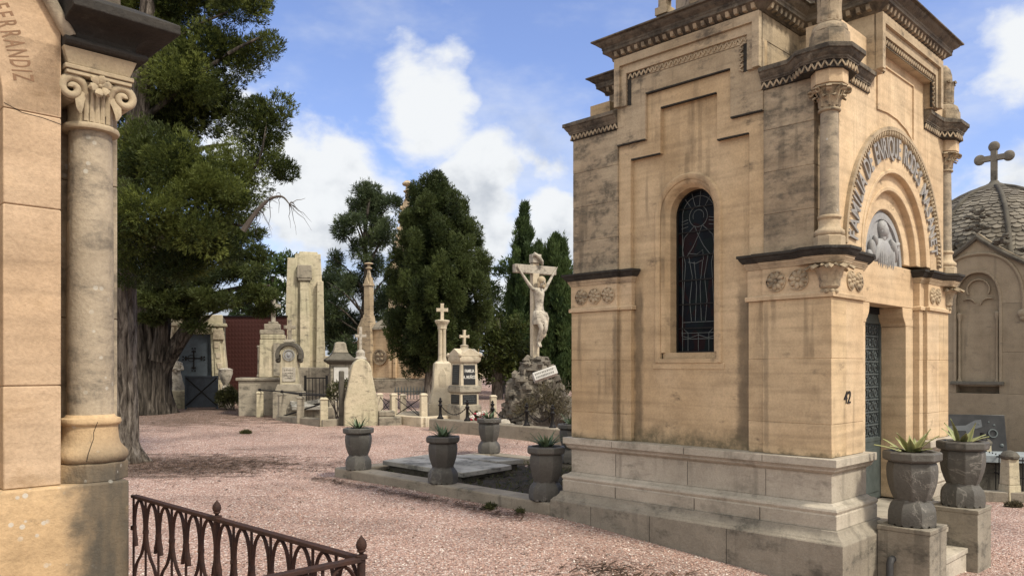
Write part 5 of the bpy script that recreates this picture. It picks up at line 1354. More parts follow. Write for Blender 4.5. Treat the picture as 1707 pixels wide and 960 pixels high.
# ---- chapel with pinnacles and spire
Y = 30.0; s = Y / F
t_ = place('chapel', 'tan stone chapel with crossed medallion, grey roof and tall spire behind the round conifer', 'chapel', 672, Y, R(-24))
zz = lambda py: H(py, Y, 672); hw = 1.55; dp = 3.4
mb = MB(); mb.box(-hw, hw, 0, dp, -.2, zz(548)); mb.build('wall', 'sand', t_, .02)
mb = MB(); mb.box(-hw - .08, hw + .08, -.08, dp + .08, -.2, zz(633)); mb.box(-hw - .04, hw + .04, -.04, dp + .04, zz(633), zz(630)); mb.build('plinth', 'grey', t_, .02)
mb = MB(); mb.box(-hw - .10, hw + .10, -.10, dp + .1, zz(549), zz(546)); mb.build('eaves_cornice', 'grey', t_, .02)
mb = MB(); mb.loft([[(-hw - .1, -.1, zz(546)), (hw + .1, -.1, zz(546)), (hw + .1, dp + .1, zz(546)), (-hw - .1, dp + .1, zz(546))], [(-.5, 1.2, zz(505)), (.5, 1.2, zz(505)), (.5, 2.2, zz(505)), (-.5, 2.2, zz(505))]]); mb.build('roof', 'tile', t_)
mb = MB()
for x in (-.55, -.35, .45, .65): mb.box(x - .06, x + .06, -.07, .02, zz(630), zz(549))
mb.build('pilaster_strip', 'sand', t_, .01)
mb = MB(); mx_, mz_ = -1.02, zz(595)
mb.arc(FF, mx_, mz_, .25, .31, -.02, .07, 0, 6.283, 28); mb.lathe(0, 0, [(.25, 0), (.25, .02)], 24); mb.v[-48:] = [(mx_ + x, -.02 - z, mz_ + y) for x, y, z in mb.v[-48:]]
for k in range(4):
    a_ = k * math.pi / 2 + .785; mb.sphere((mx_ + .12 * math.cos(a_), -.05, mz_ + .12 * math.sin(a_)), .075, 8, 6, (1, .5, 1))
mb.build('medallion', 'sand_dark', t_)


def pinnacle(mb, x, y, z0, z1, w_):
    h_ = z1 - z0
    mb.frustum(x, y, z0, z0 + .16 * h_, w_ * 1.5, w_ * 1.5, w_ * 1.15, w_ * 1.15); mb.frustum(x, y, z0 + .16 * h_, z0 + .62 * h_, w_, w_)
    mb.frustum(x, y, z0 + .62 * h_, z0 + .66 * h_, w_ * 1.2, w_ * 1.2)
    for r_ in range(4):
        i0 = len(mb.v); mb.poly([(-w_ * .55, z0 + .62 * h_), (w_ * .55, z0 + .62 * h_), (0, z0 + .76 * h_)], FF, w_ * .3, w_ * .62); mb.xf(Matrix.Translation((x, y, 0)) @ Matrix.Rotation(r_ * math.pi / 2, 4, 'Z'), i0)
    mb.frustum(x, y, z0 + .66 * h_, z0 + .90 * h_, w_ * .8, w_ * .8, w_ * .25, w_ * .25)
    mb.lathe(x, y, [(w_ * .14, z0 + .88 * h_), (w_ * .5, z0 + .90 * h_), (w_ * .5, z0 + .915 * h_), (w_ * .2, z0 + .93 * h_), (w_ * .25, z0 + .965 * h_), (w_ * .7, z0 + .975 * h_), (w_ * .6, z0 + .99 * h_), (w_ * .1, z0 + h_)], 8)


mb = MB(); mb.frustum(-hw, 0, -.2, zz(540), .42, .42); pinnacle(mb, -hw, 0, zz(540), zz(434), .27); mb.build('corner_pinnacle', 'sand_mid', t_, .012)
mb = MB(); mb.frustum(-hw - .3, .05, -.2, zz(545), .3, .34); mb.frustum(-hw - .3, .05, zz(545), zz(528), .3, .34, .08, .1); mb.build('buttress', 'sand_mid', t_, .012)
mb = MB(); mb.frustum(hw, 0, -.2, zz(540), .5, .5); pinnacle(mb, hw, 0, zz(540), zz(434), .27); mb.build('corner_pinnacle', 'sand_mid', t_, .012)
mb = MB(); mb.frustum(-.85, 1.7, zz(520), zz(440), 1.15, 1.15, .95, .95); mb.frustum(-.85, 1.7, zz(440), zz(430), 1.15, 1.15, .95, .95); mb.frustum(-.85, 1.7, zz(430), zz(318), .85, .85, .24, .24)
mb.lathe(-.85, 1.7, [(.12, zz(318)), (.15, zz(316)), (.10, zz(314)), (.09, zz(304)), (.17, zz(302)), (.17, zz(300)), (.08, zz(298)), (.07, zz(292)), (.20, zz(290)), (.22, zz(287)), (.12, zz(283)), (.02, zz(281))], 10)
for k in range(9):
    for sx_ in (-1, 1):
        q = k / 9; mb.sphere((-.85 + sx_ * (.44 - .30 * q), 1.7 - (.44 - .30 * q), zz(430) + (zz(318) - zz(430)) * q), .075, 6, 5)
mb.build('spire', 'sand_mid', t_, .012)
# chapel railing
t_ = place('chapel_railing', 'grey iron railing with pointed bars in front of the chapel base', 'railing', 688, 27.0, R(-10))
mb = MB(); hh = H(646, 27.0, 688)
for k in range(12): mb.box(-.62 + k * .11 - .012, -.62 + k * .11 + .012, -.012, .012, 0, hh - .08); mb.frustum(-.62 + k * .11, 0, hh - .08, hh + .06, .04, .03, .004, .004)
for q in (.15, hh - .14): mb.box(-.66, .64, -.012, .012, q, q + .03)
mb.build('bars', 'grille', t_)

# ---- cream posts with crossed iron bars round the column monument
g_ = 'cream posts with crossed iron bars'
PS2 = []
for px, y, pt_, lab in ((633, 20.8, 655, 'cream post nearest the round-topped gravestone'), (642 + 14, 19.6, 655, 'cream post at the front left of the crossed iron bars'), (672, 21.2, 656, 'cream post in the back row left of the column monument'), (706, 19.0, 655, 'cream corner post directly left of the column monument base'), (822, 20.6, 658, 'cream post right of the monument with black panels')):
    PS2.append(stone_post(px, y, pt_, 0, .17, 'pale', lab, g_))
t_ = thing('iron_bars', 'thin crossed iron bars strung between the cream posts', 'railing')
for i, k in ((0, 1), (1, 3), (0, 2), (2, 3)):
    a, b = PS2[i], PS2[k]; mb = MB()
    mb.tube([(a[0].x, a[0].y, a[0].z + .14), (b[0].x, b[0].y, b[0].z + b[1] - .08)], .010, 6); mb.tube([(a[0].x, a[0].y, a[0].z + a[1] - .08), (b[0].x, b[0].y, b[0].z + .14)], .010, 6); mb.build('crossed_bars', 'iron', t_)
t_ = thing('plot_kerb', 'pale stone kerb under the cream posts and column monument', 'kerb')
for p_, q_ in ((gr(630, 19.9), gr(706, 18.7)), (gr(706, 18.7), gr(752, 19.6))):
    d = (q_ - p_); d.z = 0; L = d.length; mb = MB(); mb.box(-.05, L + .05, -.12, .12, -.15, .20); mb.xf(Matrix.Translation((p_.x, p_.y, (p_.z + q_.z) / 2)) @ Matrix.Rotation(math.atan2(d.y, d.x), 4, 'Z')); mb.build('kerb_stone', 'pale', t_, .015)
p_ = [gr(634, 19.9), gr(708, 18.75), gr(752, 19.6), gr(690, 21.6)]
mb = MB(); mb.loft([[(q.x, q.y, q.z - .05) for q in p_], [(q.x, q.y, q.z + .12) for q in p_]]); mb.build('bed', 'kerb', t_)

# ---- long low wall with iron bollards and chains
A_, B_ = gr(722, 18.0), gr(952, 15.6)
t_ = thing('low_wall', 'long low rough grey wall along the gravel behind the urns', 'wall', (A_.x, A_.y, 0))
d = B_ - A_; L = Vector((d.x, d.y)).length; an = math.atan2(d.y, d.x); t_.rotation_euler = (0, 0, an)
mb = MB(); mb.loft([[(0, -.16, -.2), (L + 1.2, -.16, -.35), (L + 1.2, .16, -.35), (0, .16, -.2)], [(0, -.14, A_.z + .26), (L + 1.2, -.14, B_.z + .34), (L + 1.2, .14, B_.z + .34), (0, .14, A_.z + .26)]]); mb.build('wall', 'kerb', t_, .025)
tops = []
for i, (px, lab) in enumerate(((734, 'black iron bollard left of the black-panelled monument'), (779, 'black iron bollard in front of the black-panelled monument'), (821, 'black iron bollard right of the black-panelled monument, by the flowers'), (878, 'black iron bollard below the rock mound with the crucifix'), (921, 'black iron bollard in front of the wispy shrub'))):
    f_ = (px - 722) / (952 - 722); y = 1 / (1 / 18.0 + (1 / 15.6 - 1 / 18.0) * f_); p_ = gr(px, y); zb_ = A_.z + .26 + (B_.z + .08 - A_.z) * f_ - .0
    y0 = p_.y; b_ = thing('iron_bollard', lab, 'bollard', (p_.x, y0, zb_ - .02), 0, 'black iron bollards on the low wall')
    mb = MB(); mb.lathe(0, 0, [(.07, 0), (.075, .05), (.05, .07), (.04, .10), (.032, .14), (.03, .30), (.05, .32), (.05, .335), (.03, .35), (.028, .39), (.045, .41), (.045, .43), (.02, .45), (.03, .475), (.012, .50), (.002, .51)], 12); mb.build('post', 'iron', b_, smooth=50)
    tops.append(Vector((p_.x, y0, zb_ + .32)))
t_ = thing('iron_chain', 'dark iron chains hanging between the black bollards', 'chain')
for a, b in zip(tops[:-1], tops[1:]):
    mb = MB(); n_ = 26; pts = [a.lerp(b, k / n_) - Vector((0, 0, .20 * 4 * (k / n_) * (1 - k / n_))) for k in range(n_ + 1)]
    for k in range(n_):
        c = (pts[k] + pts[k + 1]) / 2; dd = (pts[k + 1] - pts[k]); i0 = len(mb.v); mb.sphere((0, 0, 0), 1, 6, 4, (dd.length * .62, .010 if k % 2 else .017, .017 if k % 2 else .010)); mb.xf(Matrix.Translation(c) @ dd.to_track_quat('X', 'Z').to_matrix().to_4x4(), i0)
    mb.build('chain_span', 'iron', t_)
# flowers at the foot of the black-panelled monument
p_ = at(793, 690, 18.2); z_ = zg(p_.x, p_.y)
t_ = thing('flower_bouquet', 'small bunch of red and white flowers at the monument foot', 'flowers', (p_.x, p_.y, z_ + .12))
rn = random.Random(2)
for nm, mt in (('red_blooms', 'flower_r'), ('white_blooms', 'flower_w'), ('leaves', 'fol_bush')):
    mb = MB()
    for k in range(14):
        c = (rn.uniform(-.2, .22), rn.uniform(-.1, .1), rn.uniform(.02, .26)); r_ = rn.uniform(.025, .05)
        for q in range(5): a_ = q * 1.257; mb.sphere((c[0] + r_ * .6 * math.cos(a_), c[1] - .01, c[2] + r_ * .6 * math.sin(a_)), r_ * .6, 5, 4)
    mb.build(nm, mt, t_, tint=.5)

# ---- rock mound with crucifix
Y = 18.6; s = Y / F
t_ = place('rock_mound', 'rugged brown tufa rock mound under the stone crucifix', 'rock mound', 893, Y)
zz = lambda py: H(py, Y, 893); rn = random.Random(11); mb = MB(); zt = zz(590)
for k in range(260):
    f_ = rn.random() ** 1.25; a_ = rn.uniform(0, 6.283); rad = (.22 + .72 * (1 - f_)) * rn.uniform(.75, 1.03)
    rock(mb, (rad * math.cos(a_) + .03, rad * math.sin(a_) * .8 + .1, f_ * (zt - .12)), rn.uniform(.06, .16), k, (1, 1, rn.uniform(.6, 1.1)), 9, 6, .9)
rock(mb, (0, .1, zt * .36), .62, 77, (1.05, .8, .95), 24, 16, .5); rock(mb, (.65, .05, .35), .4, 31, (1.2, .8, .9), 16, 10, .5)
mb.build('rock', 'rock', t_, smooth=30)
p_ = at(909, 622, Y - 1.02)
t_ = thing('inscription_plaque', 'tilted white plaque with worn dark lettering on the rock mound', 'plaque', (p_.x, p_.y, p_.z)); t_.rotation_euler = (R(-12), R(-19), R(6))
mb = MB(); mb.box(-.27, .27, -.015, .30, -.09, .10); mb.v = [(x, y if y < .1 else y, z) for x, y, z in mb.v]; mb.build('board', 'white', t_, .01)
mb = MB(); rn = random.Random(8)
for q in range(2):
    x = -.23
    while x < .2:
        L = rn.uniform(.02, .035); zc_ = .045 - q * .075; mb.tube([(x, -.017, zc_ - .025), (x + L * .3, -.017, zc_ + .025), (x + L * .6, -.017, zc_ - .02), (x + L, -.017, zc_ + .02)], .004, 4); x += L + .014
mb.build('lettering', 'greydark', t_, smooth=0)
# crucifix
zb_ = at(893, 592, Y).z
pc = at(891.5, 592, Y)
t_ = thing('crucifix', 'large weathered white stone crucifix with carved figure, standing on the rock mound', 'crucifix', (pc.x, pc.y + .1, zb_), R(32))
s = Y / F; z_ = lambda py: (592 - py) * s
mb = MB(); mb.box(-.09, .09, -.07, .07, -.15, z_(438)); mb.build('upright', 'pale', t_, .012)
mb = MB(); mb.box(-.58, .58, -.072, .072, z_(456), z_(442)); mb.build('crossbeam', 'statue', t_, .012)
mb = MB(); mb.tube([(-.13, -.10, z_(429)), (-.10, -.14, z_(424)), (.02, -.13, z_(428)), (.10, -.15, z_(436)), (.14, -.12, z_(441))], [.03, .05, .055, .05, .03], 8); mb.box(-.12, .12, -.11, .06, z_(438), z_(423.5)); mb.build('scroll', 'statue', t_, .015)
mb = MB(); mb.sphere((.10, -.20, z_(556)), .10, 8, 6, (.9, .8, 1.1)); mb.sphere((.16, -.22, z_(540)), .07, 8, 6, (1, .6, 1.8)); mb.build('stone_bracket', 'pale', t_, .01)
# the figure: one skinned body
J = {}
V_ = []; E_ = []; Rd = []


def jn(name, co_, r, par=None):
    V_.append(co_); Rd.append(r); J[name] = len(V_) - 1
    if par: E_.append((J[par], J[name]))


zh = z_(505); yb_ = -.17
jn('pelvis', (.02, yb_, z_(521)), (.135, .10)); jn('belly', (.01, yb_ - .01, z_(510)), (.115, .085), 'pelvis'); jn('chest', (.0, yb_ - .02, z_(494)), (.150, .10), 'belly'); jn('upper', (0, yb_ - .01, z_(485)), (.13, .08), 'chest')
jn('neck', (.02, yb_ - .04, z_(480)), (.055, .055), 'upper'); jn('head0', (.03, yb_ - .08, z_(476)), (.072, .075), 'neck'); jn('head1', (.035, yb_ - .09, z_(469)), (.080, .09), 'head0'); jn('crown', (.035, yb_ - .07, z_(464.5)), (.05, .055), 'head1')
for sd_, sg in (('l', -1), ('r', 1)):
    jn('sh' + sd_, (sg * .17, yb_ + .01, z_(483)), (.062, .058), 'upper'); jn('el' + sd_, (sg * .34, yb_ + .04, z_(467)), (.045, .043), 'sh' + sd_); jn('wr' + sd_, (sg * .49, yb_ + .07, z_(452)), (.030, .028), 'el' + sd_); jn('ha' + sd_, (sg * .53, yb_ + .075, z_(448)), (.036, .020), 'wr' + sd_)
    for q in range(4): jn('f%s%d' % (sd_, q), (sg * (.555 + .008 * q), yb_ + .06 - .012 * (q % 2), z_(446.5 - 1.2 * q) + .004 * q), (.010, .009), 'ha' + sd_)
    jn('hi' + sd_, (.02 + sg * .085, yb_, z_(527)), (.098, .095), 'pelvis'); jn('kn' + sd_, (.06 + sg * .06, yb_ - .13, z_(548)), (.066, .066), 'hi' + sd_); jn('ca' + sd_, (.045 + sg * .045, yb_ - .06, z_(557)), (.062, .06), 'kn' + sd_); jn('an' + sd_, (.02 + sg * .022, yb_ + .03, z_(571)), (.036, .036), 'ca' + sd_); jn('fo' + sd_, (.02 + sg * .018, yb_ - .05, z_(579)), (.038, .028), 'an' + sd_)
me = bpy.data.meshes.new('figure'); me.from_pydata(V_, E_, []); fo = bpy.data.objects.new('figure', me); COL.objects.link(fo)
sk = fo.modifiers.new('skin', 'SKIN'); sk.use_smooth_shade = True; fo.modifiers.new('sub', 'SUBSURF').levels = 2; fo.modifiers['sub'].render_levels = 2
for i, v_ in enumerate(me.skin_vertices[0].data): v_.radius = (Rd[i][0] * .84, Rd[i][1] * .84); v_.use_root = (i == 0)
dg = bpy.context.evaluated_depsgraph_get(); m2 = bpy.data.meshes.new_from_object(fo.evaluated_get(dg)); bpy.data.objects.remove(fo)
m2.materials.clear(); m2.materials.append(M['statue']); fo = bpy.data.objects.new('figure', m2); COL.objects.link(fo); fo.parent = t_
mb = MB()   # loin cloth and hair and nose
mb.lathe(.02, yb_, [(.115, z_(518)), (.150, z_(520)), (.165, z_(528)), (.175, z_(537)), (.16, z_(541)), (.10, z_(541))], 30, 0, 1, .82, wave=lambda a, z: .08 * math.sin(8 * a + 9 * z)); mb.tube([(.17, yb_ - .03, z_(521)), (.21, yb_ - .03, z_(530)), (.20, yb_ - .01, z_(544)), (.22, yb_, z_(552))], [.04, .055, .05, .015], 8); mb.build('loincloth', 'statue', fo, smooth=60)
mb = MB(); mb.sphere((.037, yb_ - .062, z_(468.5)), .105, 12, 8, (1, .95, 1.05))
for sg in (-1, 1): mb.tube([(.037 + sg * .085, yb_ - .07, z_(470)), (.04 + sg * .09, yb_ - .07, z_(476)), (.03 + sg * .08, yb_ - .06, z_(481))], [.03, .035, .015], 6)
mb.tube([(.03, yb_ - .15, z_(476)), (.03, yb_ - .16, z_(479)), (.03, yb_ - .14, z_(481))], [.035, .035, .01], 7); mb.build('hair', 'capital', fo, smooth=60)
mb = MB(); mb.tube([(.035, yb_ - .165, z_(469)), (.035, yb_ - .195, z_(473)), (.035, yb_ - .175, z_(474))], [.008, .017, .012], 6)
for sg in (-1, 1): mb.sphere((.035 + sg * .032, yb_ - .162, z_(470)), .013, 6, 5)
mb.tube([(.01, yb_ - .168, z_(476)), (.035, yb_ - .176, z_(476.3)), (.06, yb_ - .168, z_(476))], .008, 5); mb.build('face', 'statue', fo, smooth=60)

# ---- pale stones lying by the bollards
for i, (px, py, r_, lab) in enumerate(((839, 682, .17, 'pale rounded stone block left of the rock mound'), (855, 688, .11, 'small pale stone at the foot of the rock mound'), (872, 690, .10, 'small white stone behind the bollard below the crucifix'))):
    y = 17.6; p_ = gr(px, y); t_ = thing('stone_block', lab, 'stone', (p_.x, p_.y, p_.z)); mb = MB(); rock(mb, (0, 0, r_ * .7), r_, i + 50, (1.3, 1, .9), 12, 8, .35); mb.build('stone', 'statue', t_, smooth=40)

# ================================================================== gothic tomb on the right
Y = 14.0; fc = Vector(((1629 - 853.5) / F * Y, Y)); zg0 = -.36
go = thing('mausoleum', 'grey gothic mausoleum with scaled dome, ogee gable and trefoil cross', 'mausoleum', (fc.x, fc.y, 0), ROT)


def ogee(hw_, zb_, ztip, k=.5):
    """right half of an ogee outline, from the foot to the tip"""
    pts = []
    for i in range(15):
        t_ = i / 14; x = hw_ * (1 - t_); z = zb_ + (ztip - zb_) * (.78 * math.sin(t_ * math.pi / 2) * (1 - .35 * t_) + .493 * t_ ** 3.2)
        pts.append((x, z))
    return pts


HWG = 1.75
og = ogee(HWG, 2.75, 4.02)
top_ = [(a, b) for a, b in og] + [(-a, b) for a, b in og[::-1][1:]]
# walls: panel frame around a blind pointed window
def pointed(hw_, zs_, ztip, n_=10):
    out = []
    for i in range(n_ + 1):
        t_ = i / n_; out.append((hw_ * math.cos(t_ * math.pi / 2) ** .85, zs_ + (ztip - zs_) * (math.sin(t_ * math.pi / 2) ** .9)))
    return out


def pointed_full(hw_, zb_, zs_, ztip):
    r_ = pointed(hw_, zs_, ztip); return [(hw_, zb_)] + r_ + [(-a, b) for a, b in r_[::-1][1:]] + [(-hw_, zb_)]


for k, (zlo, zhi) in enumerate(((-.9, 1.18), (1.18, 1.9), (1.9, 2.748))):
    mb = MB()
    if k == 0: mb.box(0, 3.5, -1.75, 1.75, zlo, zhi - .002)
    else:
        mb.box(0, .25, .34, 1.75, zlo, zhi - .002); mb.box(0, .25, -1.75, -.34, zlo, zhi - .002); mb.box(.25, 3.5, -1.75, 1.75, zlo, zhi - .002)
    mb.build('wall', 'gothic', go, .006)
wp = pointed(.34, 2.75, 3.31)
mb = MB(); half = [(HWG, 2.75), (.34, 2.75)] + wp[1:]
rgt = [(.34, 2.75)] + wp[1:] + [(0, 4.02)] + [q for q in og[::-1][1:]]
mb.poly(rgt, FS, -.25, 0); mb.poly([(-a, b) for a, b in rgt], FS, -.25, 0); mb.build('gable', 'gothic', go, .0)
mb = MB(); mb.box(.09, .26, -.36, .36, 1.3, 3.4); mb.build('blind_window', 'gothic', go)
mb = MB(); pth = pointed_full(.34, 1.36, 2.75, 3.31)
mb.sweep(pth, [(0, -.08), (0, .012), (.02, .018), (.045, .012), (.055, -.08)], False, FS)
mb.sweep(pth, [(.075, -.08), (.075, -.03), (.095, -.03), (.095, -.08)], False, FS)
for sx_ in (-1, 1):
    mb.lathe(-.0 + .05, sx_ * .30, [(.035, 1.36), (.04, 1.40), (.022, 1.44), (.020, 2.45), (.045, 2.56), (.045, 2.60), (.02, 2.62)], 10)
for ca, cb in ((0, 3.02),):
    mb.arc(FS, ca, cb, .165, .19, -.085, -.04, -.5, math.pi + .5, 24)
for sx_ in (-1, 1): mb.arc(FS, sx_ * .17, 2.72, .13, .15, -.085, -.045, (.15 if sx_ < 0 else math.pi * .35), (math.pi * .65 if sx_ < 0 else math.pi * .85), 14)
mb.build('window_tracery', 'gothic', go, .004)
mb = MB(); mb.sweep([(-.42, 1.33), (.42, 1.33)], [(0, -.05), (0, .07), (-.03, .07), (-.06, .02), (-.06, -.05)], False, FS); mb.build('window_sill', 'greydark', go, .004)
mb = MB(); mb.sweep([(.68, 2.62), (.68, 2.75)] + pointed(.68, 2.78, 3.62)[1:] + [(-a, b) for a, b in pointed(.68, 2.78, 3.62)[::-1][1:]] + [(-.68, 2.62)], [(0, -.01), (0, .03), (.025, .045), (.05, .03), (.06, -.01)], False, FS)
for sx_ in (-1, 1): mb.sphere((-.03, sx_ * .70, 2.56), .075, 8, 6, (.8, 1.2, 1)); mb.sphere((-.03, sx_ * .70, 2.48), .05, 8, 6)
mb.build('hood_moulding', 'gothic', go, .004)
mb = MB(); mb.sweep(top_, [(-.02, -.3), (-.02, .06), (-.05, .08), (-.09, .06), (-.10, -.3)][::-1], False, FS); mb.build('gable_coping', 'greydark', go, .005)
cr = MB(); rn = random.Random(4)
for a_ in (2, 4, 6, 8.5, 11):
    for sx_ in (-1, 1):
        i = int(a_); x, z = og[i]
        for q in range(7): rock(cr, (rn.uniform(-.06, .06), sx_ * (x + rn.uniform(-.10, .12)), z + .10 + rn.uniform(-.04, .10)), rn.uniform(.03, .065), q + i * 9, (1, 1, .8), 7, 5, .6)
for q in range(4):
    for k in range(5): rock(cr, (.02, (k - 2) * (.085 if q in (1, 2) else .04), 4.06 + q * .10 + .03 * abs(k - 2) * (-1 if q == 1 else 1)), .05, q * 7 + k, (1, 1, .7), 7, 5, .6)
cr.build('crockets', 'greydark', go, smooth=30)
# dome with scale tiles and ribs
DX, DR, DZ0, DZ1 = 1.75, 1.62, 3.25, 5.16
KO = 1.195; TH = math.acos((KO - 1) / KO); dome = lambda t_: (max(.01, DR * (KO * math.cos(t_ * TH) - KO + 1)), DZ0 + (DZ1 - DZ0) * math.sin(t_ * TH) / math.sin(TH))
mb = MB(); mb.lathe(DX, 0, [(dome(i / 20)[0] - .03, dome(i / 20)[1] - .02) for i in range(20)] + [(.02, DZ1)], 40); mb.build('dome', 'tile', go, smooth=60).location.y = .17
tl = MB(); rows = 30
for r_ in range(rows):
    t0, t1 = r_ / rows, (r_ + 1.35) / rows; R0, Z0 = dome(t0); R1, Z1 = dome(min(t1, .995)); nn_ = max(8, int(2 * math.pi * R0 / .155))
    for k in range(nn_):
        a0 = 2 * math.pi * (k + .5 * (r_ % 2)) / nn_; da = math.pi / nn_ * .96; jz = random.uniform(-.008, .008); pt = []
        for u_, q in ((-1, .25), (-.55, .04), (0, 0), (.55, .04), (1, .25), (1, 1), (-1, 1)):
            rr = (R0 + .012) * (1 - q) + (R1 - .02) * q; z = Z0 * (1 - q) + Z1 * q + jz; a_ = a0 + da * u_; pt.append((DX + rr * math.cos(a_), rr * math.sin(a_), z))
        tl.loft([pt, [((x - DX) * .985 + DX, y * .985, z - .012) for x, y, z in pt]])
tl.build('roof_tiles', 'tile', go, smooth=0).location.y = .17
mb = MB()
for k in range(8):
    a_ = k * math.pi / 4 + math.pi / 8; mb.tube([(DX + (dome(i / 14)[0] + .015) * math.cos(a_), (dome(i / 14)[0] + .015) * math.sin(a_), dome(i / 14)[1]) for i in range(14)], .045, 8)
mb.lathe(DX, 0, [(.34, DZ1 - .12), (.30, DZ1 - .06), (.20, DZ1 + .0), (.10, DZ1 + .05), (.075, DZ1 + .09)], 8); mb.build('dome_ribs', 'greydark', go, smooth=50).location.y = .17
mb = MB(); z0 = DZ1 + .06; mb.box(DX - .05, DX + .05, -.052, .052, z0, z0 + .62); mb.box(DX - .045, DX + .045, -.24, .24, z0 + .428, z0 + .532)
for a, b in ((0, .70), (-.25, .48), (.25, .48)): mb.sphere((DX, a, z0 + b), .105, 12, 8, (.55, 1, 1))
mb.build('cross', 'tile', go, .006, smooth=50).location.y = .17
mb = MB(); mb.sweep([(3.6, 1.85), (-.0, 1.85), (-.0, -1.85), (3.6, -1.85)][::1], [(0, 2.62), (.0, 2.75), (.08, 2.80), (.0, 2.84)], False, lambda a, b, h_: (a, b, h_)); 

# plot in front of it: kerb, cream posts with caps, rails, dark stones
K0, K1 = gr(1600, 11.9), gr(1790, 11.5)
t_ = thing('plot_kerb', 'low grey block kerb in front of the gothic mausoleum', 'kerb', (K0.x, K0.y, 0)); d = K1 - K0; an = math.atan2(d.y, d.x); t_.rotation_euler = (0, 0, an); L = Vector((d.x, d.y)).length
for a, b in ((0, .62), (.625, 1.4), (1.405, L)):
    mb = MB(); mb.box(a, b, -.10, .10, -.7, zg0 + .16); mb.build('kerb_stone', 'plinth', t_, .012)
mb = MB(); mb.box(0, L, .10, 2.4, -.7, zg0 + .06); mb.build('bed', 'soil', t_)


def capped_post(px, y, ptop, pcap, lab):
    p_ = at(px, 700, y); zt_ = at(px, ptop, y).z; zc_ = at(px, pcap, y).z; b_ = thing('capped_post', lab, 'post', (p_.x, p_.y, zg0), .2, 'cream posts with dark pyramid caps'); zt_ -= zg0; zc_ -= zg0
    mb = MB(); mb.frustum(0, 0, 0, .26, .22, .22, .20, .20); mb.frustum(0, 0, .26, zc_, .19, .19, .165, .165); mb.build('shaft', 'cream', b_, .01)
    mb = MB(); mb.lathe(0, 0, [(.10, zc_ - .02), (.135, zc_), (.14, zc_ + .03), (.10, zt_ - .03), (.02, zt_)], 8, .39); mb.build('cap', 'greydark', b_, .004)
    return Vector((p_.x, p_.y, zg0))


c1 = capped_post(1683, 11.75, 750, 763, 'cream post with dark pyramid cap at the right picture edge'); c2 = capped_post(1639, 12.9, 729, 740, 'cream post mostly hidden behind the far stair urn'); c3 = capped_post(1772, 11.6, 750, 763, 'cream capped post just outside the right edge')
t_ = thing('plot_railing', 'thin black iron railing between the capped cream posts', 'railing')
for a, b in ((c2, c1), (c1, c3)):
    mb = MB()
    for z in (.62, .36): mb.tube([a + Vector((0, 0, z)), b + Vector((0, 0, z))], .012, 6)
    for k in range(1, 8): q = a.lerp(b, k / 8); mb.tube([q + Vector((0, 0, .05)), q + Vector((0, 0, .66))], .009, 6)
    mb.build('rail_panel', 'iron', t_)
p_ = at(1632, 735, 12.95)
t_ = thing('gravestone', 'wide polished black gravestone leaning against the gothic mausoleum wall', 'gravestone', (p_.x + .05, p_.y + .25, zg0), R(-14)); h0, h1 = .15, at(1632, 693, 12.95).z - zg0
mb = MB(); mb.loft([[(-.58, -.15, h0), (.50, -.15, h0), (.50, -.05, h0), (-.58, -.05, h0)], [(-.58, .10, h1), (.50, .10, h1), (.50, .18, h1), (-.58, .18, h1)]]); mb.box(-.62, .6, -.35, .1, .0, h0); st = mb.build('slab', 'black', t_, .006)
mb = MB(); sl = .25 / (h1 - h0); yy = lambda z: -.155 + sl * (z - h0)
mb.arc(lambda a, b, d_: (a, yy(b) - d_, b), .30, h1 - .30, .055, .072, 0, .02, 0, 6.283, 18)
for a, b, r_ in ((.18, h1 - .52, .05), (.42, h1 - .5, .035), (.33, h1 - .17, .02), (.10, h1 - .16, .02), (.25, h1 - .12, .015)): mb.sphere((a, yy(b), b), r_, 8, 5, (1, .3, 1))
mb.build('metal_ornaments', 'grille', t_)
mb = MB()
mb.poly([(-.5, h1 - .20), (-.1, h1 - .18), (.05, h1 - .09), (.14, h1 - .08), (.15, h1 - .2), (.02, h1 - .24), (.0, h1 - .42), (-.08, h1 - .40), (-.1, h1 - .27), (-.5, h1 - .27)], lambda a, b, d_: (a, yy(b) - d_, b), .0, .002); mb.build('pale_stain', 'pale_film', st, smooth=0) if 'pale_film' in M else None
p_ = at(1690, 765, 12.3)
t_ = thing('grave_cover', 'pale bluish marble grave cover behind the black railing', 'grave slab', (p_.x, p_.y, zg0), R(-14)); zt_ = at(1690, 758, 12.3).z - zg0
mb = MB(); mb.box(-.95, .9, -.1, .55, zt_ - .12, zt_); mb.build('slab', 'slabblue', t_, .01)
mb = MB(); mb.box(-.85, .8, 0, .45, 0, zt_ - .121); mb.build('plinth', 'greydark', t_, .01)
p_ = at(1637, 716, 12.6)
t_ = thing('grave_lantern', 'small black grave lantern in front of the black gravestone', 'lantern', (p_.x, p_.y, c2.z + .62)); mb = MB(); mb.lathe(0, 0, [(.07, -.62), (.08, -.1), (.08, .0), (.05, .02), (.045, .20), (.08, .22), (.07, .25), (.03, .30), (.03, .34)], 12); mb.build('body', 'iron', t_)

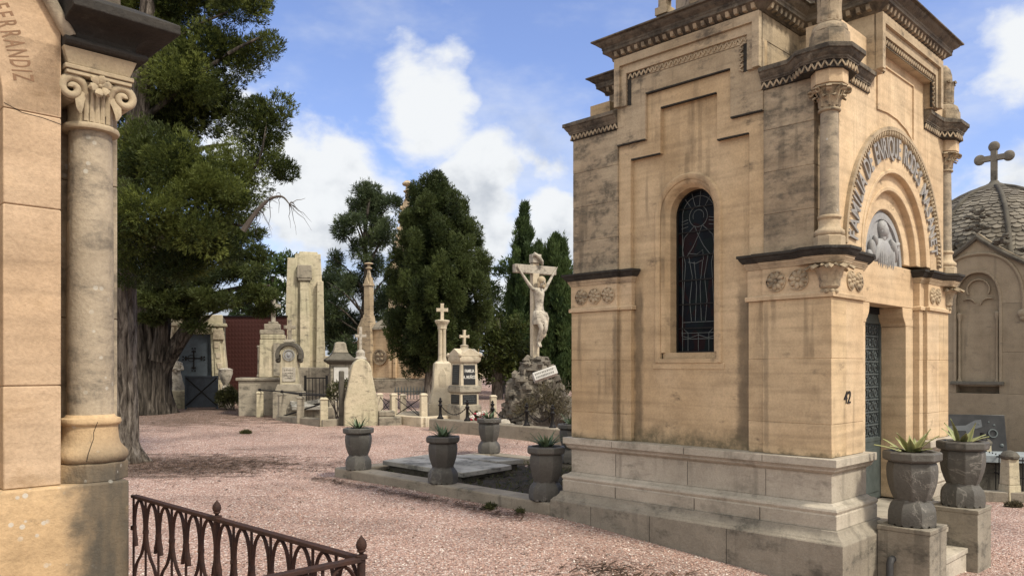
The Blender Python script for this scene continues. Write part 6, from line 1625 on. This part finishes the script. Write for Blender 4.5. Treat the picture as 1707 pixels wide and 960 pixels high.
# ================================================================== trees and shrubs
def leaves_object(name, mt, parent, C_, O_, T_, k, L, wd_, jit, rng, droop=0.0):
    """tufts at C_ pointing along O_ with tint T_: k narrow leaf faces each"""
    n = len(C_); c = np.repeat(C_, k, 0); o = np.repeat(O_, k, 0); tt = np.repeat(T_, k)
    d = o + rng.normal(0, jit, (n * k, 3)); d[:, 2] -= droop; d /= np.linalg.norm(d, axis=1)[:, None] + 1e-9
    ln = L * rng.uniform(.6, 1.25, n * k)[:, None]; w_ = np.cross(d, rng.normal(0, 1, (n * k, 3))); w_ /= np.linalg.norm(w_, axis=1)[:, None] + 1e-9; w_ *= wd_ * rng.uniform(.7, 1.3, n * k)[:, None]
    b = c + rng.normal(0, L * .22, (n * k, 3)); v = np.empty((n * k, 4, 3), 'f')
    v[:, 0] = b; v[:, 1] = b + d * ln * .55 + w_; v[:, 2] = b + d * ln; v[:, 3] = b + d * ln * .45 - w_
    me = bpy.data.meshes.new(name); N = n * k
    me.vertices.add(N * 4); me.vertices.foreach_set('co', v.reshape(-1)); me.loops.add(N * 4); me.loops.foreach_set('vertex_index', np.arange(N * 4, dtype='i'))
    me.polygons.add(N); me.polygons.foreach_set('loop_start', np.arange(0, N * 4, 4, dtype='i')); me.update(calc_edges=True)
    a = me.attributes.new('tint', 'FLOAT', 'POINT'); a.data.foreach_set('value', np.clip(np.repeat(tt + rng.normal(0, .06, N), 4), 0, 1).astype('f'))
    me.materials.append(M[mt]); ob = bpy.data.objects.new(name, me); COL.objects.link(ob); ob.parent = parent
    return ob


def crown(parent, mt, lobes, seed, rc=.2, dens=1.0, per=26, k=5, L=.07, wd_=.011, up=.5, jit=.45, base=.45, var=.22, axis=None, fill=.25, name='crown', clump=(1, 1, 1), droop=0.0, shell=(.72, 1.02), cs=(.45, 1.0)):
    rng = np.random.default_rng(seed); CC, OO, TT = [], [], []
    for lb in lobes:
        c = np.array(lb[:3], float); r = np.array(lb[3:6], float); r = np.maximum(r - .55 * rc, .35 * r); ap = (r[0] * r[1] + r[1] * r[2] + r[0] * r[2]) / 3 * 4 * math.pi
        m_ = max(5, int(dens * ap / (rc * rc * 2.6))); q = rng.normal(0, 1, (m_, 3)); q /= np.linalg.norm(q, axis=1)[:, None]
        sh = rng.uniform(shell[0], shell[1], m_)
        inner = rng.random(m_) < fill; sh[inner] = rng.uniform(.25, .75, inner.sum()); cc = c + q * r * sh[:, None]
        lt = base + (lb[6] if len(lb) > 6 else 0) + rng.normal(0, var * .35)
        for i in range(m_):      # one foliage clump: leaf tufts over a small ball
            e = rng.normal(0, 1, (per, 3)); e /= np.linalg.norm(e, axis=1)[:, None]
            rr = rc * rng.uniform(.65, 1.35); cl = np.array(clump)
            p_ = cc[i] + e * rr * cl * rng.uniform(cs[0], cs[1], per)[:, None]
            out = e * .8 + q[i] * .55; out[:, 2] += up
            if axis is not None: out = out * .45 + np.array(axis)
            CC.append(p_); OO.append(out / (np.linalg.norm(out, axis=1)[:, None] + 1e-9)); TT.append(np.full(per, lt + rng.normal(0, var)))
    C_ = np.concatenate(CC); O_ = np.concatenate(OO); T_ = np.concatenate(TT)
    return leaves_object(name, mt, parent, C_, O_, T_, k, L, wd_, jit, rng, droop)


def gnarly(mb, pts, rad, seed, n=26, ridge=.13, sub=5):
    """trunk or limb with twisting bark ridges"""
    P_ = [Vector(q) for q in pts]; fine_, rr = [], []
    for i in range(len(P_) - 1):
        p0, p1, p2, p3 = P_[max(i - 1, 0)], P_[i], P_[i + 1], P_[min(i + 2, len(P_) - 1)]
        for q in range(sub):
            t_ = q / sub; fine_.append(.5 * ((2 * p1) + (p2 - p0) * t_ + (2 * p0 - 5 * p1 + 4 * p2 - p3) * t_ ** 2 + (3 * p1 - p0 - 3 * p2 + p3) * t_ ** 3)); rr.append(rad[i] * (1 - t_) + rad[i + 1] * t_)
    fine_.append(P_[-1]); rr.append(rad[-1]); rings = []
    for i, q in enumerate(fine_):
        td = (fine_[min(i + 1, len(fine_) - 1)] - fine_[max(i - 1, 0)]).normalized(); a = Vector((1, 0, .01)) if abs(td.z) > .5 else Vector((0, 0, 1)); a = (a - td * a.dot(td)).normalized(); b = td.cross(a); ring_ = []
        for k in range(n):
            th = 2 * math.pi * k / n; o = a * math.cos(th) + b * math.sin(th)
            nz = mnoise.noise(Vector((math.cos(th + i * .03) * 2.4 + seed, math.sin(th + i * .03) * 2.4, q.z * .35 + i * .02))) + .5 * mnoise.noise(Vector((math.cos(th) * 5.5, math.sin(th) * 5.5 + seed, q.z * .8))) + .45 * mnoise.noise(Vector((math.cos(th) * 13, math.sin(th) * 13 + seed, q.z * .7)))
            ring_.append(tuple(q + o * rr[i] * (1 + ridge * 1.6 * nz)))
        rings.append(ring_)
    mb.loft(rings)


def L_(px, py, y, rx, rz, ry=None, tint=0.0):
    p_ = at(px, py, y); s = y / F; return (p_.x, p_.y, p_.z, rx * s, (ry if ry else rx * .8) * s, rz * s, tint)


# ---- the near cypress: single trunk behind the left mausoleum, wide olive crown
Y = 13.3; b0 = gr(207, Y)
t1 = thing('cypress_tree', 'tall broad cypress with olive green crown and single trunk behind the left mausoleum', 'tree', (0, 0, 0))
mb = MB(); z_ = lambda py: at(207, py, Y).z; X_ = lambda px: at(px, 0, Y).x
gnarly(mb, [(X_(208), Y, -.2), (X_(208), Y, z_(765)), (X_(207), Y, z_(735)), (X_(208), Y, z_(690)), (X_(206), Y, z_(560)), (X_(203), Y, z_(430)), (X_(215), Y, z_(300)), (X_(235), Y, z_(150)), (X_(250), Y, z_(-60)), (X_(260), Y, z_(-220))], [.34, .29, .235, .21, .20, .20, .17, .14, .10, .04], 1.3, 72, .16, 8)
for a_ in (.2, 1.3, 2.5, 3.7, 4.9): gnarly(mb, [(X_(207) + .12 * math.cos(a_), Y + .12 * math.sin(a_), .42), (X_(207) + .26 * math.cos(a_), Y + .26 * math.sin(a_), .12), (X_(207) + .5 * math.cos(a_), Y + .5 * math.sin(a_), -.06)], [.09, .10, .04], a_, 12, .12, 4)
mb.build('trunk', 'bark', t1, smooth=70)
br = MB()
for pts, r_ in (([(215, 330), (270, 290), (330, 250), (390, 240)], .07), ([(225, 210), (300, 150), (380, 90), (440, 60)], .06), ([(235, 130), (300, 60), (380, 20)], .05), ([(212, 380), (290, 380), (360, 370), (420, 380)], .06), ([(300, 370), (380, 330), (430, 270), (445, 200)], .045), ([(205, 420), (280, 430), (350, 425)], .045)):
    gnarly(br, [tuple(at(a, b, Y + .25 * (i % 2) - .1)) for i, (a, b) in enumerate(pts)], [r_ * (1 - .75 * i / (len(pts) - 1)) for i in range(len(pts))], r_ * 90, 10, .1, 4)
br.build('branches', 'bark_shaded', t1, smooth=60)
db = MB(); rn = random.Random(6)     # dead grey branch against the cloud
main = [(405, 385), (430, 350), (450, 332), (470, 328), (482, 340)]
gnarly(db, [tuple(at(a, b, Y - .6)) for a, b in main], [.05, .035, .026, .016, .008], 2, 8, .05, 4)
for k in range(26):
    i = rn.randrange(1, 5); a, b = main[i]; q = [(a, b)]; dx, dy = rn.uniform(-3, 9), rn.uniform(-6, 11)
    for j_ in range(5): q.append((q[-1][0] + dx * (1 - .1 * j_) + rn.uniform(-3, 3), q[-1][1] + dy + 1.2 * j_ + rn.uniform(-3, 3)))
    db.tube([tuple(at(u, v_, Y - .6 + .06 * j2)) for j2, (u, v_) in enumerate(q)], [.007, .006, .005, .004, .003, .0015], 4)
db.build('dead_branch', 'twig', t1)
lob = [L_(290, 275, Y - .5, 95, 62, tint=.15), L_(235, 250, Y - .3, 55, 55, tint=.12), L_(345, 320, Y - .6, 80, 50, tint=.12), L_(250, 345, Y - .9, 80, 50, tint=.08), L_(320, 385, Y - .7, 80, 38, tint=.0), L_(385, 285, Y - .2, 48, 52, tint=.05), L_(385, 340, Y - .3, 50, 35), L_(225, 400, Y - .7, 45, 40),
       L_(432, 235, Y + .3, 38, 62, 30, -.08), L_(428, 180, Y + .3, 13, 30, 12, -.05), L_(466, 190, Y + .3, 13, 36, 12, -.08), L_(450, 210, Y + .3, 25, 40, 20, -.1), L_(445, 275, Y + .2, 36, 22, 24, -.08), L_(475, 285, Y + .2, 20, 7, 12, -.05), L_(420, 310, Y + .2, 34, 26, 24, -.05),
       L_(305, 130, Y + .1, 85, 50, tint=.08), L_(345, 80, Y + .3, 70, 42, tint=.05), L_(270, 80, Y + .4, 70, 50), L_(410, 85, Y + .3, 56, 22, 30, -.02), L_(448, 78, Y + .3, 26, 16, 18, -.02), L_(405, 110, Y + .3, 45, 18, 25, -.04), L_(400, 15, Y + .2, 60, 34, 40, .0), L_(440, 5, Y + .2, 34, 24, 25), L_(320, 15, Y + .5, 70, 45), L_(250, 10, Y + .5, 60, 50), L_(330, -60, Y + .4, 110, 60), L_(230, -100, Y + .4, 90, 60),
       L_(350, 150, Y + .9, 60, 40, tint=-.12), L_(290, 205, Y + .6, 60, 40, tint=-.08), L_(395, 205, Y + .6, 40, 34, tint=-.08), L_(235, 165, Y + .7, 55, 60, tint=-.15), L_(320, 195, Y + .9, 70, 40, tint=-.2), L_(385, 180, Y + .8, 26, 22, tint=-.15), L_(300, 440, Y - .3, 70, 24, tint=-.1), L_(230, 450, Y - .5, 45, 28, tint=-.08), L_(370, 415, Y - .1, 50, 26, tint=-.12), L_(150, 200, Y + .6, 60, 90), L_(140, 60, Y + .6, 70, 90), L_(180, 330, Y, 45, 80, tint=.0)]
crown(t1, 'fol_olive', lob, 1, rc=.22, dens=1.75, per=105, k=5, L=.058, wd_=.0072, up=.45, jit=.32, base=.36, var=.22, fill=.5, cs=(.60, 1.0))

# ---- the big many-stemmed tree behind it
Y = 22.0
t2 = thing('cypress_tree', 'old many-stemmed cypress with thick leaning limb in front of the blue-grey door', 'tree', (0, 0, 0))
mb = MB(); P2 = lambda px, py, dy=0: tuple(at(px, py, Y + dy)); gz = zg(at(262, 0, Y).x, Y)
gnarly(mb, [P2(256, 700), P2(256, 683), P2(256, 650), P2(257, 600), P2(258, 550), P2(255, 480), P2(262, 380)], [.66, .56, .46, .44, .40, .32, .2], 3, 60, .2, 6)
gnarly(mb, [P2(262, 690, -.25), P2(264, 640, -.25), P2(272, 605, -.25), P2(296, 572, -.3), P2(318, 540, -.35), P2(333, 505, -.3), P2(355, 455, -.2)], [.30, .27, .25, .20, .17, .15, .10], 5, 44, .15, 5)
gnarly(mb, [P2(240, 690, -.35), P2(240, 640, -.35), P2(236, 570, -.3), P2(232, 480, -.2)], [.30, .25, .22, .16], 7, 36, .18, 5)
gnarly(mb, [P2(262, 600, -.4), P2(270, 560, -.45), P2(266, 500, -.35)], [.22, .2, .15], 9, 20, .15, 5)
mb.build('trunk', 'bark_shaded', t2, smooth=70)
br = MB()
for pts, r_ in (([(345, 495), (400, 480), (450, 476)], .10), ([(258, 480), (300, 440), (380, 420)], .10), ([(330, 540), (370, 515), (420, 505)], .07)):
    gnarly(br, [P2(*q) for q in pts], [r_ * (1 - .7 * i / 2) for i in range(3)], r_ * 70, 10, .1, 4)
br.build('branches', 'bark', t2, smooth=60)
lob = [L_(300, 470, Y - .8, 70, 22, tint=.05), L_(380, 455, Y - .6, 60, 20, tint=.05), L_(420, 490, Y - .4, 42, 18, tint=.06), L_(350, 500, Y - .8, 70, 20, tint=.0), L_(270, 500, Y - .9, 55, 22, tint=.08), L_(300, 520, Y - .6, 50, 14), L_(430, 515, Y, 36, 12), L_(240, 470, Y - .6, 50, 30, tint=.12), L_(410, 430, Y + .4, 45, 26), L_(330, 420, Y + .6, 80, 30), L_(390, 390, Y + .8, 50, 34), L_(250, 420, Y + .6, 70, 40), L_(330, 545, Y - .9, 22, 10), L_(255, 530, Y - .9, 30, 14)]
crown(t2, 'fol_dark', lob, 2, rc=.20, dens=1.05, per=40, k=5, L=.11, wd_=.013, up=.3, jit=.5, base=.45, var=.18, fill=.35, clump=(1.3, 1, .6))

# ---- dark round-topped tree behind the red wall
Y = 31.0
t3 = thing('evergreen_tree', 'dark evergreen peeping over the red wall left of the tapering pylon', 'tree', (0, 0, 0))
mb = MB(); gnarly(mb, [tuple(gr(455, Y) - Vector((0, 0, .2))), tuple(at(455, 560, Y)), tuple(at(455, 460, Y))], [.25, .2, .1], 4, 16, .1, 4); mb.build('trunk', 'bark', t3, smooth=60)
crown(t3, 'fol_cyp', [L_(455, 450, Y, 36, 30), L_(430, 480, Y, 34, 36), L_(480, 440, Y, 16, 20), L_(470, 490, Y, 30, 34), L_(445, 530, Y, 40, 34), L_(415, 520, Y, 30, 30)], 3, rc=.30, per=20, k=4, L=.20, wd_=.032, base=.42)

# ---- loose pine with open crown
Y = 33.0
t4 = thing('pine_tree', 'loose feathery pine with open branches left of the round conifer', 'tree', (0, 0, 0))
mb = MB(); gnarly(mb, [tuple(gr(607, Y) - Vector((0, 0, .3))), tuple(at(605, 560, Y)), tuple(at(612, 470, Y)), tuple(at(608, 400, Y)), tuple(at(614, 330, Y))], [.24, .2, .14, .09, .03], 4, 18, .1, 5); rn = random.Random(12)
tips = [(568, 385), (555, 430), (545, 470), (620, 320), (640, 340), (650, 345), (590, 370), (575, 480), (550, 520), (585, 350), (640, 400), (660, 450), (565, 550), (600, 480), (640, 500), (565, 580), (545, 500), (648, 390)]
for (a, b) in tips: gnarly(mb, [tuple(at(610, min(b + 60, 560), Y)), tuple(at((610 + a) / 2, b + 22, Y + rn.uniform(-.8, .8))), tuple(at(a, b, Y + rn.uniform(-1, 1)))], [.06, .035, .012], a * .1, 8, .1, 3)
mb.build('trunk', 'bark_shaded', t4, smooth=60)
crown(t4, 'fol_pine', [L_(a + rn.uniform(-8, 8), b + rn.uniform(-6, 6), Y + rn.uniform(-1, 1), rn.uniform(16, 27), rn.uniform(15, 26)) for a, b in tips + [(612, 312), (608, 345), (625, 370), (600, 420), (630, 440), (610, 520), (585, 540), (640, 560), (560, 520), (625, 345)]], 4, rc=.26, dens=1.15, per=32, k=5, L=.20, wd_=.015, up=.5, base=.40, var=.2, fill=.3, jit=.6)

# ---- the big round conifer
Y = 23.5
t5 = thing('conifer_tree', 'big dense egg-shaped dark conifer towering over the white column monument', 'tree', (0, 0, 0))
mb = MB(); gnarly(mb, [tuple(gr(716, Y) - Vector((0, 0, .2))), tuple(at(716, 640, Y)), tuple(at(722, 590, Y)), tuple(at(728, 480, Y))], [.22, .17, .16, .08], 4, 18, .12, 5); mb.build('trunk', 'bark', t5, smooth=60)
rn = random.Random(21); lob = []
prof = [(308, 722, 10), (320, 726, 26), (336, 728, 42), (354, 727, 58), (380, 730, 69), (410, 732, 80), (440, 732, 90), (470, 732, 96), (500, 732, 97), (530, 728, 94), (560, 722, 78), (585, 712, 56), (600, 705, 36)]
for (py, cx_, hw_) in prof:
    n_ = max(2, int(hw_ / 9))
    for k in range(n_):
        a_ = 2 * math.pi * (k + rn.random() * .8) / n_; lob.append(L_(cx_ + hw_ * .80 * math.cos(a_), py + rn.uniform(-8, 8), Y + .80 * hw_ * Y / F * math.sin(a_), rn.uniform(13, 21), rn.uniform(18, 30), rn.uniform(13, 20), rn.uniform(-.08, .08)))
lob += [L_(712, 309, Y, 9, 9), L_(738, 316, Y, 9, 10), L_(690, 340, Y, 12, 18), L_(770, 350, Y, 10, 20)]
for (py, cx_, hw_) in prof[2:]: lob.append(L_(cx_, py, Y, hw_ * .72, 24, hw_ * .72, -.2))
crown(t5, 'fol_round', lob, 5, rc=.20, dens=1.05, per=60, k=5, L=.095, wd_=.0115, cs=(.65, 1.0), up=.75, jit=.42, base=.42, var=.20, fill=.15, clump=(.8, .8, 1.3))

# ---- columnar cypresses by the crucifix
def columnar(label, y, prof, seed, mt='fol_cyp', pr=1.0):
    t_ = thing('columnar_cypress', label, 'tree', (0, 0, 0), 0, 'columnar cypresses behind the crucifix'); px0 = prof[-1][1]
    prof = [(a_ + 20 * max(0, 1 - i / 3), b_, c_) for i, (a_, b_, c_) in enumerate(prof)]
    mb = MB(); gnarly(mb, [tuple(gr(px0, y) - Vector((0, 0, .2))), tuple(at(px0, 600, y)), tuple(at(prof[0][1], prof[0][0] + 30, y))], [.16, .13, .04], seed, 12, .1, 4); mb.build('trunk', 'bark', t_, smooth=60)
    rn = random.Random(seed); lob = []
    for (p1, c1_, h1), (p2, c2_, h2) in zip(prof[:-1], prof[1:]):
        m_ = max(2, int((p2 - p1) / 12))
        for j_ in range(m_):
            q = j_ / m_; hw_ = h1 + (h2 - h1) * q; c_ = c1_ + (c2_ - c1_) * q; py = p1 + (p2 - p1) * q
            for k in range(max(1, int(hw_ / 5))):
                a_ = rn.uniform(0, 6.283); lob.append(L_(c_ + hw_ * .72 * math.cos(a_), py, y + .72 * hw_ * y / F * math.sin(a_), max(2.5, min(hw_ * .42, 9)), rn.uniform(14, 26), None, rn.uniform(-.1, .1)))
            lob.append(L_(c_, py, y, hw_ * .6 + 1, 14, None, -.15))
    crown(t_, mt, lob, seed, rc=.15, dens=.8, per=24, k=5, L=.17, wd_=.016, up=1.0, jit=.3, base=.45, var=.17, axis=(0, 0, .9), fill=.2, clump=(.7, .7, 1.6))


columnar('tallest pointed columnar cypress, left of the crucifix top', 29.0, [(337, 874, 2), (360, 874, 8), (390, 873, 14), (430, 872, 22), (470, 872, 27), (520, 872, 31), (580, 874, 33), (640, 876, 33)], 31)
columnar('thin columnar cypress tip showing just behind the crucifix head', 34.0, [(394, 898, 2), (410, 898, 5), (440, 898, 8), (500, 898, 12), (600, 898, 14)], 32)
columnar('blunt round-headed columnar cypress right of the crucifix', 26.5, [(393, 929, 5), (402, 929, 14), (420, 928, 19), (450, 929, 24), (490, 930, 29), (540, 931, 33), (600, 932, 35), (650, 932, 34)], 33)
# ---- loose dark trees filling the ground between
for i, (lab, y, lobes_) in enumerate((('loose small evergreen between the round conifer and the tall cypress', 30.0, [(835, 460, 16, 20), (830, 500, 22, 24), (842, 540, 24, 26), (818, 480, 9, 14), (848, 440, 8, 12), (835, 580, 30, 30)]),
                                     ('low dark bushy evergreen behind the black-panelled monument', 27.0, [(800, 560, 34, 32), (830, 580, 36, 40), (860, 570, 30, 40), (790, 610, 36, 26), (840, 620, 40, 24), (870, 610, 30, 24), (815, 540, 26, 22)]),
                                     ('dark evergreen standing behind the chapel roof, partly hidden by the pine', 37.0, [(560, 480, 30, 40), (545, 540, 34, 44), (580, 560, 40, 40), (640, 520, 36, 50), (600, 600, 40, 30), (553, 450, 14, 20)]))):
    t_ = thing('evergreen_tree', lab, 'tree', (0, 0, 0)); rn = random.Random(40 + i); px0 = sum(q[0] for q in lobes_) / len(lobes_)
    mb = MB(); gnarly(mb, [tuple(gr(px0, y) - Vector((0, 0, .2))), tuple(at(px0, 600, y)), tuple(at(px0, 530, y))], [.2, .16, .08], i, 12, .1, 4); mb.build('trunk', 'bark', t_, smooth=60)
    crown(t_, ('fol_cyp', 'fol_dark', 'fol_pine')[i], [L_(a, b, y + rn.uniform(-.5, .5), c, d_) for a, b, c, d_ in lobes_], 60 + i, rc=.24, dens=(.8, 1.0, .9)[i], per=18, k=4, L=.17, wd_=.026, base=.42, var=.2, fill=.3)

# ---- hedge-like far trees closing the view under the crowns
for i, (px, hgt, wd2, lab) in enumerate(((250, 85, 90, 'far dark tree behind the ornate tomb, under the cypress crowns'), (110, 110, 110, 'far dark tree beyond the left mausoleum'), (-160, 120, 100, 'far dark tree well left of the left mausoleum'), (-420, 130, 110, 'far dark tree outside the left picture edge'), (985, 150, 60, 'far dark tree hidden behind the tan mausoleum'), (1150, 160, 90, 'second far dark tree beyond the tan mausoleum'), (1560, 100, 60, 'far tree beyond the stair urns'))):
    y = 44.0; t_ = thing('evergreen_tree', lab, 'tree', (0, 0, 0)); s = y / F; g0 = gr(px, y); rn = random.Random(70 + i)
    mb = MB(); gnarly(mb, [(g0.x, y, g0.z - .3), (g0.x, y, g0.z + 1.2), (g0.x, y, g0.z + 2.4)], [.3, .22, .1], i, 12, .1, 4); mb.build('trunk', 'bark', t_, smooth=60)
    lob = [(g0.x + rn.uniform(-1, 1) * wd2 * s * .6, y + rn.uniform(-1, 1), g0.z + rn.uniform(.15, .85) * hgt * s, wd2 * s * .38, wd2 * s * .35, hgt * s * .28, 0) for _ in range(9)]
    crown(t_, 'fol_dark', lob, 90 + i, rc=.45, dens=.7, per=18, k=4, L=.32, wd_=.05, base=.42, var=.2)

t_ = thing('boundary_wall', 'low pale boundary wall far behind the tombs', 'wall', (0, 46.5, zg(0, 46.5)))
mb = MB(); mb.box(-48, 48, -.15, .15, -.3, 1.1); mb.box(-48.05, 48.05, -.2, .2, 1.102, 1.2); mb.build('wall', 'cream', t_, .02)

# ---- shrubs
def shrub(label, px, y, lobes_, mt, seed, L, stems=10, name='shrub', **kw):
    t_ = thing(name, label, 'shrub', (0, 0, 0)); g0 = gr(px, y); rn = random.Random(seed); mb = MB()
    for k in range(stems):
        a, b, c, d_ = lobes_[k % len(lobes_)]; e = at(a + rn.uniform(-c, c) * .8, b + rn.uniform(-d_, d_) * .7, y + rn.uniform(-.2, .2)); mb.tube([(g0.x + rn.uniform(-.1, .1), y, g0.z - .05), ((g0.x + e.x) / 2 + rn.uniform(-.05, .05), y, (g0.z + e.z) / 2 + .1), tuple(e)], [.014, .010, .004], 5)
    mb.build('stems', 'twig', t_)
    crown(t_, mt, [L_(a, b, y, c, d_) for a, b, c, d_ in lobes_], seed, L=L, name='foliage', **kw); return t_


shrub('grey-green bush beside the metal gate and stone vase', 385, 23.0, [(378, 660, 18, 14), (392, 664, 14, 11), (385, 650, 12, 10), (370, 668, 10, 8)], 'fol_bush', 51, .11, rc=.10, dens=1.0, per=12, k=4, wd_=.016, base=.4, jit=.6)
shrub('wispy dry brownish shrub in front of the rock mound, left of the tan mausoleum', 915, 16.6, [(885, 680, 24, 22), (915, 670, 28, 30), (940, 665, 18, 36), (900, 655, 16, 16), (930, 690, 24, 16), (868, 692, 18, 12)], 'fol_dry', 52, .16, 46, rc=.10, dens=.55, per=8, k=3, wd_=.007, base=.42, up=.9, jit=.45, fill=.5)
shrub('small dark weedy bush by the dark-capped pedestal', 565, 19.8, [(562, 650, 16, 14), (575, 640, 12, 12), (552, 660, 10, 8)], 'fol_bush', 53, .11, rc=.09, dens=.7, per=10, k=4, wd_=.012, base=.3, jit=.6)
for i, (px, py, lab, r_) in enumerate(((815, 836, 'small dark green weed tuft on the gravel by the kerb', .06), (868, 853, 'flat weed tuft on the gravel left of the mausoleum plinth', .04), (1690, 828, 'dry weed growing at the foot of the block kerb on the right', .09), (409, 718, 'round low weed tuft in the gravel before the stepped tomb', .09))):
    y = (9.2, 8.9, 11.3, 17.3)[i]; g0 = gr(px, y)
    if i < 2: q = (g0.x, g0.y)
    t_ = thing('weed_tuft', lab, 'weed', (0, 0, 0)); crown(t_, 'fol_bush' if i != 2 else 'fol_dry', [(g0.x, g0.y, g0.z + .01, r_ * 1.3, r_, r_ * .55, 0)], 110 + i, rc=.025, dens=1.2, per=12, k=3, L=.045, wd_=.006, base=.2 if i < 2 else .4, jit=.6, name='leaves')

# ---- dead twigs and needle litter lying on the gravel
rng = np.random.default_rng(5); N = 5200
kt = rng.uniform(0, 1, 500); cx_ = np.concatenate([rng.normal(-5.4, 1.2, 2600), rng.normal(-9.0, 2.6, 1800), rng.uniform(-9, 1.5, 900), rng.normal(-1.7, .35, 160), rng.normal(.95, .3, 240), .25 - 3.1 * kt - rng.random(500) ** 2 * .25 - .05]); cy_ = np.concatenate([rng.normal(12.9, .6, 2600), rng.normal(20.5, 1.6, 1800), rng.uniform(9, 20, 900), rng.normal(5.6, .2, 160), rng.normal(6.4, .2, 240), 8.75 + 3.15 * kt - rng.random(500) ** 2 * .25 - .05]); N = len(cx_)
zz_ = np.array([zg(a, b) for a, b in zip(cx_, cy_)]) + .012
th = rng.normal(.1, .7, N); ln = rng.uniform(.02, .09, N); dx = np.cos(th) * ln; dy = np.sin(th) * ln; w2 = rng.uniform(.003, .009, N); ox = -np.sin(th) * w2; oy = np.cos(th) * w2; lift = rng.uniform(0, .015, N)
v = np.empty((N, 4, 3)); v[:, 0] = np.c_[cx_ - dx - ox, cy_ - dy - oy, zz_]; v[:, 1] = np.c_[cx_ + dx - ox, cy_ + dy - oy, zz_ + lift]; v[:, 2] = np.c_[cx_ + dx + ox, cy_ + dy + oy, zz_ + lift]; v[:, 3] = np.c_[cx_ - dx + ox, cy_ - dy + oy, zz_]
me = bpy.data.meshes.new('leaf_litter'); me.from_pydata(v.reshape(-1, 3).tolist(), [], np.arange(N * 4).reshape(-1, 4).tolist()); me.materials.append(M['litter'])
lo = bpy.data.objects.new('leaf_litter', me); COL.objects.link(lo); tag(lo, 'dark brown needle litter scattered on the gravel under the trees', 'litter', kind='stuff')
# small plants and moss on the soil of the grave plot
t_ = bpy.data.objects.new('ground_cover', None)
rng = np.random.default_rng(9); n_ = 450; lx = rng.uniform(.2, 2.7, n_); ly = rng.uniform(3.0, 7.1, n_); C_ = np.array([[*(loc2(a, b)), .075] for a, b in zip(lx, ly)]); O_ = np.tile([0, 0, 1.0], (n_, 1))
gc = leaves_object('ground_cover', 'fol_bush', None, C_, O_, rng.uniform(0, .6, n_), 4, .05, .007, .8, rng); tag(gc, 'thin weeds growing on the dark soil of the grave plot', 'weeds', kind='stuff')
# loose gravel stones near the viewer give the ground its grain
rng = np.random.default_rng(17); N = 26000
px_ = rng.uniform(-3.2, 5.6, N); py_ = 2.6 + 8.5 * rng.random(N) ** 1.5; r_ = rng.uniform(.0045, .0115, N)
base_v = np.array([[1, 0, 0], [-1, 0, 0], [0, 1, 0], [0, -1, 0], [0, 0, .8], [0, 0, -.8]]); base_f = np.array([[0, 2, 4], [2, 1, 4], [1, 3, 4], [3, 0, 4], [2, 0, 5], [1, 2, 5], [3, 1, 5], [0, 3, 5]])
an = rng.uniform(0, 6.28, N); sc3 = rng.uniform(.65, 1.35, (N, 3)) * r_[:, None]; vv = base_v[None] * sc3[:, None]; vv = vv + rng.normal(0, .0012, vv.shape); ca, sa = np.cos(an)[:, None], np.sin(an)[:, None]
vx = vv[..., 0] * ca - vv[..., 1] * sa; vy = vv[..., 0] * sa + vv[..., 1] * ca; pz = np.array([zg(a, b) + .012 * math.sin(1.7 * a + .6 * b) * math.sin(.9 * b - .4 * a) for a, b in zip(px_, py_)])
V3 = np.stack([vx + px_[:, None], vy + py_[:, None], vv[..., 2] + pz[:, None] + .003], -1).reshape(-1, 3)
F3 = (base_f[None] + 6 * np.arange(N)[:, None, None]).reshape(-1, 3)
me = bpy.data.meshes.new('gravel'); me.vertices.add(len(V3)); me.vertices.foreach_set('co', V3.astype('f').reshape(-1)); me.loops.add(len(F3) * 3); me.loops.foreach_set('vertex_index', F3.astype('i').reshape(-1)); me.polygons.add(len(F3)); me.polygons.foreach_set('loop_start', np.arange(0, len(F3) * 3, 3, dtype='i')); me.update(calc_edges=True)
a_ = me.attributes.new('tint', 'FLOAT', 'POINT'); a_.data.foreach_set('value', np.repeat(rng.random(N), 6).astype('f'))
m, t, p = mat('gravel_stone'); at_ = t.new('ShaderNodeAttribute', attribute_name='tint').outputs['Fac']; t.put(p.inputs['Base Color'], t.ramp(at_, STOPS, 'CONSTANT')); p.inputs['Roughness'].default_value = .9; me.materials.append(m)
go_ = bpy.data.objects.new('gravel', me); COL.objects.link(go_); tag(go_, 'loose pink gravel stones on the ground near the viewer', 'gravel', kind='stuff')
